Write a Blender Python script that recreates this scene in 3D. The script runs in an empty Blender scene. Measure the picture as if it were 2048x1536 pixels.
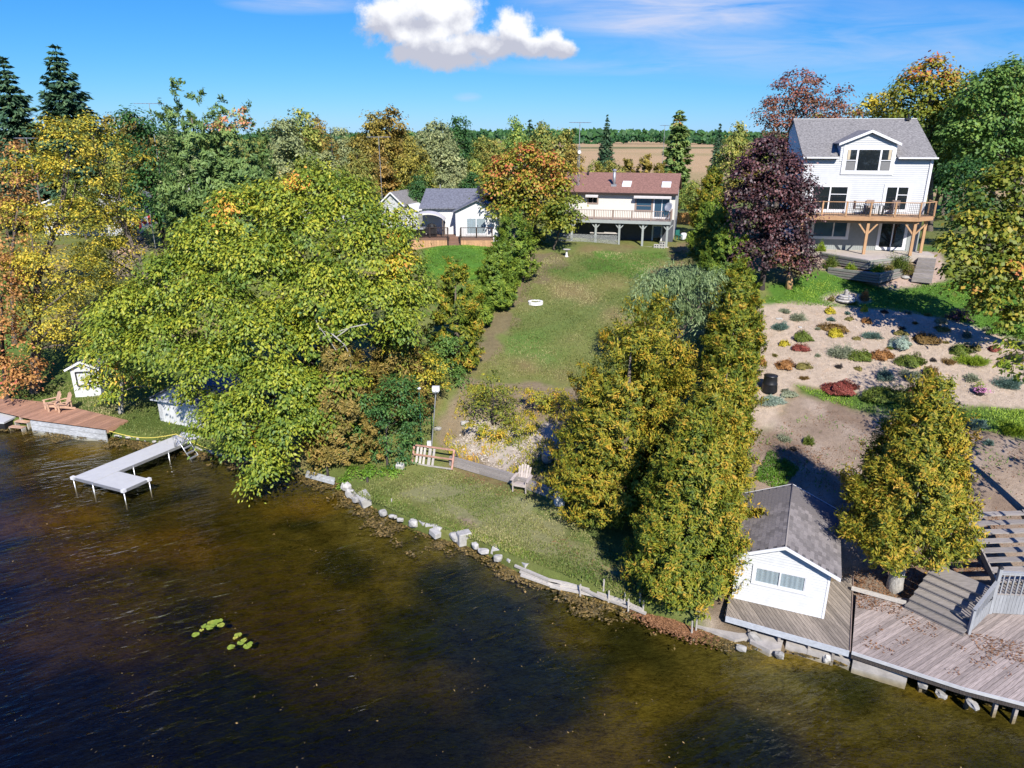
import bpy, math, random
import numpy as np
from mathutils import Matrix, Vector

scene = bpy.context.scene
col = scene.collection
rng = np.random.default_rng(7)
random.seed(7)

# ---------------------------------------------------------------- camera, sky, sun, exposure
CAM_H = 18.0                       # drone about 18 m above the lake
FPX, CX, CY = 1420.0, 1024.0, 768.0
PITCH = math.atan((768 - 272) / FPX)
cam_d = bpy.data.cameras.new('camera')
cam_d.sensor_width = 36.0
cam_d.lens = FPX / 2048 * 36.0
cam_d.clip_end = 9000
cam = bpy.data.objects.new('camera', cam_d)
col.objects.link(cam)
cam.location = (0, 0, CAM_H)
cam.rotation_euler = (math.pi / 2 - PITCH, 0, 0)
scene.camera = cam

SUN_EL, SUN_AZ = math.radians(39), math.radians(13)      # azimuth to the right of straight behind the camera
sun_dir = Vector((math.sin(SUN_AZ) * math.cos(SUN_EL), -math.cos(SUN_AZ) * math.cos(SUN_EL), math.sin(SUN_EL)))
sd = bpy.data.lights.new('sun', 'SUN')
sd.energy = 3.9
sd.angle = math.radians(0.53)
sd.color = (1.0, 0.95, 0.87)
sun = bpy.data.objects.new('sun', sd)
sun.rotation_euler = (-sun_dir).to_track_quat('-Z', 'Y').to_euler()
col.objects.link(sun)

world = bpy.data.worlds.new('World')
scene.world = world
world.use_nodes = True
wt = world.node_tree
for n in list(wt.nodes):
    wt.nodes.remove(n)


SKY_CURVE = ((8.0, 1.5, .20), (9.5, .88, .375), (10.5, .30, .545))    # reference radiance, exponent, level per channel


def build_sky():
    N, L = wt.nodes.new, wt.links.new
    out = N('ShaderNodeOutputWorld')
    sky = N('ShaderNodeTexSky')
    sky.sky_type = 'NISHITA'
    sky.sun_disc = False
    sky.sun_elevation = SUN_EL
    sky.sun_rotation = math.pi - SUN_AZ
    sky.air_density = 0.75
    sky.dust_density = 0.15
    sky.ozone_density = 3.2
    sp = N('ShaderNodeSeparateColor')             # per-channel response: clear deep-blue autumn air, horizon still pale blue
    L(sky.outputs[0], sp.inputs[0])
    cb = N('ShaderNodeCombineColor')
    for i, (ref, g, k) in enumerate(SKY_CURVE):
        d = N('ShaderNodeMath'); d.operation = 'DIVIDE'; d.inputs[1].default_value = ref
        L(sp.outputs[i], d.inputs[0])
        q = N('ShaderNodeMath'); q.operation = 'POWER'; q.inputs[1].default_value = g
        L(d.outputs[0], q.inputs[0])
        e = N('ShaderNodeMath'); e.operation = 'MULTIPLY'; e.inputs[1].default_value = k * 10
        L(q.outputs[0], e.inputs[0])
        L(e.outputs[0], cb.inputs[i])
    skyb = N('ShaderNodeBackground')
    skyb.inputs['Strength'].default_value = 0.10
    L(cb.outputs[0], skyb.inputs['Color'])
    # clouds: noise on the direction, limited to where the clouds stand in the sky
    tc = N('ShaderNodeTexCoord')
    sep = N('ShaderNodeSeparateXYZ')
    L(tc.outputs['Generated'], sep.inputs[0])

    def m(op, a, b=None, clamp=False):
        n = N('ShaderNodeMath')
        n.operation = op
        n.use_clamp = clamp
        for i, v in enumerate((a, b)):
            if v is None:
                continue
            if isinstance(v, (int, float)):
                n.inputs[i].default_value = v
            else:
                L(v, n.inputs[i])
        return n.outputs[0]
    gx = m('DIVIDE', sep.outputs['X'], m('MAXIMUM', sep.outputs['Y'], 0.05))   # tangent-plane coordinates northward
    gz = m('DIVIDE', sep.outputs['Z'], m('MAXIMUM', sep.outputs['Y'], 0.05))
    front = m('GREATER_THAN', sep.outputs['Y'], 0.06)
    comb = N('ShaderNodeCombineXYZ')
    L(gx, comb.inputs[0]); L(gz, comb.inputs[1])

    def noise(scale, detail, rough, sx=1, sy=1, off=(0, 0, 0), dist=0.0):
        mp = N('ShaderNodeMapping')
        mp.inputs['Scale'].default_value = (sx, sy, 1)
        mp.inputs['Location'].default_value = off
        L(comb.outputs[0], mp.inputs[0])
        n = N('ShaderNodeTexNoise')
        n.inputs['Scale'].default_value = scale
        n.inputs['Detail'].default_value = detail
        n.inputs['Roughness'].default_value = rough
        n.inputs['Distortion'].default_value = dist
        L(mp.outputs[0], n.inputs['Vector'])
        return n.outputs['Fac']

    # cumulus: union of soft puffs, edges broken up by noise.  (x, z, rx, rz) in tangent units
    def T(px, py):
        a = PITCH + math.atan((py - CY) / FPX)
        dy = math.cos(PITCH) - (py - CY) / FPX * math.sin(PITCH)
        return ((px - CX) / FPX / dy, -math.tan(a))
    puffs = []
    for px, py, rx, rz in ((790, 40, 75, 48), (850, 60, 80, 38), (915, 30, 52, 45), (870, 105, 90, 32), (960, 90, 85, 32), (1025, 68, 42, 44),
                           (1060, 95, 70, 20), (1105, 88, 30, 26), (1130, 98, 26, 18), (800, 108, 30, 20), (905, 118, 90, 22), (840, 15, 70, 35)):
        x, z = T(px, py)
        puffs.append((x, z, rx / FPX, rz / FPX))
    n_big = noise(26, 6, 0.58, off=(3.1, 1.7, 0))
    n_fin = noise(48, 9, 0.72, off=(7.7, 2.2, 0))
    wob = m('ADD', m('MULTIPLY', m('SUBTRACT', n_big, 0.5), 1.25), m('MULTIPLY', m('SUBTRACT', n_fin, 0.5), 1.0))

    def field(dx, dz):
        tot = None
        for x, z, rx, rz in puffs:
            a = m('DIVIDE', m('SUBTRACT', gx, x + dx), rx)
            b = m('DIVIDE', m('SUBTRACT', gz, z + dz), rz)
            r2 = m('SQRT', m('ADD', m('MULTIPLY', a, a), m('MULTIPLY', b, b)))
            h = m('SUBTRACT', 1.0, r2)
            tot = h if tot is None else m('SMOOTH_MAX', tot, h)
            if tot.node.operation == 'SMOOTH_MAX':
                tot.node.inputs[2].default_value = 0.25
        return tot
    f0 = m('ADD', field(0, 0), wob)
    dens = N('ShaderNodeMapRange')
    dens.interpolation_type = 'SMOOTHSTEP'
    dens.inputs['From Min'].default_value = -0.12
    dens.inputs['From Max'].default_value = 0.46
    L(f0, dens.inputs['Value'])
    # thickness toward the sun decides how bright each part is: bright tops, grey bases
    up = m('SUBTRACT', field(-0.004, -0.022), field(0.004, 0.022))
    lit = N('ShaderNodeMapRange')
    lit.inputs['From Min'].default_value = -0.55
    lit.inputs['From Max'].default_value = 0.62
    lit.inputs['To Min'].default_value = 0.0
    lit.inputs['To Max'].default_value = 1.0
    L(m('ADD', up, m('MULTIPLY', m('SUBTRACT', n_big, 0.5), -3.2)), lit.inputs['Value'])
    cr = N('ShaderNodeValToRGB')
    cr.color_ramp.elements[0].position = 0.1
    cr.color_ramp.elements[0].color = (0.90, 0.91, 0.95, 1)
    cr.color_ramp.elements[1].position = 0.95
    cr.color_ramp.elements[1].color = (0.50, 0.52, 0.62, 1)
    L(lit.outputs[0], cr.inputs[0])
    # thin cirrus: stretched noise high on the right and a faint band lower down
    ci = noise(5.0, 7, 0.62, sx=1.0, sy=7.0, off=(1.3, 0.4, 0), dist=0.6)

    def blob(px, py, rx, rz):
        x, z = T(px, py)
        a = m('DIVIDE', m('SUBTRACT', gx, x), rx / FPX)
        b = m('DIVIDE', m('SUBTRACT', gz, z), rz / FPX)
        return m('SUBTRACT', 1.0, m('ADD', m('MULTIPLY', a, a), m('MULTIPLY', b, b)), True)
    cim = m('ADD', m('MULTIPLY', blob(1330, 5, 300, 60), 1.1), m('MULTIPLY', blob(1640, 80, 560, 80), 0.55))
    cim = m('ADD', cim, m('MULTIPLY', blob(600, 0, 160, 26), 0.8))
    cim = m('ADD', cim, m('MULTIPLY', blob(1180, 135, 230, 16), 0.35))
    cim = m('ADD', cim, m('MULTIPLY', blob(935, 194, 30, 10), 0.75))
    cw = m('MULTIPLY', cim, m('MULTIPLY', m('SUBTRACT', ci, 0.30, True), 2.6), True)
    cw = m('MULTIPLY', cw, front)
    d2 = m('MULTIPLY', dens.outputs[0], front)
    cib = N('ShaderNodeBackground')
    cib.inputs['Color'].default_value = (0.68, 0.73, 0.93, 1)
    cib.inputs['Strength'].default_value = 0.50
    cub = N('ShaderNodeBackground')
    L(cr.outputs[0], cub.inputs['Color'])
    cub.inputs['Strength'].default_value = 0.56
    mx1 = N('ShaderNodeMixShader')
    L(m('MULTIPLY', cw, 0.85), mx1.inputs[0]); L(skyb.outputs[0], mx1.inputs[1]); L(cib.outputs[0], mx1.inputs[2])
    mx2 = N('ShaderNodeMixShader')
    L(d2, mx2.inputs[0]); L(mx1.outputs[0], mx2.inputs[1]); L(cub.outputs[0], mx2.inputs[2])
    L(mx2.outputs[0], out.inputs[0])


build_sky()
scene.view_settings.view_transform = 'Standard'
scene.view_settings.look = 'None'
scene.view_settings.exposure = 1.0
scene.view_settings.gamma = 1.0
scene.view_settings.use_curve_mapping = False
scene.cycles.max_bounces = 7
scene.cycles.diffuse_bounces = 3
scene.cycles.glossy_bounces = 2
scene.cycles.transmission_bounces = 4
scene.cycles.transparent_max_bounces = 8
scene.cycles.caustics_reflective = False
scene.cycles.caustics_refractive = False

# ---------------------------------------------------------------- measuring helpers
_c, _s = math.cos(PITCH), math.sin(PITCH)


def ray(px, py):
    dx, dy = (px - CX) / FPX, -(py - CY) / FPX
    return np.array([dx, _c + dy * _s, -_s + dy * _c])


def at_z(px, py, z):
    d = ray(px, py)
    return np.array([0, 0, CAM_H]) + d * ((z - CAM_H) / d[2])


def at_y(px, py, y):
    d = ray(px, py)
    return np.array([0, 0, CAM_H]) + d * (y / d[1])


def dep(p):
    return p[1] * _c - (p[2] - CAM_H) * _s


SHORE = np.array([(-400, 60), (-60, 44.6), (-37.1, 43.3), (-32.5, 43.3), (-25.7, 41.5), (-22.5, 40.5), (-19.25, 39.4), (-15.3, 37.6), (-11.9, 36.0),
                  (-9.46, 35.1), (-7.96, 33.1), (-4.69, 30.1), (-1.47, 28.35), (0.35, 26.4), (3.64, 24.8), (7.1, 22.9), (9.57, 21.75),
                  (13.9, 20.6), (17.2, 19.3), (30, 15), (60, 8), (400, -40)])


def shore_y(x):
    x = np.asarray(x, float)
    return sum(np.interp(x + o, SHORE[:, 0], SHORE[:, 1]) for o in (-.5, 0, .5)) / 3


STN = [(-40, [(38, .45), (46.3, .55), (48, .9), (50, 1.6), (55, 3.6), (65, 7.8), (75, 9.3)]),
       (-22, [(36, .45), (44, .55), (46, .8), (49, 1.7), (55, 4), (65, 8), (75, 9.2)]),
       (-13, [(33, .5), (37, .7), (41, 2), (46, 4.2), (55, 6.9), (64, 8.7), (75, 9)]),
       (-7, [(28, .5), (34.8, .65), (36.8, 1.3), (40.5, 3.3), (52, 6.2), (58, 7.4), (66, 8.5), (75, 9)]),
       (6, [(24, .5), (30.5, .7), (34, 1.6), (40.5, 3.4), (52, 6.2), (58, 7.3), (66, 8.4), (75, 9)]),
       (10.5, [(19, .10), (23.2, .10), (24.6, .66), (26, .75), (28, 1.6), (31, 2.8), (34.5, 3.7), (44.5, 7.5), (48.3, 8.7), (51, 9.75), (62, 9.8), (75, 9.4)]),
       (40, [(16, .10), (22.8, .10), (24.0, .68), (25, .8), (28, 1.7), (31, 2.9), (34.5, 3.8), (44.5, 7.5), (48.3, 8.7), (51, 9.75), (62, 9.8), (75, 9.4)])]
STN_U = np.array([s[0] for s in STN])


def land(x, y):
    x = np.asarray(x, float); y = np.asarray(y, float)
    u = x - 0.22 * (np.minimum(y, 80) - 25)
    prof = []
    for _, pts in STN:
        a = np.array(pts)
        prof.append(sum(np.interp(y + o, a[:, 0], a[:, 1]) for o in (-.8, -.4, 0, .4, .8)) / 5)
    prof = np.array(prof)
    k = np.clip(np.searchsorted(STN_U, u) - 1, 0, len(STN_U) - 2)
    t = np.clip((u - STN_U[k]) / (STN_U[k + 1] - STN_U[k]), 0, 1)
    t = t * t * (3 - 2 * t)
    a = np.take_along_axis(prof, k[None, ...], 0)[0]
    b = np.take_along_axis(prof, (k + 1)[None, ...], 0)[0]
    z = a * (1 - t) + b * t
    f = np.clip((y - 75) / 60, 0, 1)
    z = z * (1 - f) + 9.0 * f
    rise = np.clip((y - 32) / 8, 0, 1)
    return z + (0.05 * np.sin(x * .9 + y * .4) + 0.04 * np.sin(x * .37 - y * .8 + 1)) * rise


def gz(x, y):
    return float(land(np.array([x]), np.array([y]))[0])


def ground(px, py):
    """where the sight line through a photo point meets the ground"""
    d = ray(px, py)
    ys = np.arange(14, 1500, 0.05) if py > 300 else np.arange(60, 3000, 1.0)
    ts = ys / d[1]
    zz = CAM_H + ts * d[2]
    g = land(ts * d[0], ys)
    i = int(np.argmax(zz <= g))
    return np.array([ts[i] * d[0], ys[i], g[i]])


# ---------------------------------------------------------------- mesh helpers
class MB:
    def __init__(self):
        self.v, self.f = [], []

    def add(self, vs, fs):
        o = len(self.v)
        self.v += [tuple(map(float, p)) for p in vs]
        self.f += [tuple(o + i for i in f) for f in fs]
        return self

    def box(self, x0, y0, z0, x1, y1, z1):
        return self.add([(x0, y0, z0), (x1, y0, z0), (x1, y1, z0), (x0, y1, z0), (x0, y0, z1), (x1, y0, z1), (x1, y1, z1), (x0, y1, z1)],
                        [(0, 3, 2, 1), (4, 5, 6, 7), (0, 1, 5, 4), (1, 2, 6, 5), (2, 3, 7, 6), (3, 0, 4, 7)])

    def beam(self, p, q, w, h, up=(0, 0, 1)):
        p, q = Vector(p), Vector(q)
        d = (q - p).normalized()
        up = Vector(up)
        if abs(d.dot(up)) > .98:
            up = Vector((0, 1, 0))
        s = d.cross(up).normalized()
        t = s.cross(d).normalized()
        s, t = s * w / 2, t * h / 2
        vs = [p - s - t, p + s - t, p + s + t, p - s + t, q - s - t, q + s - t, q + s + t, q - s + t]
        return self.add(vs, [(0, 1, 2, 3), (7, 6, 5, 4), (0, 4, 5, 1), (1, 5, 6, 2), (2, 6, 7, 3), (3, 7, 4, 0)])

    def tube(self, pts, r, n=6, cap=True):
        pts = [Vector(p) for p in pts]
        if isinstance(r, (int, float)):
            r = [r] * len(pts)
        vs, fs = [], []
        for i, p in enumerate(pts):
            d = (pts[min(i + 1, len(pts) - 1)] - pts[max(i - 1, 0)]).normalized()
            a = Vector((1, 0, 0)) if abs(d.x) < .9 else Vector((0, 1, 0))
            s = d.cross(a).normalized()
            t = d.cross(s)
            for k in range(n):
                an = 2 * math.pi * k / n
                vs.append(p + (s * math.cos(an) + t * math.sin(an)) * r[i])
        for i in range(len(pts) - 1):
            for k in range(n):
                a, b = i * n + k, i * n + (k + 1) % n
                fs.append((a, b, b + n, a + n))
        if cap:
            fs.append(tuple(range(n))[::-1])
            fs.append(tuple(range(len(vs) - n, len(vs))))
        return self.add(vs, fs)

    def prism(self, poly, z0, z1):
        n = len(poly)
        vs = [(p[0], p[1], z0) for p in poly] + [(p[0], p[1], z1) for p in poly]
        return self.add(vs, [tuple(range(n))[::-1], tuple(range(n, 2 * n))] + [(i, (i + 1) % n, n + (i + 1) % n, n + i) for i in range(n)])

    def xprism(self, poly, x0, x1):
        """polygon in (y, z) extruded along x"""
        n = len(poly)
        vs = [(x0, p[0], p[1]) for p in poly] + [(x1, p[0], p[1]) for p in poly]
        return self.add(vs, [tuple(range(n))[::-1], tuple(range(n, 2 * n))] + [(i, (i + 1) % n, n + (i + 1) % n, n + i) for i in range(n)])

    def yprism(self, poly, y0, y1):
        """polygon in (x, z) extruded along y"""
        n = len(poly)
        vs = [(p[0], y0, p[1]) for p in poly] + [(p[0], y1, p[1]) for p in poly]
        return self.add(vs, [tuple(range(n)), tuple(range(n, 2 * n))[::-1]] + [((i + 1) % n, i, n + i, n + (i + 1) % n) for i in range(n)])

    def lathe(self, prof, n=16, c=(0, 0)):
        vs, fs = [], []
        for r, z in prof:
            for k in range(n):
                a = 2 * math.pi * k / n
                vs.append((c[0] + r * math.cos(a), c[1] + r * math.sin(a), z))
        for i in range(len(prof) - 1):
            for k in range(n):
                a, b = i * n + k, i * n + (k + 1) % n
                fs.append((a, b, b + n, a + n))
        fs.append(tuple(range(n))[::-1])
        fs.append(tuple(range(len(vs) - n, len(vs))))
        return self.add(vs, fs)

    def mesh(self, name, mat, smooth=False):
        me = bpy.data.meshes.new(name)
        me.from_pydata(self.v, [], self.f)
        me.materials.append(mat)
        if smooth:
            me.polygons.foreach_set('use_smooth', [True] * len(me.polygons))
        me.update()
        import bmesh
        bm = bmesh.new(); bm.from_mesh(me)
        bmesh.ops.recalc_face_normals(bm, faces=bm.faces)
        bm.to_mesh(me); bm.free()
        return me

    def obj(self, name, mat, parent=None, smooth=False, kind=None):
        return link(name, self.mesh(name, mat, smooth), parent, kind)


def link(name, data, parent=None, kind=None):
    o = bpy.data.objects.new(name, data)
    col.objects.link(o)
    if parent is not None:
        o.parent = parent
    if kind:
        o['kind'] = kind
    return o


def tag(o, label, cat, group=None):
    o['label'] = label
    o['category'] = cat
    if group:
        o['group'] = group
    return o


def thing(name, label, cat, loc=(0, 0, 0), rotz=0.0, group=None, mat=None):
    o = bpy.data.objects.new(name, None)
    o.empty_display_size = .2
    col.objects.link(o)
    if mat is not None:
        o.matrix_world = mat
    else:
        o.location = tuple(map(float, loc))
        o.rotation_euler = (0, 0, rotz)
    return tag(o, label, cat, group)


def frame(o, u, v):
    """matrix of a local frame: x along u, y along v, z up, origin o"""
    return Matrix(((u[0], v[0], 0, o[0]), (u[1], v[1], 0, o[1]), (0, 0, 1, o[2]), (0, 0, 0, 1)))


def dup(root, loc, rotz=0, scale=1.0, label=None, group=None):
    r = root.copy(); col.objects.link(r)
    r.location = tuple(map(float, loc)); r.rotation_euler = (0, 0, rotz)
    r.scale = (scale,) * 3 if isinstance(scale, (int, float)) else scale
    if label: r['label'] = label
    if group: r['group'] = group
    for ch in list(root.children):
        c = ch.copy(); col.objects.link(c); c.parent = r
        for g in ch.children:
            d = g.copy(); col.objects.link(d); d.parent = c
    return r
# ---------------------------------------------------------------- materials
class NT:
    def __init__(self, name):
        self.m = bpy.data.materials.new(name)
        self.m.use_nodes = True
        self.t = self.m.node_tree
        for n in list(self.t.nodes):
            self.t.nodes.remove(n)
        self.out = self.t.nodes.new('ShaderNodeOutputMaterial')

    def n(self, typ, **kw):
        n = self.t.nodes.new(typ)
        for k, v in kw.items():
            setattr(n, k, v)
        return n

    def l(self, a, b):
        self.t.links.new(a, b)

    def noise(self, vec, scale, detail=4, rough=.55, mapping=None, dist=0):
        if mapping:
            mp = self.n('ShaderNodeMapping')
            mp.inputs['Scale'].default_value = mapping[0]
            if len(mapping) > 1:
                mp.inputs['Rotation'].default_value = mapping[1]
            self.l(vec, mp.inputs[0]); vec = mp.outputs[0]
        n = self.n('ShaderNodeTexNoise')
        n.inputs['Scale'].default_value = scale
        n.inputs['Detail'].default_value = detail
        n.inputs['Roughness'].default_value = rough
        n.inputs['Distortion'].default_value = dist
        self.l(vec, n.inputs['Vector'])
        return n.outputs['Fac']

    def math(self, op, a, b=None, clamp=False):
        n = self.n('ShaderNodeMath', operation=op, use_clamp=clamp)
        for i, v in enumerate((a, b)):
            if v is None: continue
            if isinstance(v, (int, float)): n.inputs[i].default_value = v
            else: self.l(v, n.inputs[i])
        return n.outputs[0]

    def ramp(self, fac, stops):
        n = self.n('ShaderNodeValToRGB')
        el = n.color_ramp.elements
        while len(el) < len(stops): el.new(.5)
        for e, (p, c) in zip(el, stops):
            e.position = p; e.color = (*c, 1)
        self.l(fac, n.inputs[0])
        return n.outputs[0]

    def mix(self, fac, a, b, mode='MIX'):
        n = self.n('ShaderNodeMix', data_type='RGBA', blend_type=mode)
        for i, v in ((0, fac), (6, a), (7, b)):
            if isinstance(v, (int, float)): n.inputs[i].default_value = v
            elif isinstance(v, tuple): n.inputs[i].default_value = (*v, 1)
            else: self.l(v, n.inputs[i])
        return n.outputs[2]

    def bump(self, h, strength, dist=.02):
        n = self.n('ShaderNodeBump')
        n.inputs['Strength'].default_value = strength
        n.inputs['Distance'].default_value = dist
        self.l(h, n.inputs['Height'])
        return n.outputs[0]


def surf(name, c, rough=.75, vary=.25, scale=6, stretch=None, c2=None, rnd=0.0, bump=.0, bdist=.01, metal=0., spec=.4, coords='Object', grime=0.):
    """everyday surface: noise-varied colour, small relief, per-piece tone"""
    t = NT(name)
    tc = t.n('ShaderNodeTexCoord')
    v = tc.outputs[coords]
    oi = t.n('ShaderNodeObjectInfo')
    if rnd:
        ad = t.n('ShaderNodeVectorMath', operation='ADD')
        t.l(v, ad.inputs[0]); sc = t.n('ShaderNodeVectorMath', operation='SCALE')
        sc.inputs[0].default_value = (31.7, 17.3, 11.1); t.l(oi.outputs['Random'], sc.inputs['Scale'])
        t.l(sc.outputs[0], ad.inputs[1]); v = ad.outputs[0]
    mp = (stretch,) if stretch else None
    f = t.noise(v, scale, 5, .6, mp)
    lo = tuple(x * (1 - vary) for x in c)
    hi = tuple(min(1, x * (1 + vary)) for x in (c2 or c))
    cc = t.ramp(f, [(.3, lo), (.7, hi)])
    if grime:
        g = t.noise(tc.outputs[coords], 1.3, 5, .65)
        cc = t.mix(t.math('MULTIPLY', t.math('SUBTRACT', g, .45, True), grime * 4, True), cc, tuple(x * .45 for x in c))
    if rnd:
        k = t.math('ADD', t.math('MULTIPLY', oi.outputs['Random'], 2 * rnd), 1 - rnd)
        hv = t.n('ShaderNodeHueSaturation'); t.l(cc, hv.inputs['Color']); t.l(k, hv.inputs['Value']); cc = hv.outputs[0]
    b = t.n('ShaderNodeBsdfPrincipled')
    b.inputs['Roughness'].default_value = rough
    b.inputs['Metallic'].default_value = metal
    b.inputs['Specular IOR Level'].default_value = spec
    t.l(cc, b.inputs['Base Color'])
    if bump:
        t.l(t.bump(f, bump, bdist), b.inputs['Normal'])
    t.l(b.outputs[0], t.out.inputs[0])
    return t.m


def leafmat(name, stops, trans=.32, gloss=.05, objvar=.0, gain=1.85):
    """leaves: colour from the leaf's own tint; sunlight shines partly through"""
    t = NT(name)
    at = t.n('ShaderNodeAttribute', attribute_name='tint')
    trans *= .8; gloss *= .4
    stops = [(p, tuple(min(.8, x * gain) for x in cc)) for p, cc in stops]
    c = t.ramp(at.outputs['Fac'], stops)
    if objvar:
        oi = t.n('ShaderNodeObjectInfo')
        hv = t.n('ShaderNodeHueSaturation')
        t.l(c, hv.inputs['Color'])
        t.l(t.math('ADD', t.math('MULTIPLY', oi.outputs['Random'], .10 * objvar), .5 - .05 * objvar), hv.inputs['Hue'])
        r2 = t.n('ShaderNodeTexWhiteNoise', noise_dimensions='1D'); t.l(oi.outputs['Random'], r2.inputs['W'])
        t.l(t.math('ADD', t.math('MULTIPLY', r2.outputs['Value'], .5 * objvar), 1 - .25 * objvar), hv.inputs['Value'])
        c = hv.outputs[0]
    d = t.n('ShaderNodeBsdfDiffuse'); t.l(c, d.inputs['Color'])
    tr = t.n('ShaderNodeBsdfTranslucent'); t.l(c, tr.inputs['Color'])
    m1 = t.n('ShaderNodeMixShader'); m1.inputs[0].default_value = trans
    t.l(d.outputs[0], m1.inputs[1]); t.l(tr.outputs[0], m1.inputs[2])
    g = t.n('ShaderNodeBsdfGlossy'); g.inputs['Roughness'].default_value = .55
    g.inputs['Color'].default_value = (.9, .95, 1, 1)
    m2 = t.n('ShaderNodeMixShader'); m2.inputs[0].default_value = gloss
    t.l(m1.outputs[0], m2.inputs[1]); t.l(g.outputs[0], m2.inputs[2])
    t.l(m2.outputs[0], t.out.inputs[0])
    return t.m


def glassmat(name, c=(.012, .016, .02), rough=.04):
    t = NT(name)
    b = t.n('ShaderNodeBsdfPrincipled')
    b.inputs['Base Color'].default_value = (*c, 1)
    b.inputs['Roughness'].default_value = rough
    b.inputs['Specular IOR Level'].default_value = .8
    t.l(b.outputs[0], t.out.inputs[0])
    return t.m


def clearglass(name):
    t = NT(name)
    a = t.n('ShaderNodeBsdfTransparent'); a.inputs[0].default_value = (.86, .89, .9, 1)
    g = t.n('ShaderNodeBsdfGlossy'); g.inputs['Roughness'].default_value = .03
    m = t.n('ShaderNodeMixShader'); m.inputs[0].default_value = .1
    t.l(a.outputs[0], m.inputs[1]); t.l(g.outputs[0], m.inputs[2]); t.l(m.outputs[0], t.out.inputs[0])
    return t.m


MAT = {}
MAT['white_siding'] = surf('white_siding', (.48, .49, .50), .55, .05, 3, grime=.14)
MAT['boat_siding'] = surf('painted_white_siding', (.56, .565, .565), .5, .06, 3, grime=.16)
MAT['white_trim'] = surf('white_trim', (.66, .66, .67), .45, .03, 4)
MAT['grey_siding'] = surf('grey_vertical_siding', (.25, .27, .265), .6, .08, 4)
MAT['stucco'] = surf('cream_stucco', (.60, .58, .525), .85, .05, 14, bump=.2)
MAT['white_stucco'] = surf('white_stucco', (.60, .59, .58), .85, .04, 10, bump=.2)
MAT['basement'] = surf('deck_shade_basement_wall', (.075, .08, .095), .8, .15, 4)  # near-black: the shade under the raised deck is put into the wall colour
MAT['gable_siding'] = surf('grey_lap_siding', (.5, .5, .5), .7, .08, 5)  # plain mid grey, right gable of the cream cottage only
MAT['roof_grey'] = surf('grey_asphalt_shingles', (.19, .18, .17), .92, .55, 7.5, (1, 1.6, 1.6), bump=.5)
MAT['roof_slate'] = surf('dark_grey_asphalt_shingles', (.13, .135, .16), .92, .5, 6, (1, 1.6, 1.6), bump=.5)
MAT['roof_red'] = surf('red_brown_asphalt_shingles', (.215, .112, .085), .92, .4, 6, (1, 1.6, 1.6), bump=.5, grime=.1)
MAT['shingle'] = surf('weathered_grey_shingle', (.185, .165, .155), .93, .22, 22, rnd=.28, bump=.5)
MAT['roof_base'] = surf('shingle_underlay', (.09, .085, .085), .95, .2, 9)
MAT['deck_grey'] = surf('weathered_deck_wood', (.245, .205, .165), .85, .38, 2.2, (1.2, 16, 16), rnd=.26, bump=.5, grime=.15)
MAT['deck_front'] = surf('pinkish_weathered_deck_wood', (.31, .255, .225), .85, .36, 2.2, (1.2, 16, 16), rnd=.24, bump=.5, grime=.12)
MAT['deck_red'] = surf('reddish_deck_wood', (.34, .185, .12), .8, .3, 2.2, (1.2, 14, 14), rnd=.2, bump=.4, grime=.12)
MAT['deck_brown'] = surf('brown_composite_deck', (.17, .095, .065), .7, .2, 3, (1, 12, 12), rnd=.12)
MAT['cedar_wood'] = surf('new_cedar_wood', (.42, .25, .13), .7, .22, 2.5, (9, 9, 1.2), bump=.2)
MAT['cedar_wood_x'] = surf('new_cedar_boards', (.43, .25, .13), .7, .25, 2.5, (1, 9, 9), rnd=.14, bump=.2)
MAT['old_wood'] = surf('old_grey_wood', (.24, .215, .195), .9, .35, 3, (1, 12, 12), rnd=.2, bump=.5)
MAT['pale_wood'] = surf('bleached_wood', (.40, .37, .33), .9, .25, 3, (1, 10, 10), rnd=.16, bump=.4, grime=.15)
MAT['chair_wood'] = surf('weathered_chair_wood', (.42, .36, .32), .85, .22, 5, rnd=.12, bump=.3)
MAT['tan_chair'] = surf('tan_chair_wood', (.50, .32, .22), .75, .18, 5, rnd=.1)
MAT['grey_paint_wood'] = surf('grey_painted_wood', (.27, .28, .295), .7, .18, 4, (8, 8, 1), rnd=.1, grime=.12)
MAT['fascia'] = surf('grey_blue_fascia', (.42, .44, .47), .7, .16, 3, (1, 6, 6), grime=.15)
MAT['fascia_white'] = surf('white_dock_fascia', (.46, .46, .46), .6, .12, 3, grime=.12)
MAT['seawall_white'] = surf('peeling_white_seawall', (.42, .43, .44), .8, .28, 5, (1, 1, 2.5), grime=.5, bump=.3)
MAT['concrete'] = surf('stained_concrete', (.36, .33, .30), .88, .24, 3, grime=.22, bump=.3)
MAT['bed_soil'] = surf('dry_planting_soil', (.27, .21, .15), .95, .3, 6, bump=.5)
MAT['patio'] = surf('patio_concrete', (.40, .35, .30), .9, .12, 2, rnd=.1)
MAT['block'] = surf('pale_concrete_block', (.40, .385, .36), .9, .2, 7, rnd=.15, bump=.4, grime=.15)
MAT['rock'] = surf('pale_limestone', (.36, .345, .32), .92, .3, 5, rnd=.22, bump=.6, bdist=.03, grime=.2)
MAT['black_metal'] = surf('black_metal', (.018, .018, .02), .45, .2, 5)
MAT['dark_brown_metal'] = surf('dark_brown_railing', (.035, .022, .018), .5, .2, 5)
MAT['alu'] = surf('aluminium', (.55, .56, .58), .38, .08, 6, metal=.75)
MAT['dock_deck'] = surf('light_grey_dock_panel', (.47, .47, .465), .6, .05, 3, grime=.05)
MAT['galv'] = surf('galvanised_steel', (.34, .35, .36), .5, .15, 7, metal=.5)
MAT['plastic_black'] = surf('black_plastic', (.014, .014, .016), .42, .25, 5)
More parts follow.
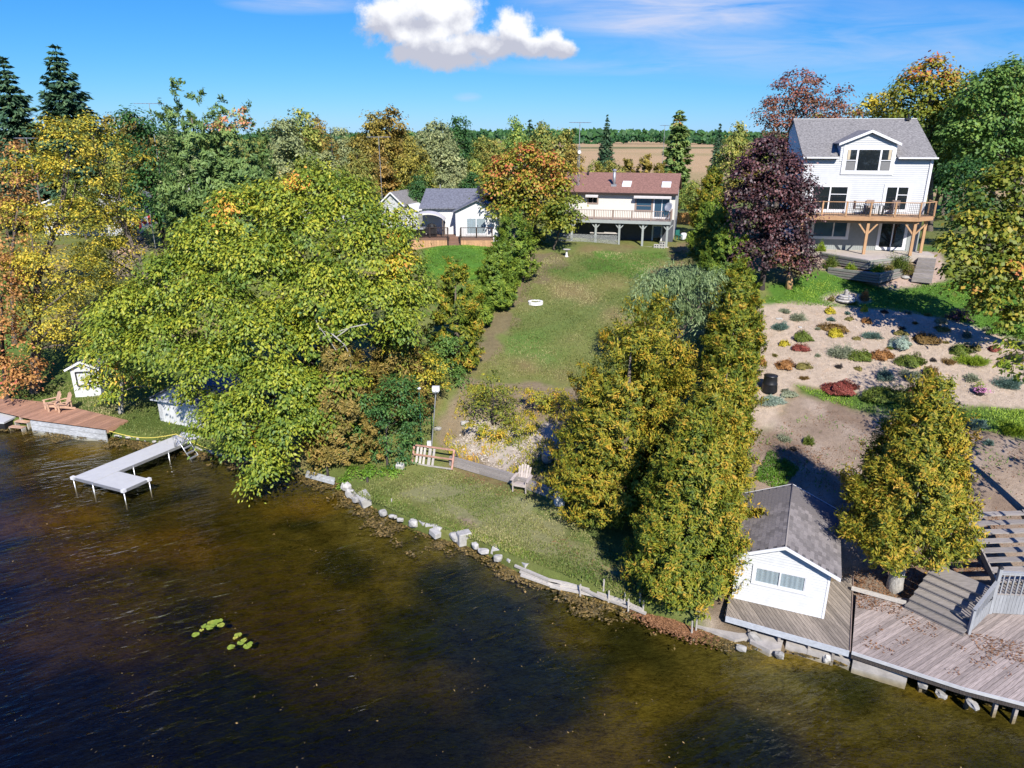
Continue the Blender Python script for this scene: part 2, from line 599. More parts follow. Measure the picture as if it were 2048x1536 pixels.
MAT['white_plastic'] = surf('white_plastic', (.62, .62, .63), .4, .05, 5)
MAT['bark'] = surf('grey_brown_bark', (.13, .105, .085), .95, .45, 5, (5, 5, 1), bump=.8, bdist=.05)
MAT['bark_pale'] = surf('pale_bark', (.34, .32, .29), .95, .35, 5, (4, 4, 1), bump=.8, bdist=.05)
MAT['bark_dark'] = surf('dark_bark', (.055, .045, .04), .95, .4, 5, (5, 5, 1), bump=.8, bdist=.05)
MAT['log'] = surf('split_log', (.52, .31, .15), .9, .35, 4, (4, 4, 1), bump=.5)
MAT['stone'] = surf('grey_garden_stone', (.38, .36, .33), .9, .25, 6, rnd=.1, bump=.4)
MAT['lattice'] = surf('painted_lattice', (.55, .57, .55), .7, .1, 6)
MAT['deck_paint'] = surf('pale_green_grey_paint', (.30, .325, .31), .7, .12, 4, (1, 5, 5), rnd=.06, grime=.1)
MAT['rail_brown'] = surf('weathered_rail_wood', (.27, .20, .165), .8, .2, 5, (1, 8, 8), rnd=.1)
MAT['canvas'] = surf('pale_canvas', (.50, .48, .47), .9, .08, 3)
MAT['curtain'] = surf('pale_curtain', (.62, .66, .68), .9, .05, 5)
MAT['beige_curtain'] = surf('beige_curtain', (.48, .41, .30), .9, .1, 5)
MAT['screen'] = surf('grey_insect_screen', (.17, .17, .17), .9, .1, 5)
MAT['wall_timber'] = surf('grey_green_wall_timber', (.22, .225, .19), .9, .35, 3, (1, 12, 12), rnd=.2, bump=.5, grime=.3)
MAT['glass'] = glassmat('window_glass')
MAT['blue_glass'] = glassmat('blue_reflecting_glass', (.03, .07, .11), .05)
MAT['clear'] = clearglass('clear_glass')
MAT['red'] = surf('faded_red_cloth', (.62, .05, .045), .8, .1, 5)
MAT['flag_white'] = surf('white_cloth', (.72, .70, .70), .8, .04, 5)
MAT['terracotta'] = surf('salmon_painted_wood', (.42, .23, .17), .85, .3, 5, grime=.2)
MAT['teal'] = surf('teal_plastic', (.02, .12, .10), .5, .1, 5)
MAT['blue'] = surf('blue_plastic', (.03, .13, .45), .4, .1, 5)
MAT['orange_board'] = surf('orange_wood_fence', (.55, .28, .09), .8, .2, 4, rnd=.12)
MAT['rope'] = surf('yellow_rope', (.62, .50, .10), .8, .1, 9)
MAT['pink'] = leafmat('pink_petals', [(0, (.55, .18, .38)), (1, (.75, .38, .58))], gain=1.00)
MAT['ring_white'] = surf('white_painted_stone', (.72, .71, .69), .8, .12, 5)
MAT['ash'] = surf('ash_and_soil', (.07, .06, .055), .95, .4, 8)

_g = lambda *c: tuple(c)
MAT['leaf_big'] = leafmat('yellow_green_leaves', [(0, _g(.050, .092, .012)), (.35, _g(.120, .160, .016)), (.72, _g(.230, .240, .020)), (.92, _g(.38, .30, .03)), (1, _g(.52, .19, .035))], .36, .06, gain=1.72)
MAT['leaf_yellow'] = leafmat('golden_yellow_leaves', [(0, _g(.085, .105, .02)), (.3, _g(.225, .215, .026)), (.7, _g(.43, .34, .034)), (1, _g(.54, .36, .05))], .36, .04, gain=1.45)
MAT['leaf_orange'] = leafmat('salmon_orange_leaves', [(0, _g(.24, .13, .05)), (.5, _g(.42, .22, .065)), (.85, _g(.55, .27, .10)), (1, _g(.50, .10, .09))], .36, .04, gain=1.12)
MAT['leaf_midgreen'] = leafmat('mid_green_leaves', [(0, _g(.028, .068, .014)), (.5, _g(.075, .130, .026)), (.85, _g(.135, .190, .036)), (.9, _g(.32, .12, .04)), (1, _g(.40, .09, .045))], .3, .05)
MAT['leaf_pine'] = leafmat('soft_green_foliage', [(0, _g(.040, .078, .022)), (.5, _g(.098, .150, .042)), (.88, _g(.165, .215, .060)), (.93, _g(.36, .14, .07)), (1, _g(.45, .12, .07))], .3, .04, gain=1.75)
MAT['leaf_dark'] = leafmat('dark_green_leaves', [(0, _g(.010, .034, .010)), (.6, _g(.030, .075, .018)), (1, _g(.070, .125, .025))], .26, .05)
MAT['leaf_spruce'] = leafmat('blue_green_needles', [(0, _g(.010, .028, .016)), (.6, _g(.030, .062, .030)), (1, _g(.075, .115, .048))], .12, .05)
MAT['leaf_cedar_gold'] = leafmat('golden_cedar_sprays', [(0, _g(.050, .080, .012)), (.25, _g(.125, .150, .016)), (.5, _g(.250, .225, .020)), (.78, _g(.41, .275, .03)), (1, _g(.54, .20, .04))], .28, .03, gain=1.15)
MAT['leaf_cedar'] = leafmat('yellow_green_cedar_sprays', [(0, _g(.040, .070, .012)), (.3, _g(.115, .150, .016)), (.6, _g(.225, .215, .02)), (.82, _g(.38, .24, .03)), (1, _g(.50, .18, .035))], .28, .03, gain=1.2)
MAT['leaf_cedar_green'] = leafmat('green_cedar_sprays', [(0, _g(.035, .070, .012)), (.5, _g(.100, .150, .018)), (1, _g(.200, .230, .026))], .28, .03, gain=1.60)
MAT['leaf_brown'] = leafmat('olive_brown_sprays', [(0, _g(.085, .075, .018)), (.5, _g(.215, .165, .04)), (1, _g(.36, .23, .07))], .28, .03, gain=1.20)
MAT['leaf_purple'] = leafmat('deep_purple_leaves', [(0, _g(.018, .009, .010)), (.6, _g(.050, .021, .021)), (.9, _g(.110, .040, .040)), (1, _g(.15, .06, .04))], .22, .10, gain=1.60)
MAT['leaf_redbrown'] = leafmat('red_brown_leaves', [(0, _g(.060, .040, .022)), (.5, _g(.170, .080, .045)), (.8, _g(.26, .085, .06)), (1, _g(.17, .055, .065))], .3, .05, gain=1.50)
MAT['leaf_maple'] = leafmat('turning_maple_leaves', [(0, _g(.060, .100, .014)), (.4, _g(.165, .185, .02)), (.65, _g(.30, .24, .03)), (.82, _g(.38, .15, .045)), (1, _g(.36, .075, .04))], .34, .05, gain=1.35)
MAT['leaf_sage'] = leafmat('grey_green_leaves', [(0, _g(.055, .085, .034)), (.5, _g(.125, .170, .068)), (1, _g(.215, .255, .115))], .3, .04, gain=1.75)
MAT['leaf_forest'] = leafmat('woodland_leaves', [(0, _g(.050, .082, .018)), (.45, _g(.125, .150, .030)), (.8, _g(.225, .215, .042)), (1, _g(.36, .27, .05))], .32, .04, .8)
MAT['leaf_forest_gold'] = leafmat('gold_brown_woodland_leaves', [(0, _g(.085, .078, .018)), (.5, _g(.215, .165, .032)), (1, _g(.38, .265, .05))], .32, .04, .5, gain=1.35)
MAT['leaf_forest_grey'] = leafmat('grey_green_woodland_leaves', [(0, _g(.075, .095, .040)), (.5, _g(.165, .185, .078)), (1, _g(.28, .285, .12))], .32, .04, .5)
MAT['shore_blade'] = leafmat('shore_grass_blades', [(0, _g(.07, .12, .02)), (.6, _g(.15, .21, .035)), (1, _g(.27, .28, .06))], .3, .03, gain=1.1)
MAT['leaf_weed'] = leafmat('bright_green_weeds', [(0, _g(.06, .13, .015)), (.6, _g(.14, .26, .025)), (1, _g(.26, .36, .04))], .3, .04, gain=1.10)
MAT['leaf_vine'] = leafmat('yellow_green_vine', [(0, _g(.075, .105, .02)), (.45, _g(.22, .23, .025)), (.8, _g(.47, .36, .03)), (1, _g(.52, .27, .04))], .3, .04, gain=1.20)
MAT['leaf_litter'] = leafmat('fallen_leaves', [(0, _g(.11, .055, .03)), (.5, _g(.24, .115, .055)), (1, _g(.40, .215, .11))], .15, .05, gain=0.95)
MAT['leaf_wet'] = leafmat('wet_floating_leaves', [(0, _g(.060, .045, .012)), (.5, _g(.150, .105, .028)), (.85, _g(.27, .185, .05)), (1, _g(.42, .27, .09))], .12, .12, gain=.8)
MAT['leaf_pad'] = leafmat('lily_pad', [(0, _g(.14, .22, .02)), (.6, _g(.25, .32, .03)), (1, _g(.40, .36, .05))], .2, .12, gain=1.00)
MAT['grass_blade'] = leafmat('grass_blades', [(0, _g(.085, .125, .028)), (.5, _g(.165, .185, .05)), (1, _g(.34, .30, .14))], .3, .03, gain=1.15)
MAT['leaf_pebble'] = leafmat('garden_gravel', [(0, _g(.20, .16, .12)), (.5, _g(.40, .335, .27)), (1, _g(.60, .55, .48))], .0, .02, gain=1.0)
for nm, lo, hi in (('shrub_gold', (.30, .26, .02), (.58, .47, .04)), ('shrub_blue', (.055, .11, .085), (.17, .26, .21)), ('shrub_silver', (.21, .28, .22), (.38, .46, .37)),
                   ('shrub_green', (.06, .10, .016), (.18, .22, .035)), ('shrub_olive', (.13, .12, .035), (.29, .24, .07)), ('shrub_brown', (.13, .085, .03), (.27, .165, .05)),
                   ('shrub_red', (.16, .045, .035), (.33, .085, .06)), ('shrub_rust', (.22, .10, .035), (.42, .21, .07)), ('shrub_pale', (.17, .20, .12), (.34, .36, .24)), ('shrub_lime', (.12, .20, .015), (.30, .38, .03)),
                   ('shrub_dark', (.03, .03, .03), (.10, .08, .07))):
    MAT[nm] = leafmat(nm + '_foliage', [(0, lo), (1, hi)], .25, .03, gain=1.0)
# ---------------------------------------------------------------- terrain
def wob(x, y, f, s):
    """cheap smooth noise, about -1..1"""
    return (np.sin(x * f * 1.0 + y * f * .63 + s) + np.sin(x * f * -.71 + y * f * 1.27 + s * 2.1) + np.sin(x * f * 1.9 + y * f * 1.53 + s * .7) * .6
            + np.sin(x * f * 3.1 - y * f * 2.7 + s * 1.3) * .4) / 3


def inside(poly, x, y):
    p = np.array(poly)
    r = np.zeros(x.shape, bool)
    j = len(p) - 1
    for i in range(len(p)):
        xi, yi, xj, yj = p[i, 0], p[i, 1], p[j, 0], p[j, 1]
        c = ((yi > y) != (yj > y)) & (x < (xj - xi) * (y - yi) / (yj - yi + 1e-9) + xi)
        r ^= c
        j = i
    return r


def zone(pxpoly, x, y, amp=.35, f=1.6, s=0.):
    """soft membership of ground points in an area given by photo points on the ground"""
    poly = [ground(*p)[:2] for p in pxpoly]
    acc = np.zeros(x.shape)
    k = 0
    for ox, oy in ((0, 0), (.16, .05), (-.12, .14), (.03, -.17), (-.15, -.08)):
        acc += inside(poly, x + ox + amp * wob(x, y, f, s), y + oy + amp * wob(x, y, f, s + 3))
        k += 1
    return acc / k


def grid_mesh(name, X, Y, Z, colr, mat):
    ny, nx = X.shape
    me = bpy.data.meshes.new(name)
    v = np.stack([X, Y, Z], -1).reshape(-1, 3)
    idx = np.arange(nx * ny).reshape(ny, nx)
    q = np.stack([idx[:-1, :-1], idx[:-1, 1:], idx[1:, 1:], idx[1:, :-1]], -1).reshape(-1, 4)
    me.vertices.add(len(v)); me.vertices.foreach_set('co', v.ravel())
    me.loops.add(q.size); me.loops.foreach_set('vertex_index', q.ravel())
    me.polygons.add(len(q)); me.polygons.foreach_set('loop_start', np.arange(0, q.size, 4))
    me.polygons.foreach_set('loop_total', np.full(len(q), 4))
    me.polygons.foreach_set('use_smooth', np.ones(len(q), bool))
    a = me.attributes.new('soil', 'FLOAT_COLOR', 'POINT')
    a.data.foreach_set('color', np.concatenate([colr.reshape(-1, 3), np.ones((len(v), 1))], 1).ravel().astype(np.float32))
    me.materials.append(mat)
    me.update(); me.validate()
    return me


def groundmat():
    t = NT('turf_soil_and_gravel')
    tc = t.n('ShaderNodeTexCoord'); v = tc.outputs['Object']
    at = t.n('ShaderNodeAttribute', attribute_name='soil')
    f1 = t.noise(v, .55, 5, .62)
    f2 = t.noise(v, 3.2, 6, .68)
    f3 = t.noise(v, 22, 3, .7)
    k = t.math('ADD', t.math('MULTIPLY', f1, .45), t.math('MULTIPLY', f2, .75))
    k = t.math('ADD', k, t.math('MULTIPLY', f3, .75))
    k = t.math('ADD', t.math('MULTIPLY', t.math('SUBTRACT', k, .97), 1.15), 1.0)
    hv = t.n('ShaderNodeHueSaturation'); t.l(at.outputs['Color'], hv.inputs['Color']); t.l(k, hv.inputs['Value'])
    # dry straw flecks and greener tufts
    dry = t.noise(v, 1.15, 6, .7)
    c = t.mix(t.math('MULTIPLY', t.math('SUBTRACT', dry, .55, True), 2.2, True), hv.outputs[0], (1.28, 1.06, .82), 'MULTIPLY')
    b = t.n('ShaderNodeBsdfPrincipled')
    b.inputs['Roughness'].default_value = .95
    b.inputs['Specular IOR Level'].default_value = .15
    t.l(c, b.inputs['Base Color'])
    h = t.math('ADD', f2, t.math('MULTIPLY', f3, .8))
    t.l(t.bump(h, .9, .07), b.inputs['Normal'])
    t.l(b.outputs[0], t.out.inputs[0])
    return t.m


xs = np.concatenate([-np.geomspace(4000, 48, 40), np.arange(-46, 36, .3), np.geomspace(37, 4000, 46)])
off = np.concatenate([[0, 0, .05, .12, .2], np.arange(.4, 42, .3), np.geomspace(42.5, 6000, 110)])
X = np.repeat(xs[None, :], len(off), 0)
f = np.clip((off - 60) / 400, 0, 1)[:, None]
Y = shore_y(X) * (1 - f) + 35 * f + off[:, None]
Z = land(X, Y)
Z[0] = -0.9
edge = np.clip(off / .25, 0, 1)[:, None]
Z[1:] = Z[1:] - .22 * (1 - edge[1:])
C = np.zeros(X.shape + (3,))
w = wob(X, Y, .45, 1.)[..., None]
C[:] = np.array((.140, .158, .045)) + w * np.array((.03, .008, .004))          # rough lawn


def paint(colr, mask):
    global C
    C = C * (1 - mask[..., None]) + np.array(colr) * mask[..., None]


near = (Y < 90) & (np.abs(X) < 48)
# central lawn: dry grass with greener and browner patches
paint((.19, .145, .065), np.clip(wob(X, Y, .62, 2.2) * 1.6 + .05, 0, 1) * (Y > 33) * (Y < 68) * .85)
paint((.085, .165, .030), np.clip(wob(X, Y, .5, 5.) * 1.8 - .2, 0, 1) * (Y > 38) * (Y < 68) * .85)
Zn = [
    ((.075, .175, .022), [(846, 500), (1000, 490), (1000, 540), (960, 560), (850, 560)], .2),                               # lush lawn by the left cottage
    ((.080, .165, .024), [(1180, 505), (1330, 503), (1300, 560), (1170, 540)], .8),
    ((.165, .135, .070), [(1000, 545), (1060, 505), (1150, 510), (1110, 545), (1050, 590), (1010, 690), (960, 745), (925, 745), (975, 640)], 1.1),   # dry border along the hedge
    ((.20, .150, .075), [(1335, 500), (1385, 470), (1400, 480), (1370, 520), (1350, 540)], .4),
    ((.205, .160, .100), [(870, 870), (925, 760), (1060, 768), (1180, 778), (1150, 960), (1080, 962), (905, 915)], .4),   # bare slope behind the timber wall
    ((.37, .32, .265), [(905, 890), (925, 845), (985, 850), (1060, 855), (1120, 850), (1130, 900), (1060, 905), (1010, 945), (940, 915)], .6),
    ((.30, .215, .165), [(885, 1005), (935, 1020), (968, 1050), (940, 1052), (890, 1025)], .2),
    ((.215, .210, .095), [(790, 990), (850, 950), (1000, 980), (1060, 1010), (1160, 1080), (1260, 1150), (1220, 1170), (1100, 1110), (960, 1060), (850, 1010)], .6),
    ((.070, .150, .020), [(1535, 570), (1540, 590), (1522, 612), (1600, 604), (1690, 614), (1800, 622), (1900, 640), (2048, 680), (2048, 560), (1900, 560), (1850, 572), (1790, 578), (1740, 570), (1690, 553), (1640, 540)], .1),
    ((.37, .275, .215), [(1625, 520), (1640, 540), (1690, 553), (1740, 570), (1790, 578), (1850, 572), (1890, 562), (1880, 505), (1780, 500), (1640, 505)], .1),
    ((.385, .305, .23), [(1500, 618), (1522, 612), (1600, 604), (1690, 614), (1800, 622), (1900, 640), (2000, 670), (2090, 700), (2090, 840), (1930, 810), (1850, 815), (1700, 788), (1590, 768), (1545, 850), (1495, 880), (1490, 700)], .12),
    ((.065, .115, .020), [(1585, 770), (1650, 785), (1740, 795), (1860, 815), (1930, 812), (2090, 825), (2090, 890), (1935, 855), (1850, 850), (1740, 828), (1640, 800)], .35),
    ((.25, .19, .14), [(1497, 880), (1545, 852), (1580, 785), (1640, 802), (1740, 830), (1850, 852), (1935, 857), (2090, 892), (2090, 1250), (1720, 1250), (1690, 1180), (1500, 1050)], .15),
    ((.105, .110, .03), [(1540, 915), (1570, 930), (1580, 965), (1545, 965)], .4),
    ((.40, .31, .25), [(1645, 592), (1690, 583), (1735, 592), (1740, 604), (1690, 610), (1648, 604)], .05),
    ((.085, .120, .026), [(-300, 700), (250, 700), (420, 760), (420, 905), (215, 870), (-300, 850)], .3),
    ((.21, .165, .115), [(225, 560), (215, 500), (280, 470), (300, 500), (250, 560)], .2),
]
for i, (cc, poly, amp) in enumerate(Zn):
    zz = np.zeros(X.shape)
    zz[near] = zone(poly, X[near], Y[near], amp, 1.7, i * 1.3)
    paint(cc, zz)
# fields far inland
far = np.clip((Y - 105 + 8 * wob(X, Y, .06, 2)) / 10, 0, 1) * np.clip((X + 10 + .02 * Y) / 25, 0, 1)
paint((.42, .285, .145), far)
paint((.30, .235, .10), far * np.clip(wob(X, Y, .03, 4.) * 1.5 + np.sin(Y * .05 + X * .01) * .5, 0, 1) * .7)
paint((.12, .13, .045), far * ((Y > 560) & (Y < 640)))
paint((.06, .075, .03), np.clip((Y - 105) / 20, 0, 1) * (1 - np.clip((X + 10 + .02 * Y) / 25, 0, 1)))
shr = np.clip(1 - off[:, None] / 1.2, 0, 1) * np.ones(X.shape)
paint((.16, .12, .08), np.clip((X - 7.2) / .6, 0, 1) * np.clip((26 - Y) / 2, 0, 1))
bk = inside([ground(*p)[:2] for p in [(1400, 860), (1640, 790), (2100, 880), (2100, 1260), (1400, 1260)]], X, Y)
paint((.15, .105, .075), bk * np.clip(wob(X, Y, 1.1, 8.) * 1.6 + .1, 0, 1) * .7)
paint((.34, .275, .22), bk * np.clip(wob(X, Y, 1.9, 3.) * 1.6 - .2, 0, 1) * .6)
paint((.10, .125, .03), (X < 7) * np.clip(shr * (.6 + wob(X, Y, 1.2, 4)), 0, 1) * (Y < 60))
ground_o = link('ground', grid_mesh('ground', X, Y, Z, C, groundmat()), None, 'structure')

# ---------------------------------------------------------------- lake bed and water
bx = np.concatenate([-np.geomspace(700, 62, 18), np.arange(-60, 40, .5), np.geomspace(41, 500, 16)])
bo = np.concatenate([[-1.2, -.2, 0, .3], np.arange(.6, 40, .4), np.geomspace(41, 400, 20)])
BX = np.repeat(bx[None, :], len(bo), 0)
BY = shore_y(BX) - bo[:, None]
d = bo[:, None] * np.ones(BX.shape)
bz = -.22 - .07 * np.clip(d, 0, 8) - .05 * np.clip(d - 8, 0, 40) + .12 * wob(BX, BY, .5, 2) + .05 * wob(BX, BY, 1.7, 7)
BZ = np.maximum(np.minimum(bz, -.12), -2.6)
BC = np.zeros(BX.shape + (3,))
BC[:] = (.082, .074, .018)
BC += .022 * np.clip(wob(BX, BY, .33, 3.3), -.6, 1)[..., None] * np.array((1.0, .82, .12))


def bpaint(cc, m):
    global BC
    BC = BC * (1 - m[..., None]) + np.array(cc) * m[..., None]


bpaint((.020, .026, .009), np.clip(wob(BX, BY, .8, 6.1) * 2.0 - .1, 0, 1) * .85)                      # weed beds
def bed_spot(px, py, rx, ry):
    c = at_z(px, py, -.6)
    return np.clip(1.3 - ((BX - c[0]) / rx) ** 2 - ((BY - c[1]) / ry) ** 2 + .5 * wob(BX, BY, 1.1, px), 0, 1)
for px, py, rx, ry in ((300, 1090, 4.5, 1.7), (610, 1020, 2.4, 1.4), (60, 1040, 5, 1.5), (180, 910, 2, 1.2), (1600, 1340, 2.2, .5), (1900, 1400, 2, .5)):
    bpaint((.19, .135, .02), bed_spot(px, py, rx, ry) * .65)                                         # sandy gold patches
for px, py, rx, ry in ((960, 1270, 3.6, 3.4), (900, 1180, 1.8, 2.2), (1080, 1370, 3, 2.4), (250, 1420, 9, 3.4), (620, 1500, 8, 2.6), (1450, 1500, 2.4, 1.6)):
    bpaint((.013, .022, .020), bed_spot(px, py, rx, ry) * .93)                                       # dark muck in the deeper holes


def bedmat():
    t = NT('weedy_lake_bed')
    tc = t.n('ShaderNodeTexCoord'); v = tc.outputs['Object']
    at = t.n('ShaderNodeAttribute', attribute_name='soil')
    f1 = t.noise(v, 1.1, 6, .7, ((1, 1.7, 1), (0, 0, .5)), .6)
    f2 = t.noise(v, 5, 5, .7, ((1, 2.2, 1), (0, 0, .5)), .8)
    f3 = t.noise(v, 13, 4, .75, ((1, 1.6, 1), (0, 0, .9)), 1.2)
    k = t.math('ADD', t.math('MULTIPLY', f1, 1.0), t.math('ADD', t.math('MULTIPLY', f2, 1.0), t.math('MULTIPLY', f3, .9)))
    k = t.math('MULTIPLY', t.math('SUBTRACT', k, 1.02), 2.5)
    hv = t.n('ShaderNodeHueSaturation'); t.l(at.outputs['Color'], hv.inputs['Color']); t.l(t.math('MAXIMUM', k, .12), hv.inputs['Value'])
    b = t.n('ShaderNodeBsdfDiffuse'); t.l(hv.outputs[0], b.inputs['Color'])
    t.l(t.bump(f2, .8, .08), b.inputs['Normal'])
    t.l(b.outputs[0], t.out.inputs[0])
    return t.m


link('lake_bed', grid_mesh('lake_bed', BX[::-1], BY[::-1], BZ[::-1], BC[::-1], bedmat()), None, 'structure')


def watermat():
    t = NT('lake_water')
    tc = t.n('ShaderNodeTexCoord'); v = tc.outputs['Object']
    big = t.noise(v, .14, 3, .5)
    def ripple(scale, rot, stretch, detail, dist):
        mp = t.n('ShaderNodeMapping', vector_type='TEXTURE')
        mp.inputs['Rotation'].default_value = (0, 0, rot)
        mp.inputs['Scale'].default_value = (stretch, 1, 1)
        t.l(v, mp.inputs[0])
        return t.noise(mp.outputs[0], scale, detail, .5, None, dist)
    w1 = ripple(2.7, .50, 3.0, 2, .35)      # wind ripples running across the bay
    w2 = ripple(4.6, .30, 2.2, 3, .3)
    w3 = ripple(.62, .62, 2.6, 2, .2)
    calm = t.n('ShaderNodeMapRange'); calm.interpolation_type = 'SMOOTHSTEP'
    calm.inputs['From Min'].default_value = .36; calm.inputs['From Max'].default_value = .62
    calm.inputs['To Min'].default_value = .35; calm.inputs['To Max'].default_value = 1.
    t.l(big, calm.inputs['Value'])
    h = t.math('ADD', t.math('MULTIPLY', w1, 1.0), t.math('MULTIPLY', w2, .45))
    h = t.math('ADD', h, t.math('MULTIPLY', w3, .6))
    h = t.math('MULTIPLY', h, calm.outputs[0])
    nb = t.bump(h, .9, .15)
    fr = t.n('ShaderNodeFresnel'); fr.inputs['IOR'].default_value = 1.333; t.l(nb, fr.inputs['Normal'])
    tr = t.n('ShaderNodeBsdfTransparent'); tr.inputs[0].default_value = (.97, .97, .95, 1)
    gl = t.n('ShaderNodeBsdfGlossy'); gl.inputs['Roughness'].default_value = .05; t.l(nb, gl.inputs['Normal'])
    mx = t.n('ShaderNodeMixShader')
    ge = t.n('ShaderNodeNewGeometry')        # light on its way up or down through the surface from below is not totally reflected
    up = t.math('MULTIPLY', fr.outputs[0], t.math('SUBTRACT', 1.0, ge.outputs['Backfacing']))
    t.l(t.math('ADD', up, t.math('MULTIPLY', ge.outputs['Backfacing'], .05)), mx.inputs[0]); t.l(tr.outputs[0], mx.inputs[1]); t.l(gl.outputs[0], mx.inputs[2])
    t.l(mx.outputs[0], t.out.inputs['Surface'])
    va = t.n('ShaderNodeVolumeAbsorption')
    va.inputs['Color'].default_value = (.68, .58, .24, 1)
    va.inputs['Density'].default_value = 1.2
    t.l(va.outputs[0], t.out.inputs['Volume'])
    return t.m


MB().box(-420, -150, -6, 260, 47, 0).obj('water', watermat(), None, kind='structure')
# ---------------------------------------------------------------- foliage builders
def norm(a):
    return a / (np.linalg.norm(a, axis=-1, keepdims=True) + 1e-9)


def leaf_mesh(name, c, n, t, ln, wd, tint, mat, fold=0.0):
    """one rhombic leaf per row: centre, normal, long direction, length, width"""
    N = len(c)
    n = norm(n); t = norm(t - n * np.sum(t * n, 1, keepdims=True)); b = np.cross(n, t)
    ln = np.broadcast_to(ln, (N,))[:, None] * .5; wd = np.broadcast_to(wd, (N,))[:, None] * .5
    v = np.stack([c - t * ln, c + b * wd + t * ln * .1, c + t * ln, c - b * wd + t * ln * .1], 1).reshape(-1, 3).astype(np.float32)
    me = bpy.data.meshes.new(name)
    me.vertices.add(4 * N); me.vertices.foreach_set('co', v.ravel())
    me.loops.add(4 * N); me.loops.foreach_set('vertex_index', np.arange(4 * N, dtype=np.int32))
    me.polygons.add(N); me.polygons.foreach_set('loop_start', np.arange(0, 4 * N, 4, dtype=np.int32))
    me.polygons.foreach_set('loop_total', np.full(N, 4, np.int32))
    a = me.attributes.new('tint', 'FLOAT', 'POINT')
    a.data.foreach_set('value', np.repeat(np.clip(tint, 0, 1), 4).astype(np.float32))
    me.materials.append(mat)
    me.update()
    return me


def rdir(n):
    return norm(rng.normal(size=(n, 3)))


def crown(name, lobes, mat, leaf=.2, asp=.5, spray=.7, dens=1.0, k=60, tint0=.0, tint1=.85, patches=(), up=.7, droop=.45, flat=.45, cull=.62, minz=None, topt=0.):
    """leafy crown: sprays of leaves over the surfaces of overlapping lobes, thinner inside"""
    L = np.array([l[:3] for l in lobes], float); R = np.array([l[3] for l in lobes], float)
    cs, outs = [], []
    for i in range(len(L)):
        m = max(4, int(dens * 3.2 * (R[i] / spray) ** 2))
        dd = rdir(m)
        dd[:, 2] = np.where(dd[:, 2] < -.45, -dd[:, 2], dd[:, 2])
        rr = R[i] * (.50 + .58 * rng.random(m) ** .6)
        p = L[i] + dd * rr[:, None] * np.array([1, 1, .85])
        keep = np.ones(m, bool)
        for j in range(len(L)):
            if j != i:
                keep &= np.linalg.norm((p - L[j]) / R[j], axis=1) > cull
        cs.append(p[keep]); outs.append(dd[keep])
    S = np.concatenate(cs); O = np.concatenate(outs)
    if minz is not None:
        q = S[:, 2] > minz; S, O = S[q], O[q]
    m = len(S)
    st = rng.random(m)
    ss = spray * (.65 + .7 * rng.random(m))
    idx = np.repeat(np.arange(m), k)
    N = len(idx)
    o = rng.normal(size=(N, 3)) * np.array([.52, .52, flat * .6])
    c = S[idx] + o * ss[idx, None]
    rad = np.linalg.norm(o[:, :2], axis=1)
    c[:, 2] -= droop * .5 * rad ** 2 * ss[idx]
    n = O[idx] * .5 + np.array([0, 0, up]) + rng.normal(size=(N, 3)) * .42 + np.concatenate([o[:, :2], np.zeros((N, 1))], 1) * .5
    t = np.concatenate([o[:, :2] + O[idx, :2] * .4, np.full((N, 1), -droop)], 1) + rng.normal(size=(N, 3)) * .35
    tt = st[idx] * .5 + rng.random(N) * .5
    tint = tint0 + (tint1 - tint0) * np.clip((tt - .5) * 1.35 + .5, 0, 1)
    if topt:
        zr = (c[:, 2] - c[:, 2].min()) / (np.ptp(c[:, 2]) + 1e-6)
        tint = tint + topt * (zr - .5)
    for (px, py, pz, pr, val) in patches:
        dd = np.linalg.norm(S - np.array([px, py, pz]), axis=1)
        hit = (dd < pr * (.6 + .5 * rng.random(m)))[idx] & (rng.random(N) < .8)
        tint = np.where(hit, val + .08 * rng.normal(size=N), tint)
    sz = leaf * (.65 + .7 * rng.random(N))
    return leaf_mesh(name, c, n, t, sz, sz * asp, tint, mat)


def limb(p, q, sag=.0, n=5):
    p, q = np.array(p, float), np.array(q, float)
    side = rng.normal(size=3) * np.linalg.norm(q - p) * .06
    return [p + (q - p) * s + side * math.sin(s * math.pi) + np.array([0, 0, sag * math.sin(s * math.pi)]) for s in np.linspace(0, 1, n)]


def woody(base, lobes, r0, fork=.35, stems=1, nsub=2):
    """trunk and limbs reaching into the lobes"""
    mb = MB()
    base = np.array(base, float)
    L = np.array([l[:3] for l in lobes]); R = np.array([l[3] for l in lobes])
    top = L[np.argmax(L[:, 2])]
    mid = L.mean(0)
    H = top[2] - base[2]
    axis = [base + np.array([0, 0, -.4]), base + np.array([0, 0, .3]), base * .75 + mid * .25, base * .4 + mid * .6, mid * .5 + top * .5, top]
    axis[2][2] = base[2] + H * .22; axis[3][2] = base[2] + H * .48; axis[4][2] = base[2] + H * .75
    mb.tube(axis, [r0 * 1.45, r0, r0 * .82, r0 * .6, r0 * .35, r0 * .08], 8)
    for i in range(len(L)):
        s = min(max((L[i][2] - base[2]) / H * .75, .2), .85)
        k = s * 4 + 1
        a = axis[int(k)] * (1 - k % 1) + axis[min(int(k) + 1, 5)] * (k % 1)
        q = L[i]
        rr = r0 * .36 * (1 - s * .5)
        pts = limb(a, q, .08 * np.linalg.norm(q - a))
        mb.tube(pts, [rr, rr * .8, rr * .62, rr * .45, rr * .25], 5)
        for _ in range(nsub):
            e = q + rdir(1)[0] * R[i] * .95
            mb.tube(limb(pts[3], e, 0, 4), [rr * .4, rr * .28, rr * .18, rr * .06], 4)
    return mb


def pxlobes(lst, Y):
    out = []
    for l in lst:
        px, py, rp = l[:3]
        y = Y + (l[3] if len(l) > 3 else 0)
        c = at_y(px, py, y)
        out.append((c[0], c[1], c[2], rp * dep(c) / FPX))
    return out


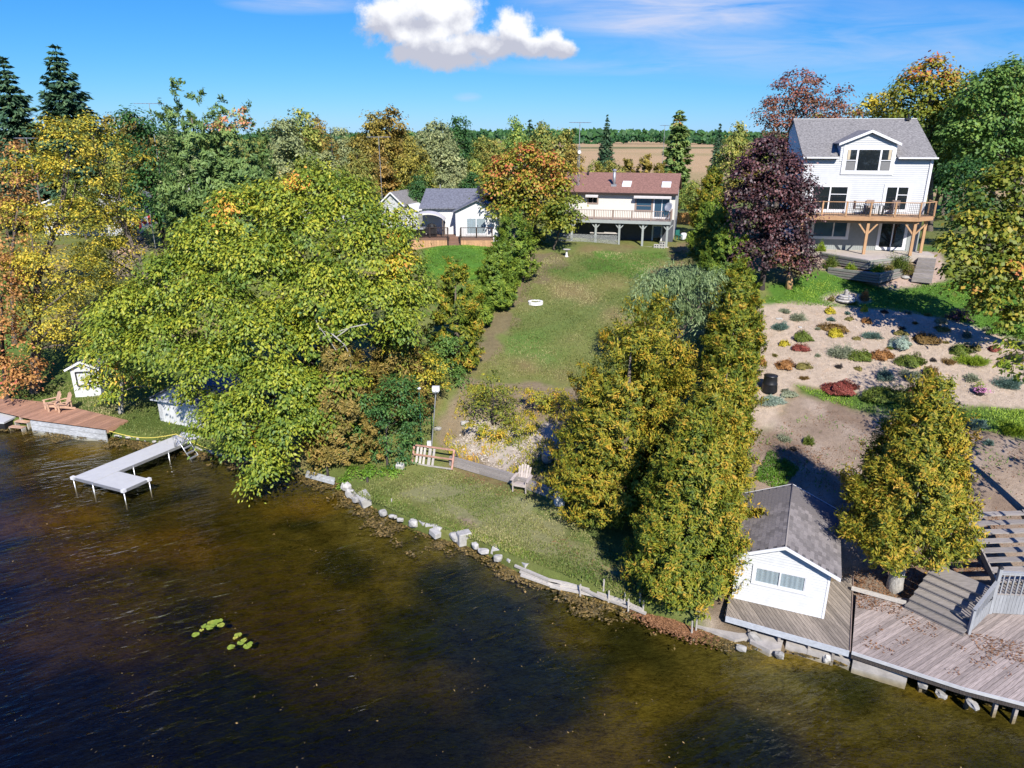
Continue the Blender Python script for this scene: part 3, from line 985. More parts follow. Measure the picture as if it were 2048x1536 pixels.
def leafy_tree(name, label, cat, base, lobes, leafm, barkm, r0=.2, group=None, wood_name='trunk', crown_name='crown', nsub=2, **kw):
    base = np.array(base, float)
    t = thing(name, label, cat, base, group=group)
    loc = [(l[0] - base[0], l[1] - base[1], l[2] - base[2], l[3]) for l in lobes]
    if 'patches' in kw:
        kw['patches'] = [(p[0] - base[0], p[1] - base[1], p[2] - base[2], p[3], p[4]) for p in kw['patches']]
    if kw.get('minz') is not None:
        kw['minz'] -= base[2]
    if r0:
        woody((0, 0, 0), loc, r0, nsub=nsub).obj(wood_name, MAT[barkm], t, smooth=True)
    link(crown_name, crown(crown_name, loc, MAT[leafm], **kw), t)
    return t


def cedar_mesh(name, H, R, mat, n=700, k=22, leaf=.16, prof=None, low=.04, tint1=.80, lump=.36, seed=0, tops=((0, 0, 1.0),)):
    """arborvitae: upright fans of scale leaves over a lumpy cone (several tops possible)"""
    prof = prof or [(0, .70), (.12, .98), (.3, 1.0), (.55, .74), (.8, .38), (.95, .12), (1, .02)]
    pa = np.array(prof)
    S, O, Tn = [], [], []
    for (tx, ty, hs) in tops:
        m = int(n / len(tops))
        mp = max(24, int(m / 9))                                     # plumes: branch ends that stand out of the cone
        h = low + (1 - low) * (1 - np.sqrt(1 - rng.random(mp) * .995)) ** .9
        az = rng.random(mp) * 2 * math.pi
        lum = 1 + lump * (np.sin(az * 3 + h * 9 + seed) * .5 + np.sin(az * 5 - h * 23 + seed * 2) * .5) * .8
        rr = R * np.interp(h, pa[:, 0], pa[:, 1]) * lum * (1.0 - .40 * rng.random(mp) ** 1.6)
        P = np.stack([tx * (.35 + .65 * h) + rr * np.cos(az), ty * (.35 + .65 * h) + rr * np.sin(az), h * H * hs], 1)
        PD = norm(np.stack([np.cos(az), np.sin(az), .55 + .8 * h], 1) + rng.normal(size=(mp, 3)) * .25)
        PL = (.34 + .33 * R) * (.6 + .7 * rng.random(mp)) * (1 - .45 * h)
        q = np.concatenate([np.arange(mp), rng.integers(mp, size=m - mp)])
        s = rng.random(m)
        S.append(P[q] + PD[q] * ((s - .35) * PL[q])[:, None] + rng.normal(size=(m, 3)) * (.27 * PL[q] * (1.05 - .8 * s))[:, None])
        O.append(np.stack([np.cos(az), np.sin(az), np.full(mp, .25)], 1)[q])
        Tn.append(np.clip(rng.random(mp)[q] * .6 + .4 * s, 0, 1))
        m2 = int(m * .75)                                            # the body of the cone behind them
        h = low + (1 - low) * (1 - np.sqrt(1 - rng.random(m2) * .998)) ** .9
        az = rng.random(m2) * 2 * math.pi
        lum = 1 + lump * (np.sin(az * 3 + h * 9 + seed) * .5 + np.sin(az * 5 - h * 23 + seed * 2) * .5) * .8
        rr = R * np.interp(h, pa[:, 0], pa[:, 1]) * lum * (.92 - .35 * rng.random(m2) ** 1.5)
        S.append(np.stack([tx * (.35 + .65 * h) + rr * np.cos(az), ty * (.35 + .65 * h) + rr * np.sin(az), h * H * hs], 1))
        O.append(np.stack([np.cos(az), np.sin(az), np.full(m2, .25)], 1))
        Tn.append(rng.random(m2) * .5)
    S = np.concatenate(S); O = np.concatenate(O); Tn = np.concatenate(Tn)
    m = len(S)
    sp = (.20 + .02 * H) * (.7 + .6 * rng.random(m))
    D = norm(O * .75 + np.array([0, 0, .62]) + rng.normal(size=(m, 3)) * .33)
    st = rng.random(m)
    idx = np.repeat(np.arange(m), k); N = len(idx)
    s = rng.random(N)
    side = norm(np.cross(D, np.array([0, 0, 1.]) + rng.normal(size=(m, 3)) * .25))
    w = (rng.random(N) - .5) * 1.1 * (1 - s * .7)
    c = S[idx] + D[idx] * (s * sp[idx])[:, None] + side[idx] * (w * sp[idx])[:, None] + rng.normal(size=(N, 3)) * (.16 * sp[idx])[:, None]
    n_ = O[idx] + np.array([0, 0, .45]) + rng.normal(size=(N, 3)) * .5
    t_ = D[idx] + side[idx] * w[:, None] * 1.2 + rng.normal(size=(N, 3)) * .2
    tint = .30 * st[idx] + .42 * rng.random(N) + .28 * Tn[idx]
    tint = tint1 * np.clip((tint - .45) * 1.7 + .45, 0, 1) + .03
    sz = leaf * (.8 + 1.0 * rng.random(N))
    return leaf_mesh(name, c, n_, t_, sz, sz * .31, tint, mat)


def cedar(label, base, H, R, leafm, n=700, k=22, leaf=.16, group=None, lean=(0, 0), barkm='bark', r0=None, name='cedar_tree', **kw):
    t = thing(name, label, 'tree', base, group=group)
    r0 = r0 or .035 * H ** .9
    MB().tube([(0, 0, -.4), (0, 0, .3), (0, 0, H * .4), (0, 0, H * .78)], [r0 * 1.3, r0, r0 * .6, r0 * .08], 8).obj('trunk', MAT[barkm], t, smooth=True)
    link('crown', cedar_mesh('crown', H, R, MAT[leafm], n, k, leaf, **kw), t)
    return t


def spruce_mesh(name, H, R, mat, levels=20, per=9, leaf=.3, gap=.0, low=.08, dens=26, power=.85, ragged=.3):
    c, n, t, ti = [], [], [], []
    for i in range(levels):
        h = low + (1 - low) * (i + .5 * rng.random()) / levels
        r = R * max(.03, (1 - h)) ** power
        nb = max(3, int(per * (.4 + r / R)))
        a0 = rng.random() * 6.28
        for b in range(nb):
            if rng.random() < gap: continue
            az = a0 + 6.283 * b / nb + rng.normal() * .22
            rl = r * (1 - ragged * .6 + ragged * 1.2 * rng.random())
            m = max(5, int(dens * rl / R * (1 + .3 * rng.random())))
            s = rng.random(m) ** .7
            dirv = np.array([math.cos(az), math.sin(az), 0]); sd = np.array([-math.sin(az), math.cos(az), 0])
            wv = (rng.random(m) - .5) * .55 * rl * (1 - s * .6)
            z = h * H - .22 * rl * s + .10 * rl * s ** 3 * 2 + rng.normal(size=m) * .05 * rl
            c.append(np.outer(s * rl, dirv) + np.outer(wv, sd) + np.stack([0 * z, 0 * z, z], 1))
            n.append(np.array([0, 0, 1.]) + dirv * .35 + rng.normal(size=(m, 3)) * .38)
            t.append(dirv + np.outer(wv / (rl + .01) * 2.2, sd) + np.array([0, 0, -.25]) + rng.normal(size=(m, 3)) * .3)
            ti.append(np.full(m, .45 * rng.random()) + .35 * rng.random(m) + .2 * s)
    c = np.concatenate(c); n = np.concatenate(n); t = np.concatenate(t); ti = np.concatenate(ti)
    sz = leaf * (.6 + .8 * rng.random(len(c)))
    return leaf_mesh(name, c, n, t, sz, sz * .42, ti, mat)


def spruce(label, base, H, R, leafm='leaf_spruce', group=None, name='spruce_tree', **kw):
    t = thing(name, label, 'tree', base, group=group)
    MB().tube([(0, 0, -.4), (0, 0, H * .5), (0, 0, H * .98)], [.022 * H, .013 * H, .02], 7).obj('trunk', MAT['bark_dark'], t, smooth=True)
    link('crown', spruce_mesh('crown', H, R, MAT[leafm], **kw), t)
    return t


def mound_mesh(name, rx, ry, h, mat, n=260, leaf=.12, spiky=0., flat=.5, tint=(0, 1), hole=0):
    """low garden shrub: leaves over a dome"""
    d = rdir(n); d[:, 2] = np.abs(d[:, 2])
    rr = (.72 + .33 * rng.random(n))[:, None]
    p1, p2, p3 = rng.random(3) * 6.28                        # irregular outline, several humps
    az = np.arctan2(d[:, 1:2], d[:, :1])
    bump_ = 1 + .20 * np.sin(az * 2 + p1) + .14 * np.sin(az * 3 + p2) + .10 * np.sin(az * 5 + p3) + .12 * np.sin(d[:, 2:3] * 6 + az * 4 + p2)
    c = d * rr * bump_ * np.array([rx, ry, h])
    out = d * np.array([1 / rx, 1 / ry, 1 / h]); out = norm(out)
    nn = out * (1 - .6 * spiky) + np.array([0, 0, flat]) + rng.normal(size=(n, 3)) * .4
    t = (out * (.5 + spiky) + rng.normal(size=(n, 3)) * .6) if spiky else rng.normal(size=(n, 3))
    if spiky:
        nn = np.cross(t, rng.normal(size=(n, 3)))
        c = c * (.55 + .5 * rng.random((n, 1)))
    ti = tint[0] + (tint[1] - tint[0]) * rng.random(n)
    sz = leaf * (.6 + .8 * rng.random(n))
    return leaf_mesh(name, c, nn, t, sz * (1.6 if spiky else 1), sz * (.28 if spiky else .6), ti, mat)
# ---------------------------------------------------------------- building parts
def lap_wall(mb, x0, x1, z0, z1, y, exposure, proud=.014, xl=None, xr=None):
    """clapboard wall in the plane y (outside is -y): one zigzag sheet; xl/xr give the outline at height z"""
    zs = np.arange(z0, z1 - 1e-6, exposure)
    prev = None
    vs, fs = [], []
    for z in zs:
        zt = min(z + exposure, z1)
        for zz, yy in ((z, y - proud), (zt, y)):
            a = xl(zz) if xl else x0
            b = xr(zz) if xr else x1
            vs += [(a, yy, zz), (b, yy, zz)]
    for i in range(len(vs) // 2 - 1):
        fs.append((2 * i, 2 * i + 1, 2 * i + 3, 2 * i + 2))
    mb.add(vs, fs)


def window(parent, x0, z0, x1, z1, y, cols=2, glass='glass', frame_w=.07, trim=.10, mat='white_trim', curtains=False, sill=False, rows=None, name='window', bottom=None, curtain_mat='curtain'):
    """a window proud of the wall plane y (outside is -y): casing with sashes and panes under it"""
    m = MB()
    m.box(x0 - trim, y - .045, z1, x1 + trim, y + .01, z1 + trim); m.box(x0 - trim, y - .045, z0 - trim, x1 + trim, y + .01, z0)
    m.box(x0 - trim, y - .045, z0, x0, y + .01, z1); m.box(x1, y - .045, z0, x1 + trim, y + .01, z1)
    w = m.obj(name, MAT[mat], parent)
    fr = MB()
    xs_ = cols if isinstance(cols, (list, tuple)) else list(np.linspace(x0, x1, cols + 1))
    for xm in xs_[1:-1]:
        fr.box(xm - frame_w / 2, y - .055, z0 + .003, xm + frame_w / 2, y - .002, z1 - .003)
    f2 = frame_w * .6
    fr.box(x0 + .003, y - .035, z1 - f2, x1 - .003, y - .003, z1 - .003); fr.box(x0 + .003, y - .035, z0 + .003, x1 - .003, y - .003, z0 + f2)
    fr.box(x0 + .003, y - .034, z0 + f2, x0 + f2, y - .004, z1 - f2); fr.box(x1 - f2, y - .034, z0 + f2, x1 - .003, y - .004, z1 - f2)
    if rows:
        for (xa, xb, zr) in rows:
            fr.box(xa + .01, y - .04, zr - .025, xb - .01, y - .0035, zr + .025)
    fr.obj('sash', MAT[mat], w)
    if curtains:
        cm = MB()
        for a, b in zip(xs_[:-1], xs_[1:]):
            n = max(8, int((b - a) / .035))
            pts = [(a + (b - a) * i / n, y - .012 - .008 * math.sin(i * 1.25) - .006 * math.sin(i * .53)) for i in range(n + 1)]
            vs = [(px_, py_, z0 + .01) for px_, py_ in pts] + [(px_, py_, z1 - .01) for px_, py_ in pts]
            cm.add(vs, [(i, i + 1, n + 2 + i, n + 1 + i) for i in range(n)])
        cm.obj('curtain', MAT[curtain_mat], w)
    for a, b in zip(xs_[:-1], xs_[1:]):
        MB().box(a + .004, y - .030, z0 + .004, b - .004, y - .026 + (0 if curtains else .018), z1 - .004).obj('pane', MAT['clear' if curtains else glass], w)
    return w


def slab(mb, p00, p10, p11, p01, th):
    """roof plane given by four top corners, thickness downward"""
    a = [np.array(p, float) for p in (p00, p10, p11, p01)]
    b = [p - np.array([0, 0, th]) for p in a]
    return mb.add(a + b, [(0, 1, 2, 3), (7, 6, 5, 4), (0, 4, 5, 1), (1, 5, 6, 2), (2, 6, 7, 3), (3, 7, 4, 0)])


def clip_strip(poly, d, lo, hi):
    """part of a polygon with lo <= p.d <= hi"""
    def half(P, s, lim):
        out = []
        for i in range(len(P)):
            a, b = P[i], P[(i + 1) % len(P)]
            da, db = s * (np.dot(a, d) - lim), s * (np.dot(b, d) - lim)
            if da >= 0: out.append(a)
            if (da >= 0) != (db >= 0):
                out.append(a + (b - a) * (da / (da - db)))
        return out
    P = half([np.array(p, float) for p in poly], 1, lo)
    return half(P, -1, hi) if len(P) > 2 else P


def area2(P):
    return .5 * abs(sum(P[i][0] * P[(i + 1) % len(P)][1] - P[(i + 1) % len(P)][0] * P[i][1] for i in range(len(P))))


def planks(parent, poly, ang, w, z, mat, th=.035, gap=.012, name='plank', jitter=.006):
    """lay planks along angle ang (in the parent's frame) over polygon poly; every plank a mesh of its own, x along its length"""
    dl = np.array([math.cos(ang), math.sin(ang)]); dn = np.array([-dl[1], dl[0]])
    pr = [np.dot(p, dn) for p in poly]
    s = min(pr)
    k = 0
    while s < max(pr) - .02:
        P = clip_strip(poly, dn, s + gap / 2, s + w - gap / 2)
        s += w
        if len(P) < 3 or area2(P) < .004:
            continue
        c = sum(P) / len(P)
        Q = [(np.dot(p - c, dl), np.dot(p - c, dn)) for p in P]
        o = MB().prism(Q, -th, 0).obj(name, MAT[mat], parent)
        o.location = (c[0], c[1], z + jitter * (rng.random() - .5))
        o.rotation_euler = (0, 0, ang)
        k += 1
    return k


def loc2(fr, p):
    """world point -> local coordinates of frame matrix fr"""
    q = fr.inverted() @ Vector((float(p[0]), float(p[1]), float(p[2]) if len(p) > 2 else 0))
    return q


def railing(parent, a, b, h=.9, post=True, mat='rail_brown', bal_mat=None, spacing=.13, z=0., bal=.03, top=(.10, .04), individually=False, posts_every=1.6, post_w=.09, bottom=.1):
    """rail between two points: posts, top and bottom rail, balusters"""
    a, b = np.array(a, float), np.array(b, float)
    L = np.linalg.norm(b - a); d = (b - a) / L
    az, bz = np.array([a[0], a[1], z]), np.array([b[0], b[1], z])
    up = np.array([0, 0, 1.])
    MB().beam(az + up * h, bz + up * h, top[0], top[1]).obj('top_rail', MAT[mat], parent)
    MB().beam(az + up * bottom, bz + up * bottom, .05, .04).obj('bottom_rail', MAT[bal_mat or mat], parent)
    if post:
        n = max(1, int(round(L / posts_every)))
        for i in range(n + 1):
            p = az + (bz - az) * i / n
            MB().beam(p, p + up * (h + .04), post_w, post_w, (d[0], d[1], 0)).obj('post', MAT[mat], parent)
    n = int(L / spacing)
    if individually:
        me = MB().beam((0, 0, bottom), (0, 0, h - top[1] / 2), bal, bal, (d[0], d[1], 0)).mesh('baluster', MAT[bal_mat or mat])
        for i in range(1, n):
            o = link('baluster', me, parent); o.location = tuple(az + (bz - az) * i / n)
    else:
        mb = MB()
        for i in range(1, n):
            p = az + (bz - az) * i / n
            mb.beam(p + up * bottom, p + up * (h - .02), bal, bal, (d[0], d[1], 0))
        mb.obj('balusters', MAT[bal_mat or mat], parent, kind='stuff')


# ---------------------------------------------------------------- white boathouse on its wooden deck (right foreground)
ZD = .72
FL, FR = np.array([8.745, 23.79, ZD]), np.array([11.80, 22.50, ZD])
BU = (FR - FL); BW = float(np.linalg.norm(BU)); BU = BU / BW; BV = np.array([-BU[1], BU[0], 0])
BF = frame(FL, BU, BV)
bh = thing('boathouse', 'small white boathouse with a grey shingled gable roof at the water', 'boathouse', mat=BF)
HW, BD, RISE = 2.08, 5.0, .72
half = BW / 2
oh = .34
sl = RISE / half
m = MB()
lap_wall(m, 0, BW, 0, HW + RISE, 0, .115, .022, xl=lambda z: max(0, (z - HW) / sl) if z > HW else 0, xr=lambda z: BW - (max(0, (z - HW) / sl) if z > HW else 0))
m.obj('front_wall', MAT['boat_siding'], bh)
m = MB()
m.add([(0, 0, 0), (0, BD, 0), (0, BD, HW), (0, 0, HW)], [(0, 1, 2, 3)]); m.add([(BW, 0, 0), (BW, BD, 0), (BW, BD, HW), (BW, 0, HW)], [(3, 2, 1, 0)])
m.add([(0, BD, 0), (BW, BD, 0), (BW, BD, HW), (half, BD, HW + RISE), (0, BD, HW)], [(0, 1, 2, 3, 4)])
m.obj('side_wall', MAT['boat_siding'], bh)
for x in (-.03, BW - .05):
    MB().box(x, -.03, 0, x + .08, .05, HW - .02).obj('corner_trim', MAT['white_trim'], bh)
zr = HW + RISE + .07
ze = HW + .07 - sl * oh
Y0, Y1 = -.26, BD + .2
for s in (0, 1):
    xe = -oh if s == 0 else BW + oh
    mb = MB()
    slab(mb, (half, Y0, zr), (xe, Y0, ze), (xe, Y1, ze), (half, Y1, zr), .06)
    rf = mb.obj('roof', MAT['roof_base'], bh)
    # shingles: overlapping tabs, each its own piece
    slope = math.hypot(half + oh, zr - ze)
    rows_, tabw, exp_ = 14, .30, slope / 14
    dx, dz = (xe - half) / slope, (ze - zr) / slope
    me = MB().box(-tabw / 2 + .004, -.004, 0, tabw / 2 - .004, exp_ * 1.15, .009).mesh('shingle', MAT['shingle'])
    rot = Matrix(((0, dx, -dz * (1 if s else -1), 0), (1, 0, 0, 0), (0, dz, dx * (1 if s else -1), 0), (0, 0, 0, 1)))
    cols_ = int((Y1 - Y0) / tabw) + 1
    rest = MB()
    for r in range(rows_):
        for c_ in range(cols_ + 1):
            yy = Y0 + (c_ + (.5 if r % 2 else 0)) * tabw
            if yy < Y0 + .1 or yy > Y1 - .1: continue
            far_ = yy > 3.4
            dist = r * exp_
            base = Vector((half + dx * dist, yy + rng.normal() * .006, zr + dz * dist + .004))
            nrm = Vector((rot[0][2], 0, rot[2][2]))
            M = Matrix.Translation(base + nrm * (.003 + .002 * rng.random())) @ rot @ Matrix.Rotation(.028, 4, 'X')
            if far_:
                vs = [M @ v.co for v in me.vertices]
                rest.add([tuple(v) for v in vs], [tuple(p.vertices) for p in me.polygons])
            else:
                o = link('shingle', me, rf); o.matrix_local = M
    rest.obj('shingle_field', MAT['shingle'], rf, kind='stuff')
    for (ya, yb) in ((Y0 - .028, Y0 - .002), (Y1 + .002, Y1 + .028)):
        fz = MB().add([(half, ya, zr + .015), (xe, ya, ze + .015), (xe, ya, ze - .12), (half, ya, zr - .12), (half, yb, zr + .015), (xe, yb, ze + .015), (xe, yb, ze - .12), (half, yb, zr - .12)],
               [(0, 1, 2, 3), (7, 6, 5, 4), (0, 4, 5, 1), (1, 5, 6, 2), (2, 6, 7, 3), (3, 7, 4, 0)])
        fz.obj('bargeboard', MAT['white_trim'], bh)
MB().tube([(half, Y0, zr + .012), (half, Y1, zr + .012)], .03, 8).obj('ridge_cap', MAT['shingle'], bh, smooth=True)
window(bh, .72, .98, 2.52, 1.62, -.012, cols=2, curtains=True, frame_w=.06, trim=.11)

# its deck, planks running toward the lake
dk = thing('boathouse_deck', 'grey weathered plank deck under the white boathouse', 'deck', (0, 0, 0))
bdl, bdr, bbk = at_z(1452, 1231, ZD), at_z(1699, 1301, ZD), at_z(1706, 1150, ZD)
bdk_poly = [bdl[:2], bdr[:2], bbk[:2], (FR + BV * 2.4)[:2] - BU[:2] * 0, (FL + BV * .5)[:2] - BU[:2] * .15]
planks(dk, bdk_poly, math.radians(-83), .135, ZD - .012, 'deck_grey')
fv = (bdr - bdl) / np.linalg.norm(bdr - bdl); fn = np.array([fv[1], -fv[0], 0])
MB().beam(bdl + fn * .025 - np.array([0, 0, .13]), bdr + fn * .025 - np.array([0, 0, .13]), .04, .24).obj('fascia_board', MAT['fascia'], dk)
sd_ = np.array([*bdk_poly[4], ZD])
MB().beam(bdl - np.array([0, 0, .15]), sd_ - np.array([0, 0, .15]), .04, .2).obj('side_board', MAT['fascia'], dk)
MB().beam(bdr + np.array([.02, 0, -.02]), bbk + np.array([.02, 0, -.02]), .03, .09).obj('divider_board', MAT['rail_brown'], dk)
for k_, (px, py) in enumerate(((1500, 1262), (1560, 1281), (1620, 1299), (1668, 1312))):
    p = at_z(px, py, .3)
    MB().beam((p[0], p[1] + .12, -.7), (p[0], p[1] + .12, ZD - .05), .1, .1).obj('post', MAT['old_wood'], dk)

# ---------------------------------------------------------------- big plank deck at the right with steps and railing
dk2 = thing('plank_deck', 'wide pinkish grey plank deck along the water at the right edge', 'deck', (0, 0, 0))
r0_ = bdr + np.array([.05, -.02, 0])
edge_pts = [at_z(1704, 1302, ZD), at_z(1790, 1330, ZD), at_z(1830, 1343, ZD), at_z(1930, 1375, ZD), at_z(2060, 1408, ZD), at_z(2180, 1450, ZD)]
p_back = [at_z(2200, 1240, ZD), at_z(1990, 1222, ZD), at_z(1812, 1196, ZD), at_z(1713, 1188, ZD)]
poly2 = [e[:2] for e in edge_pts] + [p[:2] for p in p_back]
planks(dk2, poly2, math.radians(31.8), .138, ZD - .012, 'deck_front')
for a, b in zip(edge_pts[:-1], edge_pts[1:]):
    d_ = (b - a) / np.linalg.norm(b - a); n_ = np.array([d_[1], -d_[0], 0])
    MB().beam(a + n_ * .02 - np.array([0, 0, .06]), b + n_ * .02 - np.array([0, 0, .06]), .04, .12).obj('fascia_board', MAT['fascia_white'], dk2)
    MB().beam(a - n_ * .05 - np.array([0, 0, .25]), b - n_ * .05 - np.array([0, 0, .25]), .05, .15).obj('joist', MAT['bark_dark'], dk2)
for px, py in ((1850, 1368), (1895, 1380), (1945, 1400), (2000, 1415), (2040, 1428)):
    p = at_z(px, py, .2)
    MB().beam((p[0], p[1] + .2, -.8), (p[0], p[1] + .2, ZD - .06), .11, .11).obj('post', MAT['old_wood'], dk2)

# steps: lower flight (six treads) up to a landing behind the railing
def flight(name, label, treads, rise, mat='old_wood', open_=False):
    """treads: list of (front-left, front-right) world xy pairs from the bottom up, plus the last back edge"""
    st = thing(name, label, 'stairs', (0, 0, 0))
    for i in range(len(treads) - 1):
        (a, b), (c_, d_) = treads[i][:2], treads[i + 1][:2]
        z = treads[i][2]
        ov = -.09 if open_ else .03             # open flight: a dark gap in front of every tread
        fw = (np.array(a) - np.array(c_)); fw = fw / np.linalg.norm(fw) * ov
        n1 = MB().prism([np.array(a) + fw, np.array(b) + fw, d_, c_], -.045, 0)
        o = n1.obj('tread', MAT[mat], st); o.location = (0, 0, z)
        if open_:
            continue
        rb = MB().prism([np.array(a) - fw * .2, np.array(b) - fw * .2, np.array(b) - fw * 1.2, np.array(a) - fw * 1.2], -rise + .004, -.046)
        o = rb.obj('riser', MAT[mat], st); o.location = (0, 0, z)
    return st


tr = []
zz = ZD
bl, br = (1810, 1222), (1943, 1270)
pts_l = [(1810, 1210), (1820, 1197), (1830, 1185), (1838, 1174), (1847, 1163), (1857, 1151)]
pts_r = [(1928, 1266), (1933, 1251), (1938, 1234), (1942, 1218), (1947, 1203), (1952, 1188)]
tl0, tr0 = at_z(*pts_l[0], ZD + .15)[:2], at_z(*pts_r[0], ZD + .15)[:2]
back = np.array([-(tr0 - tl0)[1], (tr0 - tl0)[0]]); back = back / np.linalg.norm(back)
for i in range(7):
    tr.append((tl0 + back * .335 * i, tr0 + back * .335 * i, ZD + .16 * (i + 1)))
tr[-1] = (tl0 + back * (.335 * 6 + .5), tr0 + back * (.335 * 6 + .5), 0)
flight('lower_stairs', 'lower flight of grey wooden steps rising from the plank deck', tr, .16)
SIDEV = (tr0 - tl0) / np.linalg.norm(tr0 - tl0)
# upper flight behind it, wide boards
up0, up1 = at_z(2001, 1160, 1.95)[:2], at_z(2001, 1160, 1.95)[:2] + SIDEV * 2.4
tr2 = []
uv_ = np.array([.10, 1.0]); uv_ = uv_ / np.linalg.norm(uv_)
for i in range(9):
    tr2.append((up0 + uv_ * .42 * i, up0 + uv_ * .42 * i + np.array([2.6, .15]), 1.80 + .17 * i))
flight('upper_stairs', 'upper flight of wide bleached steps climbing at the right edge', tr2, .17, 'old_wood', True)
ust = [o for o in bpy.data.objects if o.name.startswith('upper_stairs')][0]
for s_ in (0, 1):
    q0_, q1_ = tr2[0][s_], tr2[-1][s_]
    MB().beam((q0_[0], q0_[1], 1.80 - .22), (q1_[0], q1_[1], 1.80 + .17 * 8 - .22), .06, .28).obj('stringer', MAT['old_wood'], ust)
# landing deck with skirt and railing
ld = thing('stair_landing', 'grey landing with vertical skirt boards and slatted railing beside the stairs', 'landing', (0, 0, 0))
zl = 1.62
c0, c1 = at_z(1937, 1268, ZD)[:2], at_z(1985, 1172, 1.62 + .0)[:2]
c1 = c0 + back * 1.95
c2 = c1 + np.array([2.8, -.25])
planks(ld, [c1 + (c0 - c1) * .02, c2 + (0, .0), c2 + (.2, 1.5), c1 + back * 1.45], math.radians(-10), .14, zl, 'old_wood')
def skirt(a, b, z0, z1, w=.12):
    a, b = np.array(a), np.array(b); L = np.linalg.norm(b - a); n = max(1, int(L / w)); d = (b - a) / L; nn = np.array([d[1], -d[0]])
    for i in range(n):
        p, q = a + d * (L * i / n + .004), a + d * (L * (i + 1) / n - .004)
        o = MB().prism([p, q, q - nn * .025, p - nn * .025], z0, z1).obj('skirt_board', MAT['grey_paint_wood'], ld)
skirt(c0, c1, ZD + .01, ZD + .62)
skirt(c1, c2, ZD + .01, zl - .05)
MB().prism([c0 - .05, c0 + (.05, -.05), c0 + .05, c0 + (-.05, .05)], ZD, ZD + 1.02).obj('post', MAT['grey_paint_wood'], ld)
def rail3(a, za, b, zb, h, n):
    a3, b3 = np.array([*a, za]), np.array([*b, zb]); u_ = np.array([0, 0, 1.])
    MB().beam(a3 + u_ * h, b3 + u_ * h, .12, .04).obj('top_rail', MAT['grey_paint_wood'], ld)
    MB().beam(a3 + u_ * (h - .08), b3 + u_ * (h - .08), .05, .09).obj('rail', MAT['grey_paint_wood'], ld)
    for i in range(n + 1):
        p = a3 + (b3 - a3) * (i / n)
        MB().beam(p - u_ * .05, p + u_ * (h - .03), .045, .045, (b3[0] - a3[0], b3[1] - a3[1], 0)).obj('baluster', MAT['grey_paint_wood'], ld)
rail3(c0, ZD + .5, c1, zl + .0, .55, 13)
rail3(c1, zl, c2, zl, .95, 15)
MB().prism([c1 - .06, c1 + (.06, -.06), c1 + .06, c1 + (-.06, .06)], ZD, zl + 1.1).obj('post', MAT['grey_paint_wood'], ld)
cap = MB().lathe([(.09, 0), (.1, .03), (.06, .07), (.0, .08)], 10).obj('post_lamp', MAT['black_metal'], ld); cap.location = (c1[0], c1[1], zl + 1.1)

# ---------------------------------------------------------------- large white house (right, on top of the slope)
th = math.radians(10)
HU, HV = np.array([math.cos(th), -math.sin(th), 0]), np.array([math.sin(th), math.cos(th), 0])
HO = np.array([20.34, 53.31, 10.1])
HF = frame(HO, HU, HV)
wh = thing('white_house', 'large white three storey house with grey roof and timber deck', 'house', mat=HF)
X0, X1, HE, HR, YR, YB = .55, 9.1, 6.52, 9.05, 5.2, 6.8
HB = 8.3
m = MB(); lap_wall(m, X0, X1, 2.55, HE, 0, .14, .024); m.obj('upper_wall', MAT['white_siding'], wh)
m = MB()
for i in range(int((X1 - X0) / .15)):
    x = X0 + i * .15
    m.box(x + .01, -.012, 0, x + .14, 0, 2.55)
m.box(X0, .001, -.5, X1, .1, 2.545)
m.obj('lower_wall', MAT['grey_siding'], wh)
for x in (X0, X1):
    m = MB()
    s = -1 if x == X0 else 1
    n_ = int((HR - 0) / .12)
    ys_ = lambda z: (0 if z < HE else (z - HE) / (HR - HE) * YR, YB if z < HB else YB - (z - HB) / (HR - HB) * (YB - YR))
    vs, fs = [], []
    for i in range(n_):
        z0_, z1_ = i * .12, min((i + 1) * .12, HR - .02)
        for zz_, px_ in ((z0_, x + s * .014), (z1_, x)):
            a_, b_ = ys_(zz_); vs += [(px_, a_, zz_), (px_, b_, zz_)]
    for i in range(len(vs) // 2 - 1):
        fs.append((2 * i, 2 * i + 1, 2 * i + 3, 2 * i + 2))
    m.add(vs, fs); m.obj('gable_wall', MAT['white_siding'], wh)
MB().box(X0, YB - .1, 0, X1, YB, HB).obj('back_wall', MAT['white_siding'], wh)
for x in (X0 - .02, X1 - .08):
    MB().box(x, -.03, 2.6, x + .10, .0, HE - .02).obj('corner_trim', MAT['white_trim'], wh)
rm = MB()
sp_ = (HR - HE) / YR
for a_, b_, y_ in ((X0 - .12, 2.80, -.32), (2.801, 6.70, .25), (6.701, X1 + .15, -.32)):
    slab(rm, (a_, y_, HE + .08 + sp_ * y_), (b_, y_, HE + .08 + sp_ * y_), (b_, YR, HR + .08), (a_, YR, HR + .08), .09)
slab(rm, (X0 - .12, YR, HR + .078), (X1 + .15, YR, HR + .078), (X1 + .15, YB + .2, HB - .02), (X0 - .12, YB + .2, HB - .02), .09)
rf = rm.obj('roof', MAT['roof_grey'], wh)
MB().box(X0 - .12, YR - .08, HR + .07, X1 + .15, YR + .08, HR + .105).obj('ridge_cap', MAT['white_trim'], rf)
for (a_, b_) in ((X0 - .14, 2.78), (6.72, X1 + .17)):
    MB().box(a_, -.44, HE - .12, b_, -.325, HE - .02).obj('gutter', MAT['white_trim'], wh)
MB().tube([(8.55, YR - .35, HR - .1), (8.55, YR - .35, HR + .35)], .07, 8).obj('vent_pipe', MAT['black_metal'], rf)
MB().box(8.40, YR - .5, HR - .02, 8.7, YR - .2, HR + .1).obj('vent_base', MAT['black_metal'], rf)
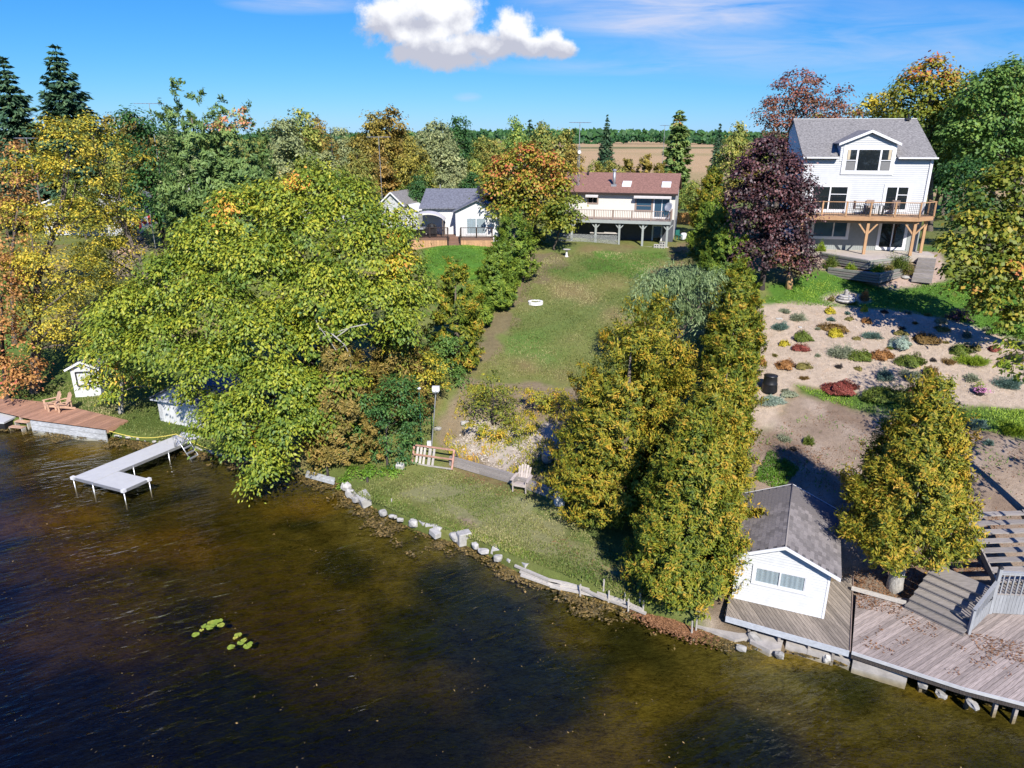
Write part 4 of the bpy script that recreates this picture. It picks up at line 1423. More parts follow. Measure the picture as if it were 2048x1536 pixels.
MB().tube([(8.95, -.06, HE - .2), (8.95, -.06, 2.7)], .045, 6).obj('downspout', MAT['white_trim'], wh)
# wall dormer
dm = MB()
DX0, DX1, DE, DA = 2.93, 6.58, 7.45, 8.22
dh = (DX0 + DX1) / 2
lap_wall(dm, DX0, DX1, HE - .3, DA, -.02, .14, .024, xl=lambda z: DX0 + max(0, (z - DE) / (DA - DE)) * (dh - DX0), xr=lambda z: DX1 - max(0, (z - DE) / (DA - DE)) * (DX1 - dh))
yi = lambda z: (z - HE) / sp_            # where the main roof is at height z
for x in (DX0, DX1):
    dm.add([(x, -.02, HE - .1), (x, -.02, DE), (x, yi(DE) + .2, DE)], [(0, 1, 2)])
dmo = dm.obj('dormer', MAT['white_siding'], wh)
dr = MB()
da = (DA - DE) / (dh - DX0)
for s in (0, 1):
    xe = DX0 - .22 if s == 0 else DX1 + .22
    ze_ = DE - .22 * da + .06
    slab(dr, (dh, -.28, DA + .08), (xe, -.28, ze_), (xe, yi(ze_) + .15, ze_), (dh, yi(DA) + .3, DA + .08), .07)
dr.obj('dormer_roof', MAT['roof_grey'], dmo)
db = MB()
for s in (0, 1):
    xe = DX0 - .22 if s == 0 else DX1 + .22
    ze_ = DE - .22 * da + .06
    ya, yb = -.31, -.283
    db.add([(dh, ya, DA + .09), (xe, ya, ze_ + .01), (xe, ya, ze_ - .15), (dh, ya, DA - .09), (dh, yb, DA + .09), (xe, yb, ze_ + .01), (xe, yb, ze_ - .15), (dh, yb, DA - .09)],
           [(0, 1, 2, 3), (7, 6, 5, 4), (0, 4, 5, 1), (1, 5, 6, 2), (2, 6, 7, 3), (3, 7, 4, 0)])
db.obj('bargeboard', MAT['white_trim'], dmo)
w_ = window(wh, 3.32, 5.52, 6.40, 7.06, -.035, cols=[3.32, 4.08, 5.62, 6.40], frame_w=.12, trim=.2, rows=[(3.36, 4.04, 6.28), (5.66, 6.36, 6.28)])
for xa, xb in ((3.42, 3.60), (6.12, 6.30)):
    MB().box(xa, -.068, 6.33, xb, -.064, 6.98).obj('curtain', MAT['beige_curtain'], w_)
for xa, xb in ((3.40, 4.00), (5.70, 6.34)):
    MB().box(xa, -.068, 5.58, xb, -.064, 6.20).obj('blind', MAT['screen'], w_)
window(wh, 1.40, 2.84, 3.82, 4.50, -.012, cols=2, frame_w=.09, trim=.16, name='patio_door', rows=[(2.66, 3.76, 3.95)])
window(wh, 6.36, 2.90, 7.86, 4.52, -.012, cols=2, frame_w=.09, trim=.16, name='patio_door', rows=[(7.15, 7.8, 3.95)])
window(wh, 1.80, .90, 4.15, 2.0, -.014, cols=[1.80, 3.2, 4.15], frame_w=.09, trim=.15, glass='blue_glass')
window(wh, 6.42, .22, 8.10, 2.02, -.014, cols=2, frame_w=.08, trim=.15, name='patio_door')
# deck of the house
DZ = 2.62
hd = thing('timber_deck', 'new timber deck with black balusters on the white house', 'deck', mat=HF)
dp = [(.15, -.02), (.15, -2.3), (8.05, -2.3), (9.35, -1.2), (9.35, -.02)]
planks(hd, dp, 0, .14, DZ, 'cedar_wood_x', th=.03)
for a_, b_ in zip(dp[:-1], dp[1:]):
    MB().beam((*a_, DZ - .14), (*b_, DZ - .14), .05, .25).obj('rim_board', MAT['cedar_wood_x'], hd)
for a_, b_ in zip(dp[1:-1], dp[2:]):
    railing(hd, a_, b_, .98, mat='cedar_wood_x', bal_mat='black_metal', spacing=.115, z=DZ, bal=.018, top=(.13, .045), post_w=.10, posts_every=1.75)
railing(hd, dp[0], dp[1], .98, mat='cedar_wood_x', bal_mat='black_metal', spacing=.115, z=DZ, bal=.018, top=(.13, .045), post_w=.10, posts_every=2.3)
MB().box(.2, -2.05, DZ - .46, 8.2, -1.95, DZ - .22).obj('beam', MAT['cedar_wood_x'], hd)
for x, y in ((.6, -2.0), (4.95, -2.0), (8.0, -2.0), (9.15, -.6)):
    ps = MB().box(x - .09, y - .09, -.02, x + .09, y + .09, DZ - .46 if x < 9 else DZ - .26).obj('support_post', MAT['cedar_wood'], hd)
    if x in (4.95, 8.0):
        for s in (-1, 1):
            MB().beam((x + s * .08, y, DZ - 1.15), (x + s * .62, y, DZ - .48), .1, .1).obj('brace', MAT['cedar_wood'], ps)
# deck furniture
def patio_chair(x, y, rz, label, g):
    c_ = thing('patio_chair', label, 'chair', HF @ Vector((x, y, DZ)), rz - th, g)
    MB().box(-.26, -.24, .40, .26, .26, .44).obj('seat', MAT['dark_brown_metal'], c_)
    MB().box(-.26, .25, .44, .26, .29, .98).obj('backrest', MAT['rail_brown'], c_)
    for sx in (-.24, .24):
        MB().box(sx - .02, -.22, .62, sx + .02, .26, .65).obj('armrest', MAT['black_metal'], c_)
        for sy in (-.21, .25):
            MB().box(sx - .018, sy - .018, 0, sx + .018, sy + .018, .62).obj('leg', MAT['black_metal'], c_)
tb = thing('patio_table', 'dark patio table between chairs on the timber deck of the white house', 'table', HF @ Vector((5.35, -1.2, DZ)), -th)
MB().box(-.6, -.45, .70, .6, .45, .74).obj('tabletop', MAT['galv'], tb)
for sx in (-.52, .52):
    for sy in (-.38, .38):
        MB().box(sx - .025, sy - .025, 0, sx + .025, sy + .025, .70).obj('leg', MAT['black_metal'], tb)
for x, y, rz, lb in ((4.35, -1.2, math.pi / 2, 'left patio chair at the dark table on the timber deck'), (5.4, -.4, 0, 'back patio chair between the table and the white wall'),
                     (6.3, -1.3, -math.pi / 2, 'right patio chair at the dark table on the timber deck'), (6.9, -.6, -.6, 'patio chair in front of the right sliding door of the white house')):
    patio_chair(x, y, rz, lb, 'patio chairs on the timber deck')
# patio, retaining walls and garden steps in front of it
pt = MB().prism([(-.3, .1), (2.2, -1.4), (3.25, -2.85), (4.6, -4.55), (6.8, -2.85), (8.0, -1.6), (9.75, -1.9), (9.9, .1)], -.5, 0).obj('patio', MAT['patio'], None, kind='structure'); pt.matrix_world = HF
def timber_wall(label, pts, z0, n, h=.16):
    t_ = thing('retaining_wall', label, 'retaining wall', mat=HF)
    for i in range(n):
        for a_, b_ in zip(pts[:-1], pts[1:]):
            a3, b3 = np.array([*a_, z0 + h * (i + .5)]), np.array([*b_, z0 + h * (i + .5)])
            MB().beam(a3, b3, .15 + .05 * (i % 2), h - .03).obj('timber', MAT['wall_timber' if i % 2 else 'old_wood'], t_)
timber_wall('upper timber retaining wall below the patio of the white house', [(2.2, -1.55), (3.2, -2.98), (4.6, -4.70), (6.85, -2.98), (8.05, -1.72)], -.66, 4)
timber_wall('lower timber retaining wall with a point beside the garden steps', [(2.3, -3.9), (5.0, -5.85), (7.5, -2.95)], -1.32, 4, .16)
pbed = MB().prism([(2.2, -1.7), (3.1, -3.05), (4.6, -4.75), (6.9, -3.05), (7.9, -1.9), (7.5, -2.9), (5.0, -5.75), (2.3, -3.85)], -1.2, -.74).obj('planting_bed', MAT['bed_soil'], None, kind='structure'); pbed.matrix_world = HF
gs = thing('garden_steps', 'grey timber garden steps beside the retaining walls', 'stairs', mat=HF)
for i in range(6):
    k = i / 5
    o = MB().box(-.55 - .05 * k, -.165, -.30, .55 + .05 * k, .165, 0).obj('step', MAT['old_wood'], gs)
    o.location = (9.15 - .85 * k, -2.05 - 2.1 * k, -.16 - .20 * i); o.rotation_euler = (0, 0, -.35)
bpm = MB().lathe([(.0, 0), (.3, .0), (.26, .1), (.1, .16), (.0, .17)], 10).obj('stone', MAT['block'], None, smooth=True)
bpm.location = tuple(ground(1660 + 150, 556)); tag(bpm, 'round pale stone at the foot of the garden steps', 'stone')

# ---------------------------------------------------------------- cream cottage with the red-brown roof (middle)
th3 = math.radians(15)
U3, V3 = np.array([math.cos(th3), -math.sin(th3), 0]), np.array([math.sin(th3), math.cos(th3), 0])
O3 = np.array([4.87, 70.45, 8.4]); F3 = frame(O3, U3, V3)
ct = thing('cottage', 'cream cottage with a red brown roof over a raised deck', 'cottage', mat=F3)
CW, CE, CR, CYR, CD = 10.62, 4.62, 6.12, 3.7, 7.4
MB().box(0, 0, 2.2, CW, .1, CE).obj('front_wall', MAT['stucco'], ct)
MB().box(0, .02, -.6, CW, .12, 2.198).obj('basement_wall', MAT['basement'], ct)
for x in (.0, CW - .1):
    MB().xprism([(.12, -.6), (CD - .1, -.6), (CD - .1, CE), (CYR, CR - .02), (.12, CE)], x, x + .1).obj('gable_wall', MAT['gable_siding' if x > 1 else 'stucco'], ct)
MB().box(0, CD - .1, -.6, CW, CD, CE).obj('back_wall', MAT['stucco'], ct)
rm = MB(); sp3 = (CR - CE) / CYR
slab(rm, (-.3, -.45, CE + .09 - sp3 * .45), (CW + .22, -.45, CE + .09 - sp3 * .45), (CW + .22, CYR, CR + .09), (-.3, CYR, CR + .09), .1)
slab(rm, (-.3, CYR, CR + .088), (CW + .22, CYR, CR + .088), (CW + .22, CD + .45, CE + .09 - sp3 * .45), (-.3, CD + .45, CE + .09 - sp3 * .45), .1)
rf = rm.obj('roof', MAT['roof_red'], ct)
MB().box(-.3, -.49, CE - .17, CW + .22, -.452, CE - .03).obj('fascia', MAT['dark_brown_metal'], ct)
for x in (5.95, 10.0 - .35):
    m = MB(); y0_, y1_ = .85, 1.75
    zf = lambda y: CE + .09 + sp3 * y
    slab(m, (x - .42, y0_, zf(y0_) + .12), (x + .42, y0_, zf(y0_) + .12), (x + .42, y1_, zf(y1_) + .12), (x - .42, y1_, zf(y1_) + .12), .14)
    sk = m.obj('skylight', MAT['white_trim'], rf)
    m = MB(); slab(m, (x - .36, y0_ + .06, zf(y0_ + .06) + .128), (x + .36, y0_ + .06, zf(y0_ + .06) + .128), (x + .36, y1_ - .06, zf(y1_ - .06) + .128), (x - .36, y1_ - .06, zf(y1_ - .06) + .128), .02)
    m.obj('pane', MAT['white_plastic'], sk)
ch = MB().tube([(4.75, 1.1, CE + .4), (4.75, 1.1, CE + 1.85)], .14, 10).obj('stove_pipe', MAT['galv'], rf, smooth=True)
MB().box(4.5, .85, CE + .35, 5.0, 1.35, CE + .62).obj('flashing', MAT['galv'], ch)
MB().lathe([(.2, 0), (.22, .05), (.1, .16), (.02, .18)], 10, (4.75, 1.1)).obj('cap', MAT['galv'], ch).location = (0, 0, CE + 1.85)
MB().tube([(1.9, 3.1, CR - .3), (1.9, 3.1, CR + .22)], .09, 8).obj('roof_vent', MAT['black_metal'], rf)
# windows, sliding door, awnings
window(ct, 7.05, 3.0, 8.5, 4.22, -.005, cols=1, glass='blue_glass', trim=.12, mat='rail_brown', rows=[(7.05, 8.5, 3.42)])
window(ct, 8.72, 2.38, 10.16, 4.24, -.005, cols=2, glass='blue_glass', trim=.08, name='sliding_door')
window(ct, 2.5, 3.55, 3.4, 4.12, -.005, cols=2, trim=.08, mat='rail_brown')
for a_, b_ in ((6.85, 10.28), (2.3, 3.5)):
    m = MB(); slab(m, (a_, -.55, 4.28), (b_, -.55, 4.28), (b_, 0, 4.52), (a_, 0, 4.52), .04); m.box(a_, -.56, 4.12, b_, -.53, 4.25)
    m.obj('awning', MAT['canvas'], ct)
window(ct, 8.75, -.0, 9.55, 1.6, .012, cols=1, trim=.08, name='basement_door')
# raised deck
cd = thing('raised_deck', 'weathered raised deck on posts across the cream cottage', 'deck', mat=F3)
cz = 2.3
planks(cd, [(.0, -.02), (.0, -2.4), (10.42, -2.4), (10.42, -.02)], 0, .14, cz, 'deck_front', th=.03)
MB().box(-.02, -2.46, cz - .30, 10.46, -2.41, cz - .02).obj('rim_board', MAT['deck_paint'], cd)
MB().box(10.43, -2.405, cz - .30, 10.47, 0, cz - .02).obj('rim_board', MAT['deck_paint'], cd)
railing(cd, (0, -2.35), (10.4, -2.35), .86, mat='rail_brown', spacing=.16, z=cz, bal=.04, top=(.12, .04), posts_every=1.75)
railing(cd, (10.4, -2.35), (10.4, -.1), .86, mat='rail_brown', spacing=.16, z=cz, bal=.04, top=(.12, .04), posts_every=1.2)
for x in (1.4, 3.66, 5.85, 8.0, 10.2):
    ps = MB().box(x - .09, -2.30, -.6, x + .09, -2.12, cz - .3).obj('support_post', MAT['deck_paint'], cd)
    for s in (-1, 1):
        MB().beam((x + s * .08, -2.21, cz - .75), (x + s * .45, -2.21, cz - .32), .09, .09).obj('brace', MAT['deck_paint'], ps)
lt = MB()
for i in range(52):
    x = -.4 + i * .13
    for s in (-1, 1):
        xa, xb = (x, x + 1.25) if s > 0 else (x + 1.25, x)
        lo_, hi_ = min(xa, xb), max(xa, xb)
        za, zb = -.35, .9
        if hi_ < .0 or lo_ > 5.7: continue
        p, q = np.array([xa, za]), np.array([xb, zb])
        for lim, side in ((.0, -1), (5.7, 1)):
            if side * (p[0] - lim) > 0: p = p + (q - p) * ((lim - p[0]) / (q[0] - p[0]))
            if side * (q[0] - lim) > 0: q = p + (q - p) * ((lim - p[0]) / (q[0] - p[0]))
        lt.beam((p[0], -2.33 + .012 * s, p[1]), (q[0], -2.33 + .012 * s, q[1]), .012, .035, (0, 1, 0))
lt.obj('lattice', MAT['lattice'], cd, kind='stuff')
MB().box(3.1, -2.1, .98, 5.9, -1.9, 1.06).obj('shelf_board', MAT['pale_wood'], cd)
MB().box(4.4, -2.05, 1.064, 5.5, -1.95, 1.12).obj('shelf_board', MAT['pale_wood'], cd)
slb = MB().box(5.6, -2.35, -.3, 10.4, .0, -.02).obj('paving_slab', MAT['patio'], cd)
sdish = thing('satellite_dish', 'grey satellite dish on the corner of the raised cottage deck', 'satellite dish', F3 @ Vector((10.35, -2.35, cz + .86)), -.3)
d_ = MB().lathe([(.02, 0), (.16, .012), (.3, .05), (.42, .11), (.43, .12), (.3, .065), (.16, .03), (.0, .02)], 18).obj('dish', MAT['galv'], sdish, smooth=True)
d_.rotation_euler = (math.radians(62), 0, math.radians(-25)); d_.location = (-.15, -.15, .38)
MB().tube([(0, 0, 0), (0, 0, .3), (-.1, -.08, .36)], .025, 6).obj('mast', MAT['galv'], sdish)
MB().tube([(-.15, -.2, .12), (-.38, -.62, .35)], .015, 5).obj('feed_arm', MAT['galv'], sdish)
for i, (x, z, lb) in enumerate(((5.95, -.2, 'concrete block beside the lattice end of the raised cottage deck'), (9.35, -.2, 'bottom concrete block below the cottage door'), (9.35, .03, 'second concrete block in the stack below the cottage door'),
                                (9.85, -.2, 'bottom concrete block at the right cottage post'), (9.85, .03, 'middle concrete block at the right cottage post'), (9.85, .26, 'top concrete block at the right cottage post'))):
    m = MB().box(-.24, -.1, 0, .24, .1, .22)
    t_ = thing('concrete_block', lb, 'concrete block', F3 @ Vector((x, -2.55, z)), -th3, 'concrete blocks under the raised deck')
    m.obj('block', MAT['block'], t_)
    for s in (-.11, .11):
        MB().box(s - .06, -.104, .05, s + .06, -.1005, .17).obj('cavity_shade_plate', MAT['plastic_black'], t_)  # thin black plate on the face, its colour standing in for the hollow's shade
b_ = F3 @ Vector((11.2, -.2, .45))
gch = thing('garden_chair', 'teal plastic chair at the right corner of the cream cottage', 'chair', b_, .5)
MB().box(-.24, -.24, .36, .24, .24, .41).obj('seat', MAT['teal'], gch); MB().box(-.24, .22, .41, .24, .26, .85).obj('backrest', MAT['teal'], gch)
for sx in (-.21, .21):
    for sy in (-.21, .21):
        MB().box(sx - .025, sy - .025, 0, sx + .025, sy + .025, .36).obj('leg', MAT['teal'], gch)
tk = MB().lathe([(.26, 0), (.28, .05), (.28, .55), (.2, .62), (.05, .64)], 12).obj('white_barrel', MAT['white_plastic'], None, smooth=True); tk.location = F3 @ Vector((11.6, .9, .3)); tag(tk, 'white barrel behind the teal chair beside the cottage', 'barrel')
of = thing('orange_fence', 'short orange wooden fence beyond the right end of the cream cottage', 'fence', (18.9, 78, gz(18.9, 78)))
for i in range(12):
    MB().box(-1.2 + i * .2, 0, -.2, -1.2 + i * .2 + .18, .03, 1.15 + .02 * (i % 3)).obj('board', MAT['orange_board'], of)
for x in (-1.1, 1.0):
    MB().box(x, .035, -.3, x + .1, .12, 1.25).obj('post', MAT['orange_board'], of)

# ---------------------------------------------------------------- grey-roofed cottage with dark railing (left of the middle)
gc = thing('cottage', 'low white cottage with a dark grey roof and brown railed deck', 'cottage', (-8.5, 67.6, 9.3))
ht = 2.42
MB().box(.15, 0, -.8, 3.45, .1, ht).obj('front_wall', MAT['white_stucco'], gc)
wgm = MB().yprism([(3.35, -.8), (7.2, -.8), (7.2, ht - .1), (5.3, ht + .75), (3.35, ht - .1)], -1.5, -1.4); wgm.box(3.35, -1.4, -.8, 3.45, 0, ht - .12); wgm.box(7.1, -1.4, -.8, 7.2, 5, ht - .12)
wgm.obj('wing_wall', MAT['white_stucco'], gc)
MB().box(.15, .1, -.8, .25, 6, ht).obj('side_wall', MAT['white_stucco'], gc); MB().box(.15, 6, -.8, 7.2, 6.1, ht).obj('back_wall', MAT['white_stucco'], gc)
rm = MB()
slab(rm, (-.1, -.4, ht + .02), (3.5, -.4, ht + .02), (7.4, 3.4, ht + 1.5), (.2, 3.4, ht + 1.5), .1)
slab(rm, (.2, 3.4, ht + 1.498), (7.4, 3.4, ht + 1.498), (7.4, 6.5, ht), (-.1, 6.5, ht), .1)
slab(rm, (3.1, -1.85, ht - .18), (5.3, -1.85, ht + .86), (5.3, 2.6, ht + .86), (3.1, 1.2, ht - .18), .09)
slab(rm, (5.3, -1.85, ht + .858), (7.5, -1.85, ht - .18), (7.5, 2.6, ht - .18), (5.3, 2.6, ht + .858), .09)
rf = rm.obj('roof', MAT['roof_slate'], gc)
MB().box(5.2, 2.2, ht + 1.0, 5.85, 2.8, ht + 1.75).obj('chimney', MAT['black_metal'], rf)
MB().tube([(1.6, 3.0, ht + 1.2), (1.6, 3.0, ht + 1.9)], .05, 6).obj('vent_pipe', MAT['galv'], rf)
w_ = window(gc, 4.35, .22, 6.1, 1.62, -1.505, cols=2, trim=.09, curtains=True, curtain_mat='curtain')
window(gc, 2.3, .02, 3.1, 1.95, -.005, cols=1, trim=.08, name='door', glass='white_plastic' if False else 'glass') if False else None
gd = thing('railed_deck', 'brown deck with a dark railing and orange wood skirt in front of the grey roofed cottage', 'deck', (-9.1, 64.75, 8.72))
gd['label'] = 'brown deck with dark railing and orange wood skirt at the grey roofed cottage'
planks(gd, [(0, .05), (3.35, .05), (3.35, 2.8), (0, 2.8)], 0, .14, .58, 'deck_brown', th=.03)
planks(gd, [(3.35, 1.2), (4.45, 1.2), (4.45, 2.8), (3.35, 2.8)], 0, .14, .58, 'deck_brown', th=.03)
planks(gd, [(4.45, .05), (7.4, .05), (7.4, 1.4), (4.45, 1.4)], 0, .14, .58, 'deck_brown', th=.03)
for x0_, x1_ in ((0, 3.32), (4.48, 7.4)):
    MB().box(x0_, .0, .40, x1_, .045, .56).obj('rim_board', MAT['deck_brown'], gd)
    nb = int((x1_ - x0_) / .24)
    for i in range(nb):
        a_ = x0_ + (x1_ - x0_) * i / nb
        MB().box(a_ + .006, .01, -.5, a_ + (x1_ - x0_) / nb - .006, .035, .39).obj('skirt_board', MAT['cedar_wood_x'], gd)
for i in range(4):
    MB().box(3.38, -.22 + .36 * i, -.4, 4.42, .14 + .36 * i, .0 + .14 * (i + 1)).obj('step', MAT['deck_brown'], gd)
for (a_, b_) in (((0.1, .12), (3.3, .12)), ((4.5, .12), (7.3, .12)), ((0.1, .12), (.1, 2.7))):
    railing(gd, a_, b_, .92, mat='dark_brown_metal', spacing=.12, z=.58, bal=.022, top=(.07, .05), post_w=.11, posts_every=1.55)
for x in (3.36, 4.44):
    m = MB(); m.beam((x, .12, 1.45), (x, -.25, .85), .07, .05); m.beam((x, .12, .75), (x, -.25, .2), .05, .05)
    for i in range(4):
        y_ = .05 - .09 * i; m.beam((x, y_, .70 - .13 * i), (x, y_, 1.34 - .14 * i), .03, .03)
    m.beam((x, -.28, -.2), (x, -.28, .9), .1, .1)
    m.obj('stair_rail', MAT['dark_brown_metal'], gd)
gzb = thing('gazebo', 'gazebo with a pale arched canopy on the deck of the grey roofed cottage', 'gazebo', (-9.2, 66.0, 9.3))
vs, fs = [], []
for i in range(13):
    a = math.pi * (.12 + .76 * i / 12)
    x_, z_ = 1.5 - 1.72 * math.cos(a) , 1.15 + 1.05 * math.sin(a)
    vs += [(x_, -.9, z_), (x_, 1.1, z_), (x_, -.9, z_ - .05), (x_, 1.1, z_ - .05)]
for i in range(12):
    q = 4 * i
    fs += [(q, q + 1, q + 5, q + 4), (q + 2, q + 6, q + 7, q + 3), (q, q + 4, q + 6, q + 2), (q + 1, q + 3, q + 7, q + 5)]
MB().add(vs, fs).obj('canopy', MAT['canvas'], gzb, smooth=False)
for x in (.0, 2.95):
    for y in (-.75, .95):
        MB().box(x - .05, y - .05, 0, x + .05, y + .05, 1.55).obj('post', MAT['bark'], gzb)
ht_ = thing('hot_tub', 'dark hot tub with a pale cover under the arched gazebo canopy', 'hot tub', (-8.5, 65.75, 9.3))
MB().box(-.45, -.5, 0, .55, .5, .72).obj('cabinet', MAT['plastic_black'], ht_); MB().box(-.48, -.53, .725, .58, .53, .82).obj('cover', MAT['fascia'], ht_)
bb = thing('barbecue', 'black covered barbecue behind the railing of the grey roofed cottage', 'barbecue', (-7.35, 66.0, 9.3))
MB().box(-.45, -.28, .1, .45, .28, .8).obj('body', MAT['plastic_black'], bb)
MB().lathe([(.02, .0), (.45, .0), (.43, .15), (.3, .32), (.05, .38)], 12).obj('hood', MAT['plastic_black'], bb).location = (0, 0, .8)

# ---------------------------------------------------------------- small buildings at the left and behind
def small_house(name, label, cat, o, rz, W, D, H, rise, wallm, roofm, win=(), oh=.25, group=None, gable_front=True):
    t_ = thing(name, label, cat, o, rz, group)
    if gable_front:
        MB().yprism([(0, -.6), (W, -.6), (W, H), (W / 2, H + rise), (0, H)], 0, .1).obj('front_wall', MAT[wallm], t_)
        MB().yprism([(0, -.6), (W, -.6), (W, H), (W / 2, H + rise), (0, H)], D - .1, D).obj('back_wall', MAT[wallm], t_)
        MB().box(0, .1, -.6, .1, D - .1, H).obj('side_wall', MAT[wallm], t_); MB().box(W - .1, .1, -.6, W, D - .1, H).obj('side_wall', MAT[wallm], t_)
        k = rise / (W / 2); rm_ = MB()
        for s in (0, 1):
            xe = -oh if s == 0 else W + oh
            slab(rm_, (W / 2, -oh, H + rise + .08 - (.002 if s else 0)), (xe, -oh, H - k * oh + .08), (xe, D + oh, H - k * oh + .08), (W / 2, D + oh, H + rise + .08 - (.002 if s else 0)), .08)
        rm_.obj('roof', MAT[roofm], t_)
        fb = MB()
        for s in (0, 1):
            xe = -oh if s == 0 else W + oh
            fb.beam((W / 2, -oh - .02, H + rise + .02), (xe, -oh - .02, H - k * oh + .02), .03, .14, (0, 0, 1))
        fb.obj('bargeboard', MAT['white_trim'], t_)
    for w_ in win:
        window(t_, *w_, -.005, cols=1, trim=.08)
    return t_


def house_at(name, label, cat, px, py, W, **kw):
    p = ground(px, py)
    return small_house(name, label, cat, p, kw.pop('rz', 0), W, **kw)


small_house('shed', 'small white shed with a dark framed window behind the reddish deck', 'shed', (-30.6, 46.7, gz(-30.6, 46.7)), .12, 1.75, 2.2, 2.15, .45, 'boat_siding', 'roof_slate')
sh_w = bpy.data.objects[-1] if False else None
p_ = (-30.6, 46.7)
dw = thing('lean_frame', 'dark window frame set against the white shed wall', 'window frame', (-29.75, 46.72, gz(-30.6, 46.7) + .85), .12)
m = MB()
for a_, b_ in (((-.5, 0), (.5, 0)), ((-.5, 1.0), (.5, 1.0)), ((-.5, 0), (-.5, 1.0)), ((.5, 0), (.5, 1.0))):
    m.beam((a_[0], 0, a_[1]), (b_[0], 0, b_[1]), .05, .09, (0, 1, 0))
m.obj('frame', MAT['black_metal'], dw)
for px_, rr, mt, lb in ((156, .2, 'white_plastic', 'white buoy on the grass at the corner of the white shed'), (163, .22, 'blue', 'blue ball on the grass beside the white buoy')):
    p = ground(px_, 790)
    m = MB().lathe([(.02, 0), (rr * .7, rr * .3), (rr, rr), (rr * .7, rr * 1.7), (.02, rr * 2)], 12).obj('buoy' if mt != 'blue' else 'ball', MAT[mt], None, smooth=True); m.location = (p[0], p[1], p[2] - .02); tag(m, lb, 'buoy' if mt != 'blue' else 'ball')
lc = thing('lake_cabin', 'pale blue and white boathouse half hidden by the huge green tree', 'boathouse', (-22.8, 42.7, .62), -.33)
MB().yprism([(0, -.4), (3.3, -.4), (3.3, 1.55), (0, 1.55)], 0, .1).obj('front_wall', MAT['seawall_white'], lc)
MB().box(0, .1, -.4, .1, 4, 1.55).obj('side_wall', MAT['boat_siding'], lc); MB().box(3.2, .1, -.4, 3.3, 4, 1.55).obj('side_wall', MAT['boat_siding'], lc)
MB().yprism([(-.2, 1.56), (3.5, 1.56), (1.65, 2.5)], .02, .08).obj('gable_panel', MAT['fascia'], lc)
m = MB()
for s in (0, 1):
    xe = -.3 if s == 0 else 3.6
    slab(m, (1.65, -.3, 2.62 - .002 * s), (xe, -.3, 1.62), (xe, 4.2, 1.62), (1.65, 4.2, 2.62 - .002 * s), .07)
m.obj('roof', MAT['roof_slate'], lc)
MB().box(-.2, -.35, 1.45, 3.5, -.02, 1.53).obj('canopy_edge', MAT['fascia'], lc)
dr_ = MB()
for i in range(5):
    dr_.box(.35 + i * .52, -.03, -.3, .35 + i * .52 + .5, .0, 1.35)
dr_.obj('door', MAT['boat_siding'], lc)

small_house('small_house', 'small white gabled house among the trees left of the grey roof', 'house', (-13.4, 74.5, 9.0), -.3, 2.5, 4.0, 2.5, 1.1, 'white_siding', 'roof_grey', win=[(.5, .6, 1.0, 2.0), (1.5, .6, 2.0, 2.0)])
small_house('garden_shed', 'tiny white shed between the small white house and the grey roof', 'shed', (-11.4, 74.6, 9.0), -.3, 1.9, 2.2, 1.9, .45, 'white_siding', 'white_trim')
small_house('white_house', 'white house glimpsed behind the golden yellow trees at the left', 'house', (-46, 71, 8.9), .05, 9, 7, 2.8, 1.6, 'white_siding', 'roof_slate', win=[(2, .8, 3.2, 2.0), (5.5, .8, 6.8, 2.0)])
small_house('white_house', 'white house glimpsed under the dense dark green tree', 'house', (-37.5, 79, 9.1), .05, 7, 7, 2.7, 1.6, 'white_siding', 'roof_slate', win=[(2, .8, 3.2, 2.0)])
small_house('white_house', 'white house glimpsed behind the crown of the huge green tree', 'house', (-22.5, 76, 9.1), .0, 8, 7, 2.7, 1.6, 'white_siding', 'roof_slate', win=[(2, .8, 3.2, 2.0), (5, .8, 6, 2)])

# ---------------------------------------------------------------- left wooden deck with its seawall
LD = thing('wooden_deck', 'long reddish wooden deck along the left shore', 'deck', (0, 0, 0))
ldp = [at_z(-90, 805, .75), at_z(0, 823, .75), at_z(62, 838, .75), at_z(212, 858, .75), at_z(254, 840, .75), at_z(110, 806, .75), at_z(-10, 793, .75), at_z(-90, 785, .75)]
e1 = ldp[3] - ldp[2]; angd = math.atan2((ldp[4] - ldp[3])[1], (ldp[4] - ldp[3])[0])
for a_, b_, c_, d_ in ((0, 1, 6, 7), (1, 2, 5, 6), (2, 3, 4, 5)):
    planks(LD, [ldp[i][:2] for i in (a_, b_, c_, d_)], angd, .26, .745, 'deck_red')
sw = thing('seawall', 'peeling white wooden seawall below the reddish deck', 'seawall', (0, 0, 0))
for a_, b_ in ((2, 3),):
    for zz_, hh in ((.53, .28), (.2, .34), (-.16, .34)):
        p, q = ldp[a_].copy(), ldp[b_].copy(); p[2] = q[2] = zz_
        dd = (q - p) / np.linalg.norm(q - p); nn = np.array([dd[1], -dd[0], 0])
        MB().beam(p + nn * .06, q + nn * .06, .08, hh - .01).obj('board', MAT['seawall_white'], sw)
p, q = ldp[3].copy(), ldp[4].copy(); p[2] = q[2] = .6
MB().beam(p + np.array([.04, 0, 0]), q + np.array([.04, 0, 0]), .05, .26).obj('side_board', MAT['deck_red'], LD)
stp = thing('deck_steps', 'three short wooden steps from the reddish deck down to the water', 'steps', (0, 0, 0))
for i, (px, py, z) in enumerate(((55, 833, .66), (45, 842, .42), (34, 853, .16))):
    p = at_z(px, py, z)
    o = MB().box(-.5, -.17, -.05, .5, .17, 0).obj('tread', MAT['tan_chair'], stp); o.location = tuple(p); o.rotation_euler = (0, 0, -.22)
    for s in (-.48, .48):
        o2 = MB().box(s - .03, -.15, -.5, s + .03, .15, -.055).obj('stringer', MAT['pale_wood'], stp); o2.location = tuple(p); o2.rotation_euler = (0, 0, -.22)
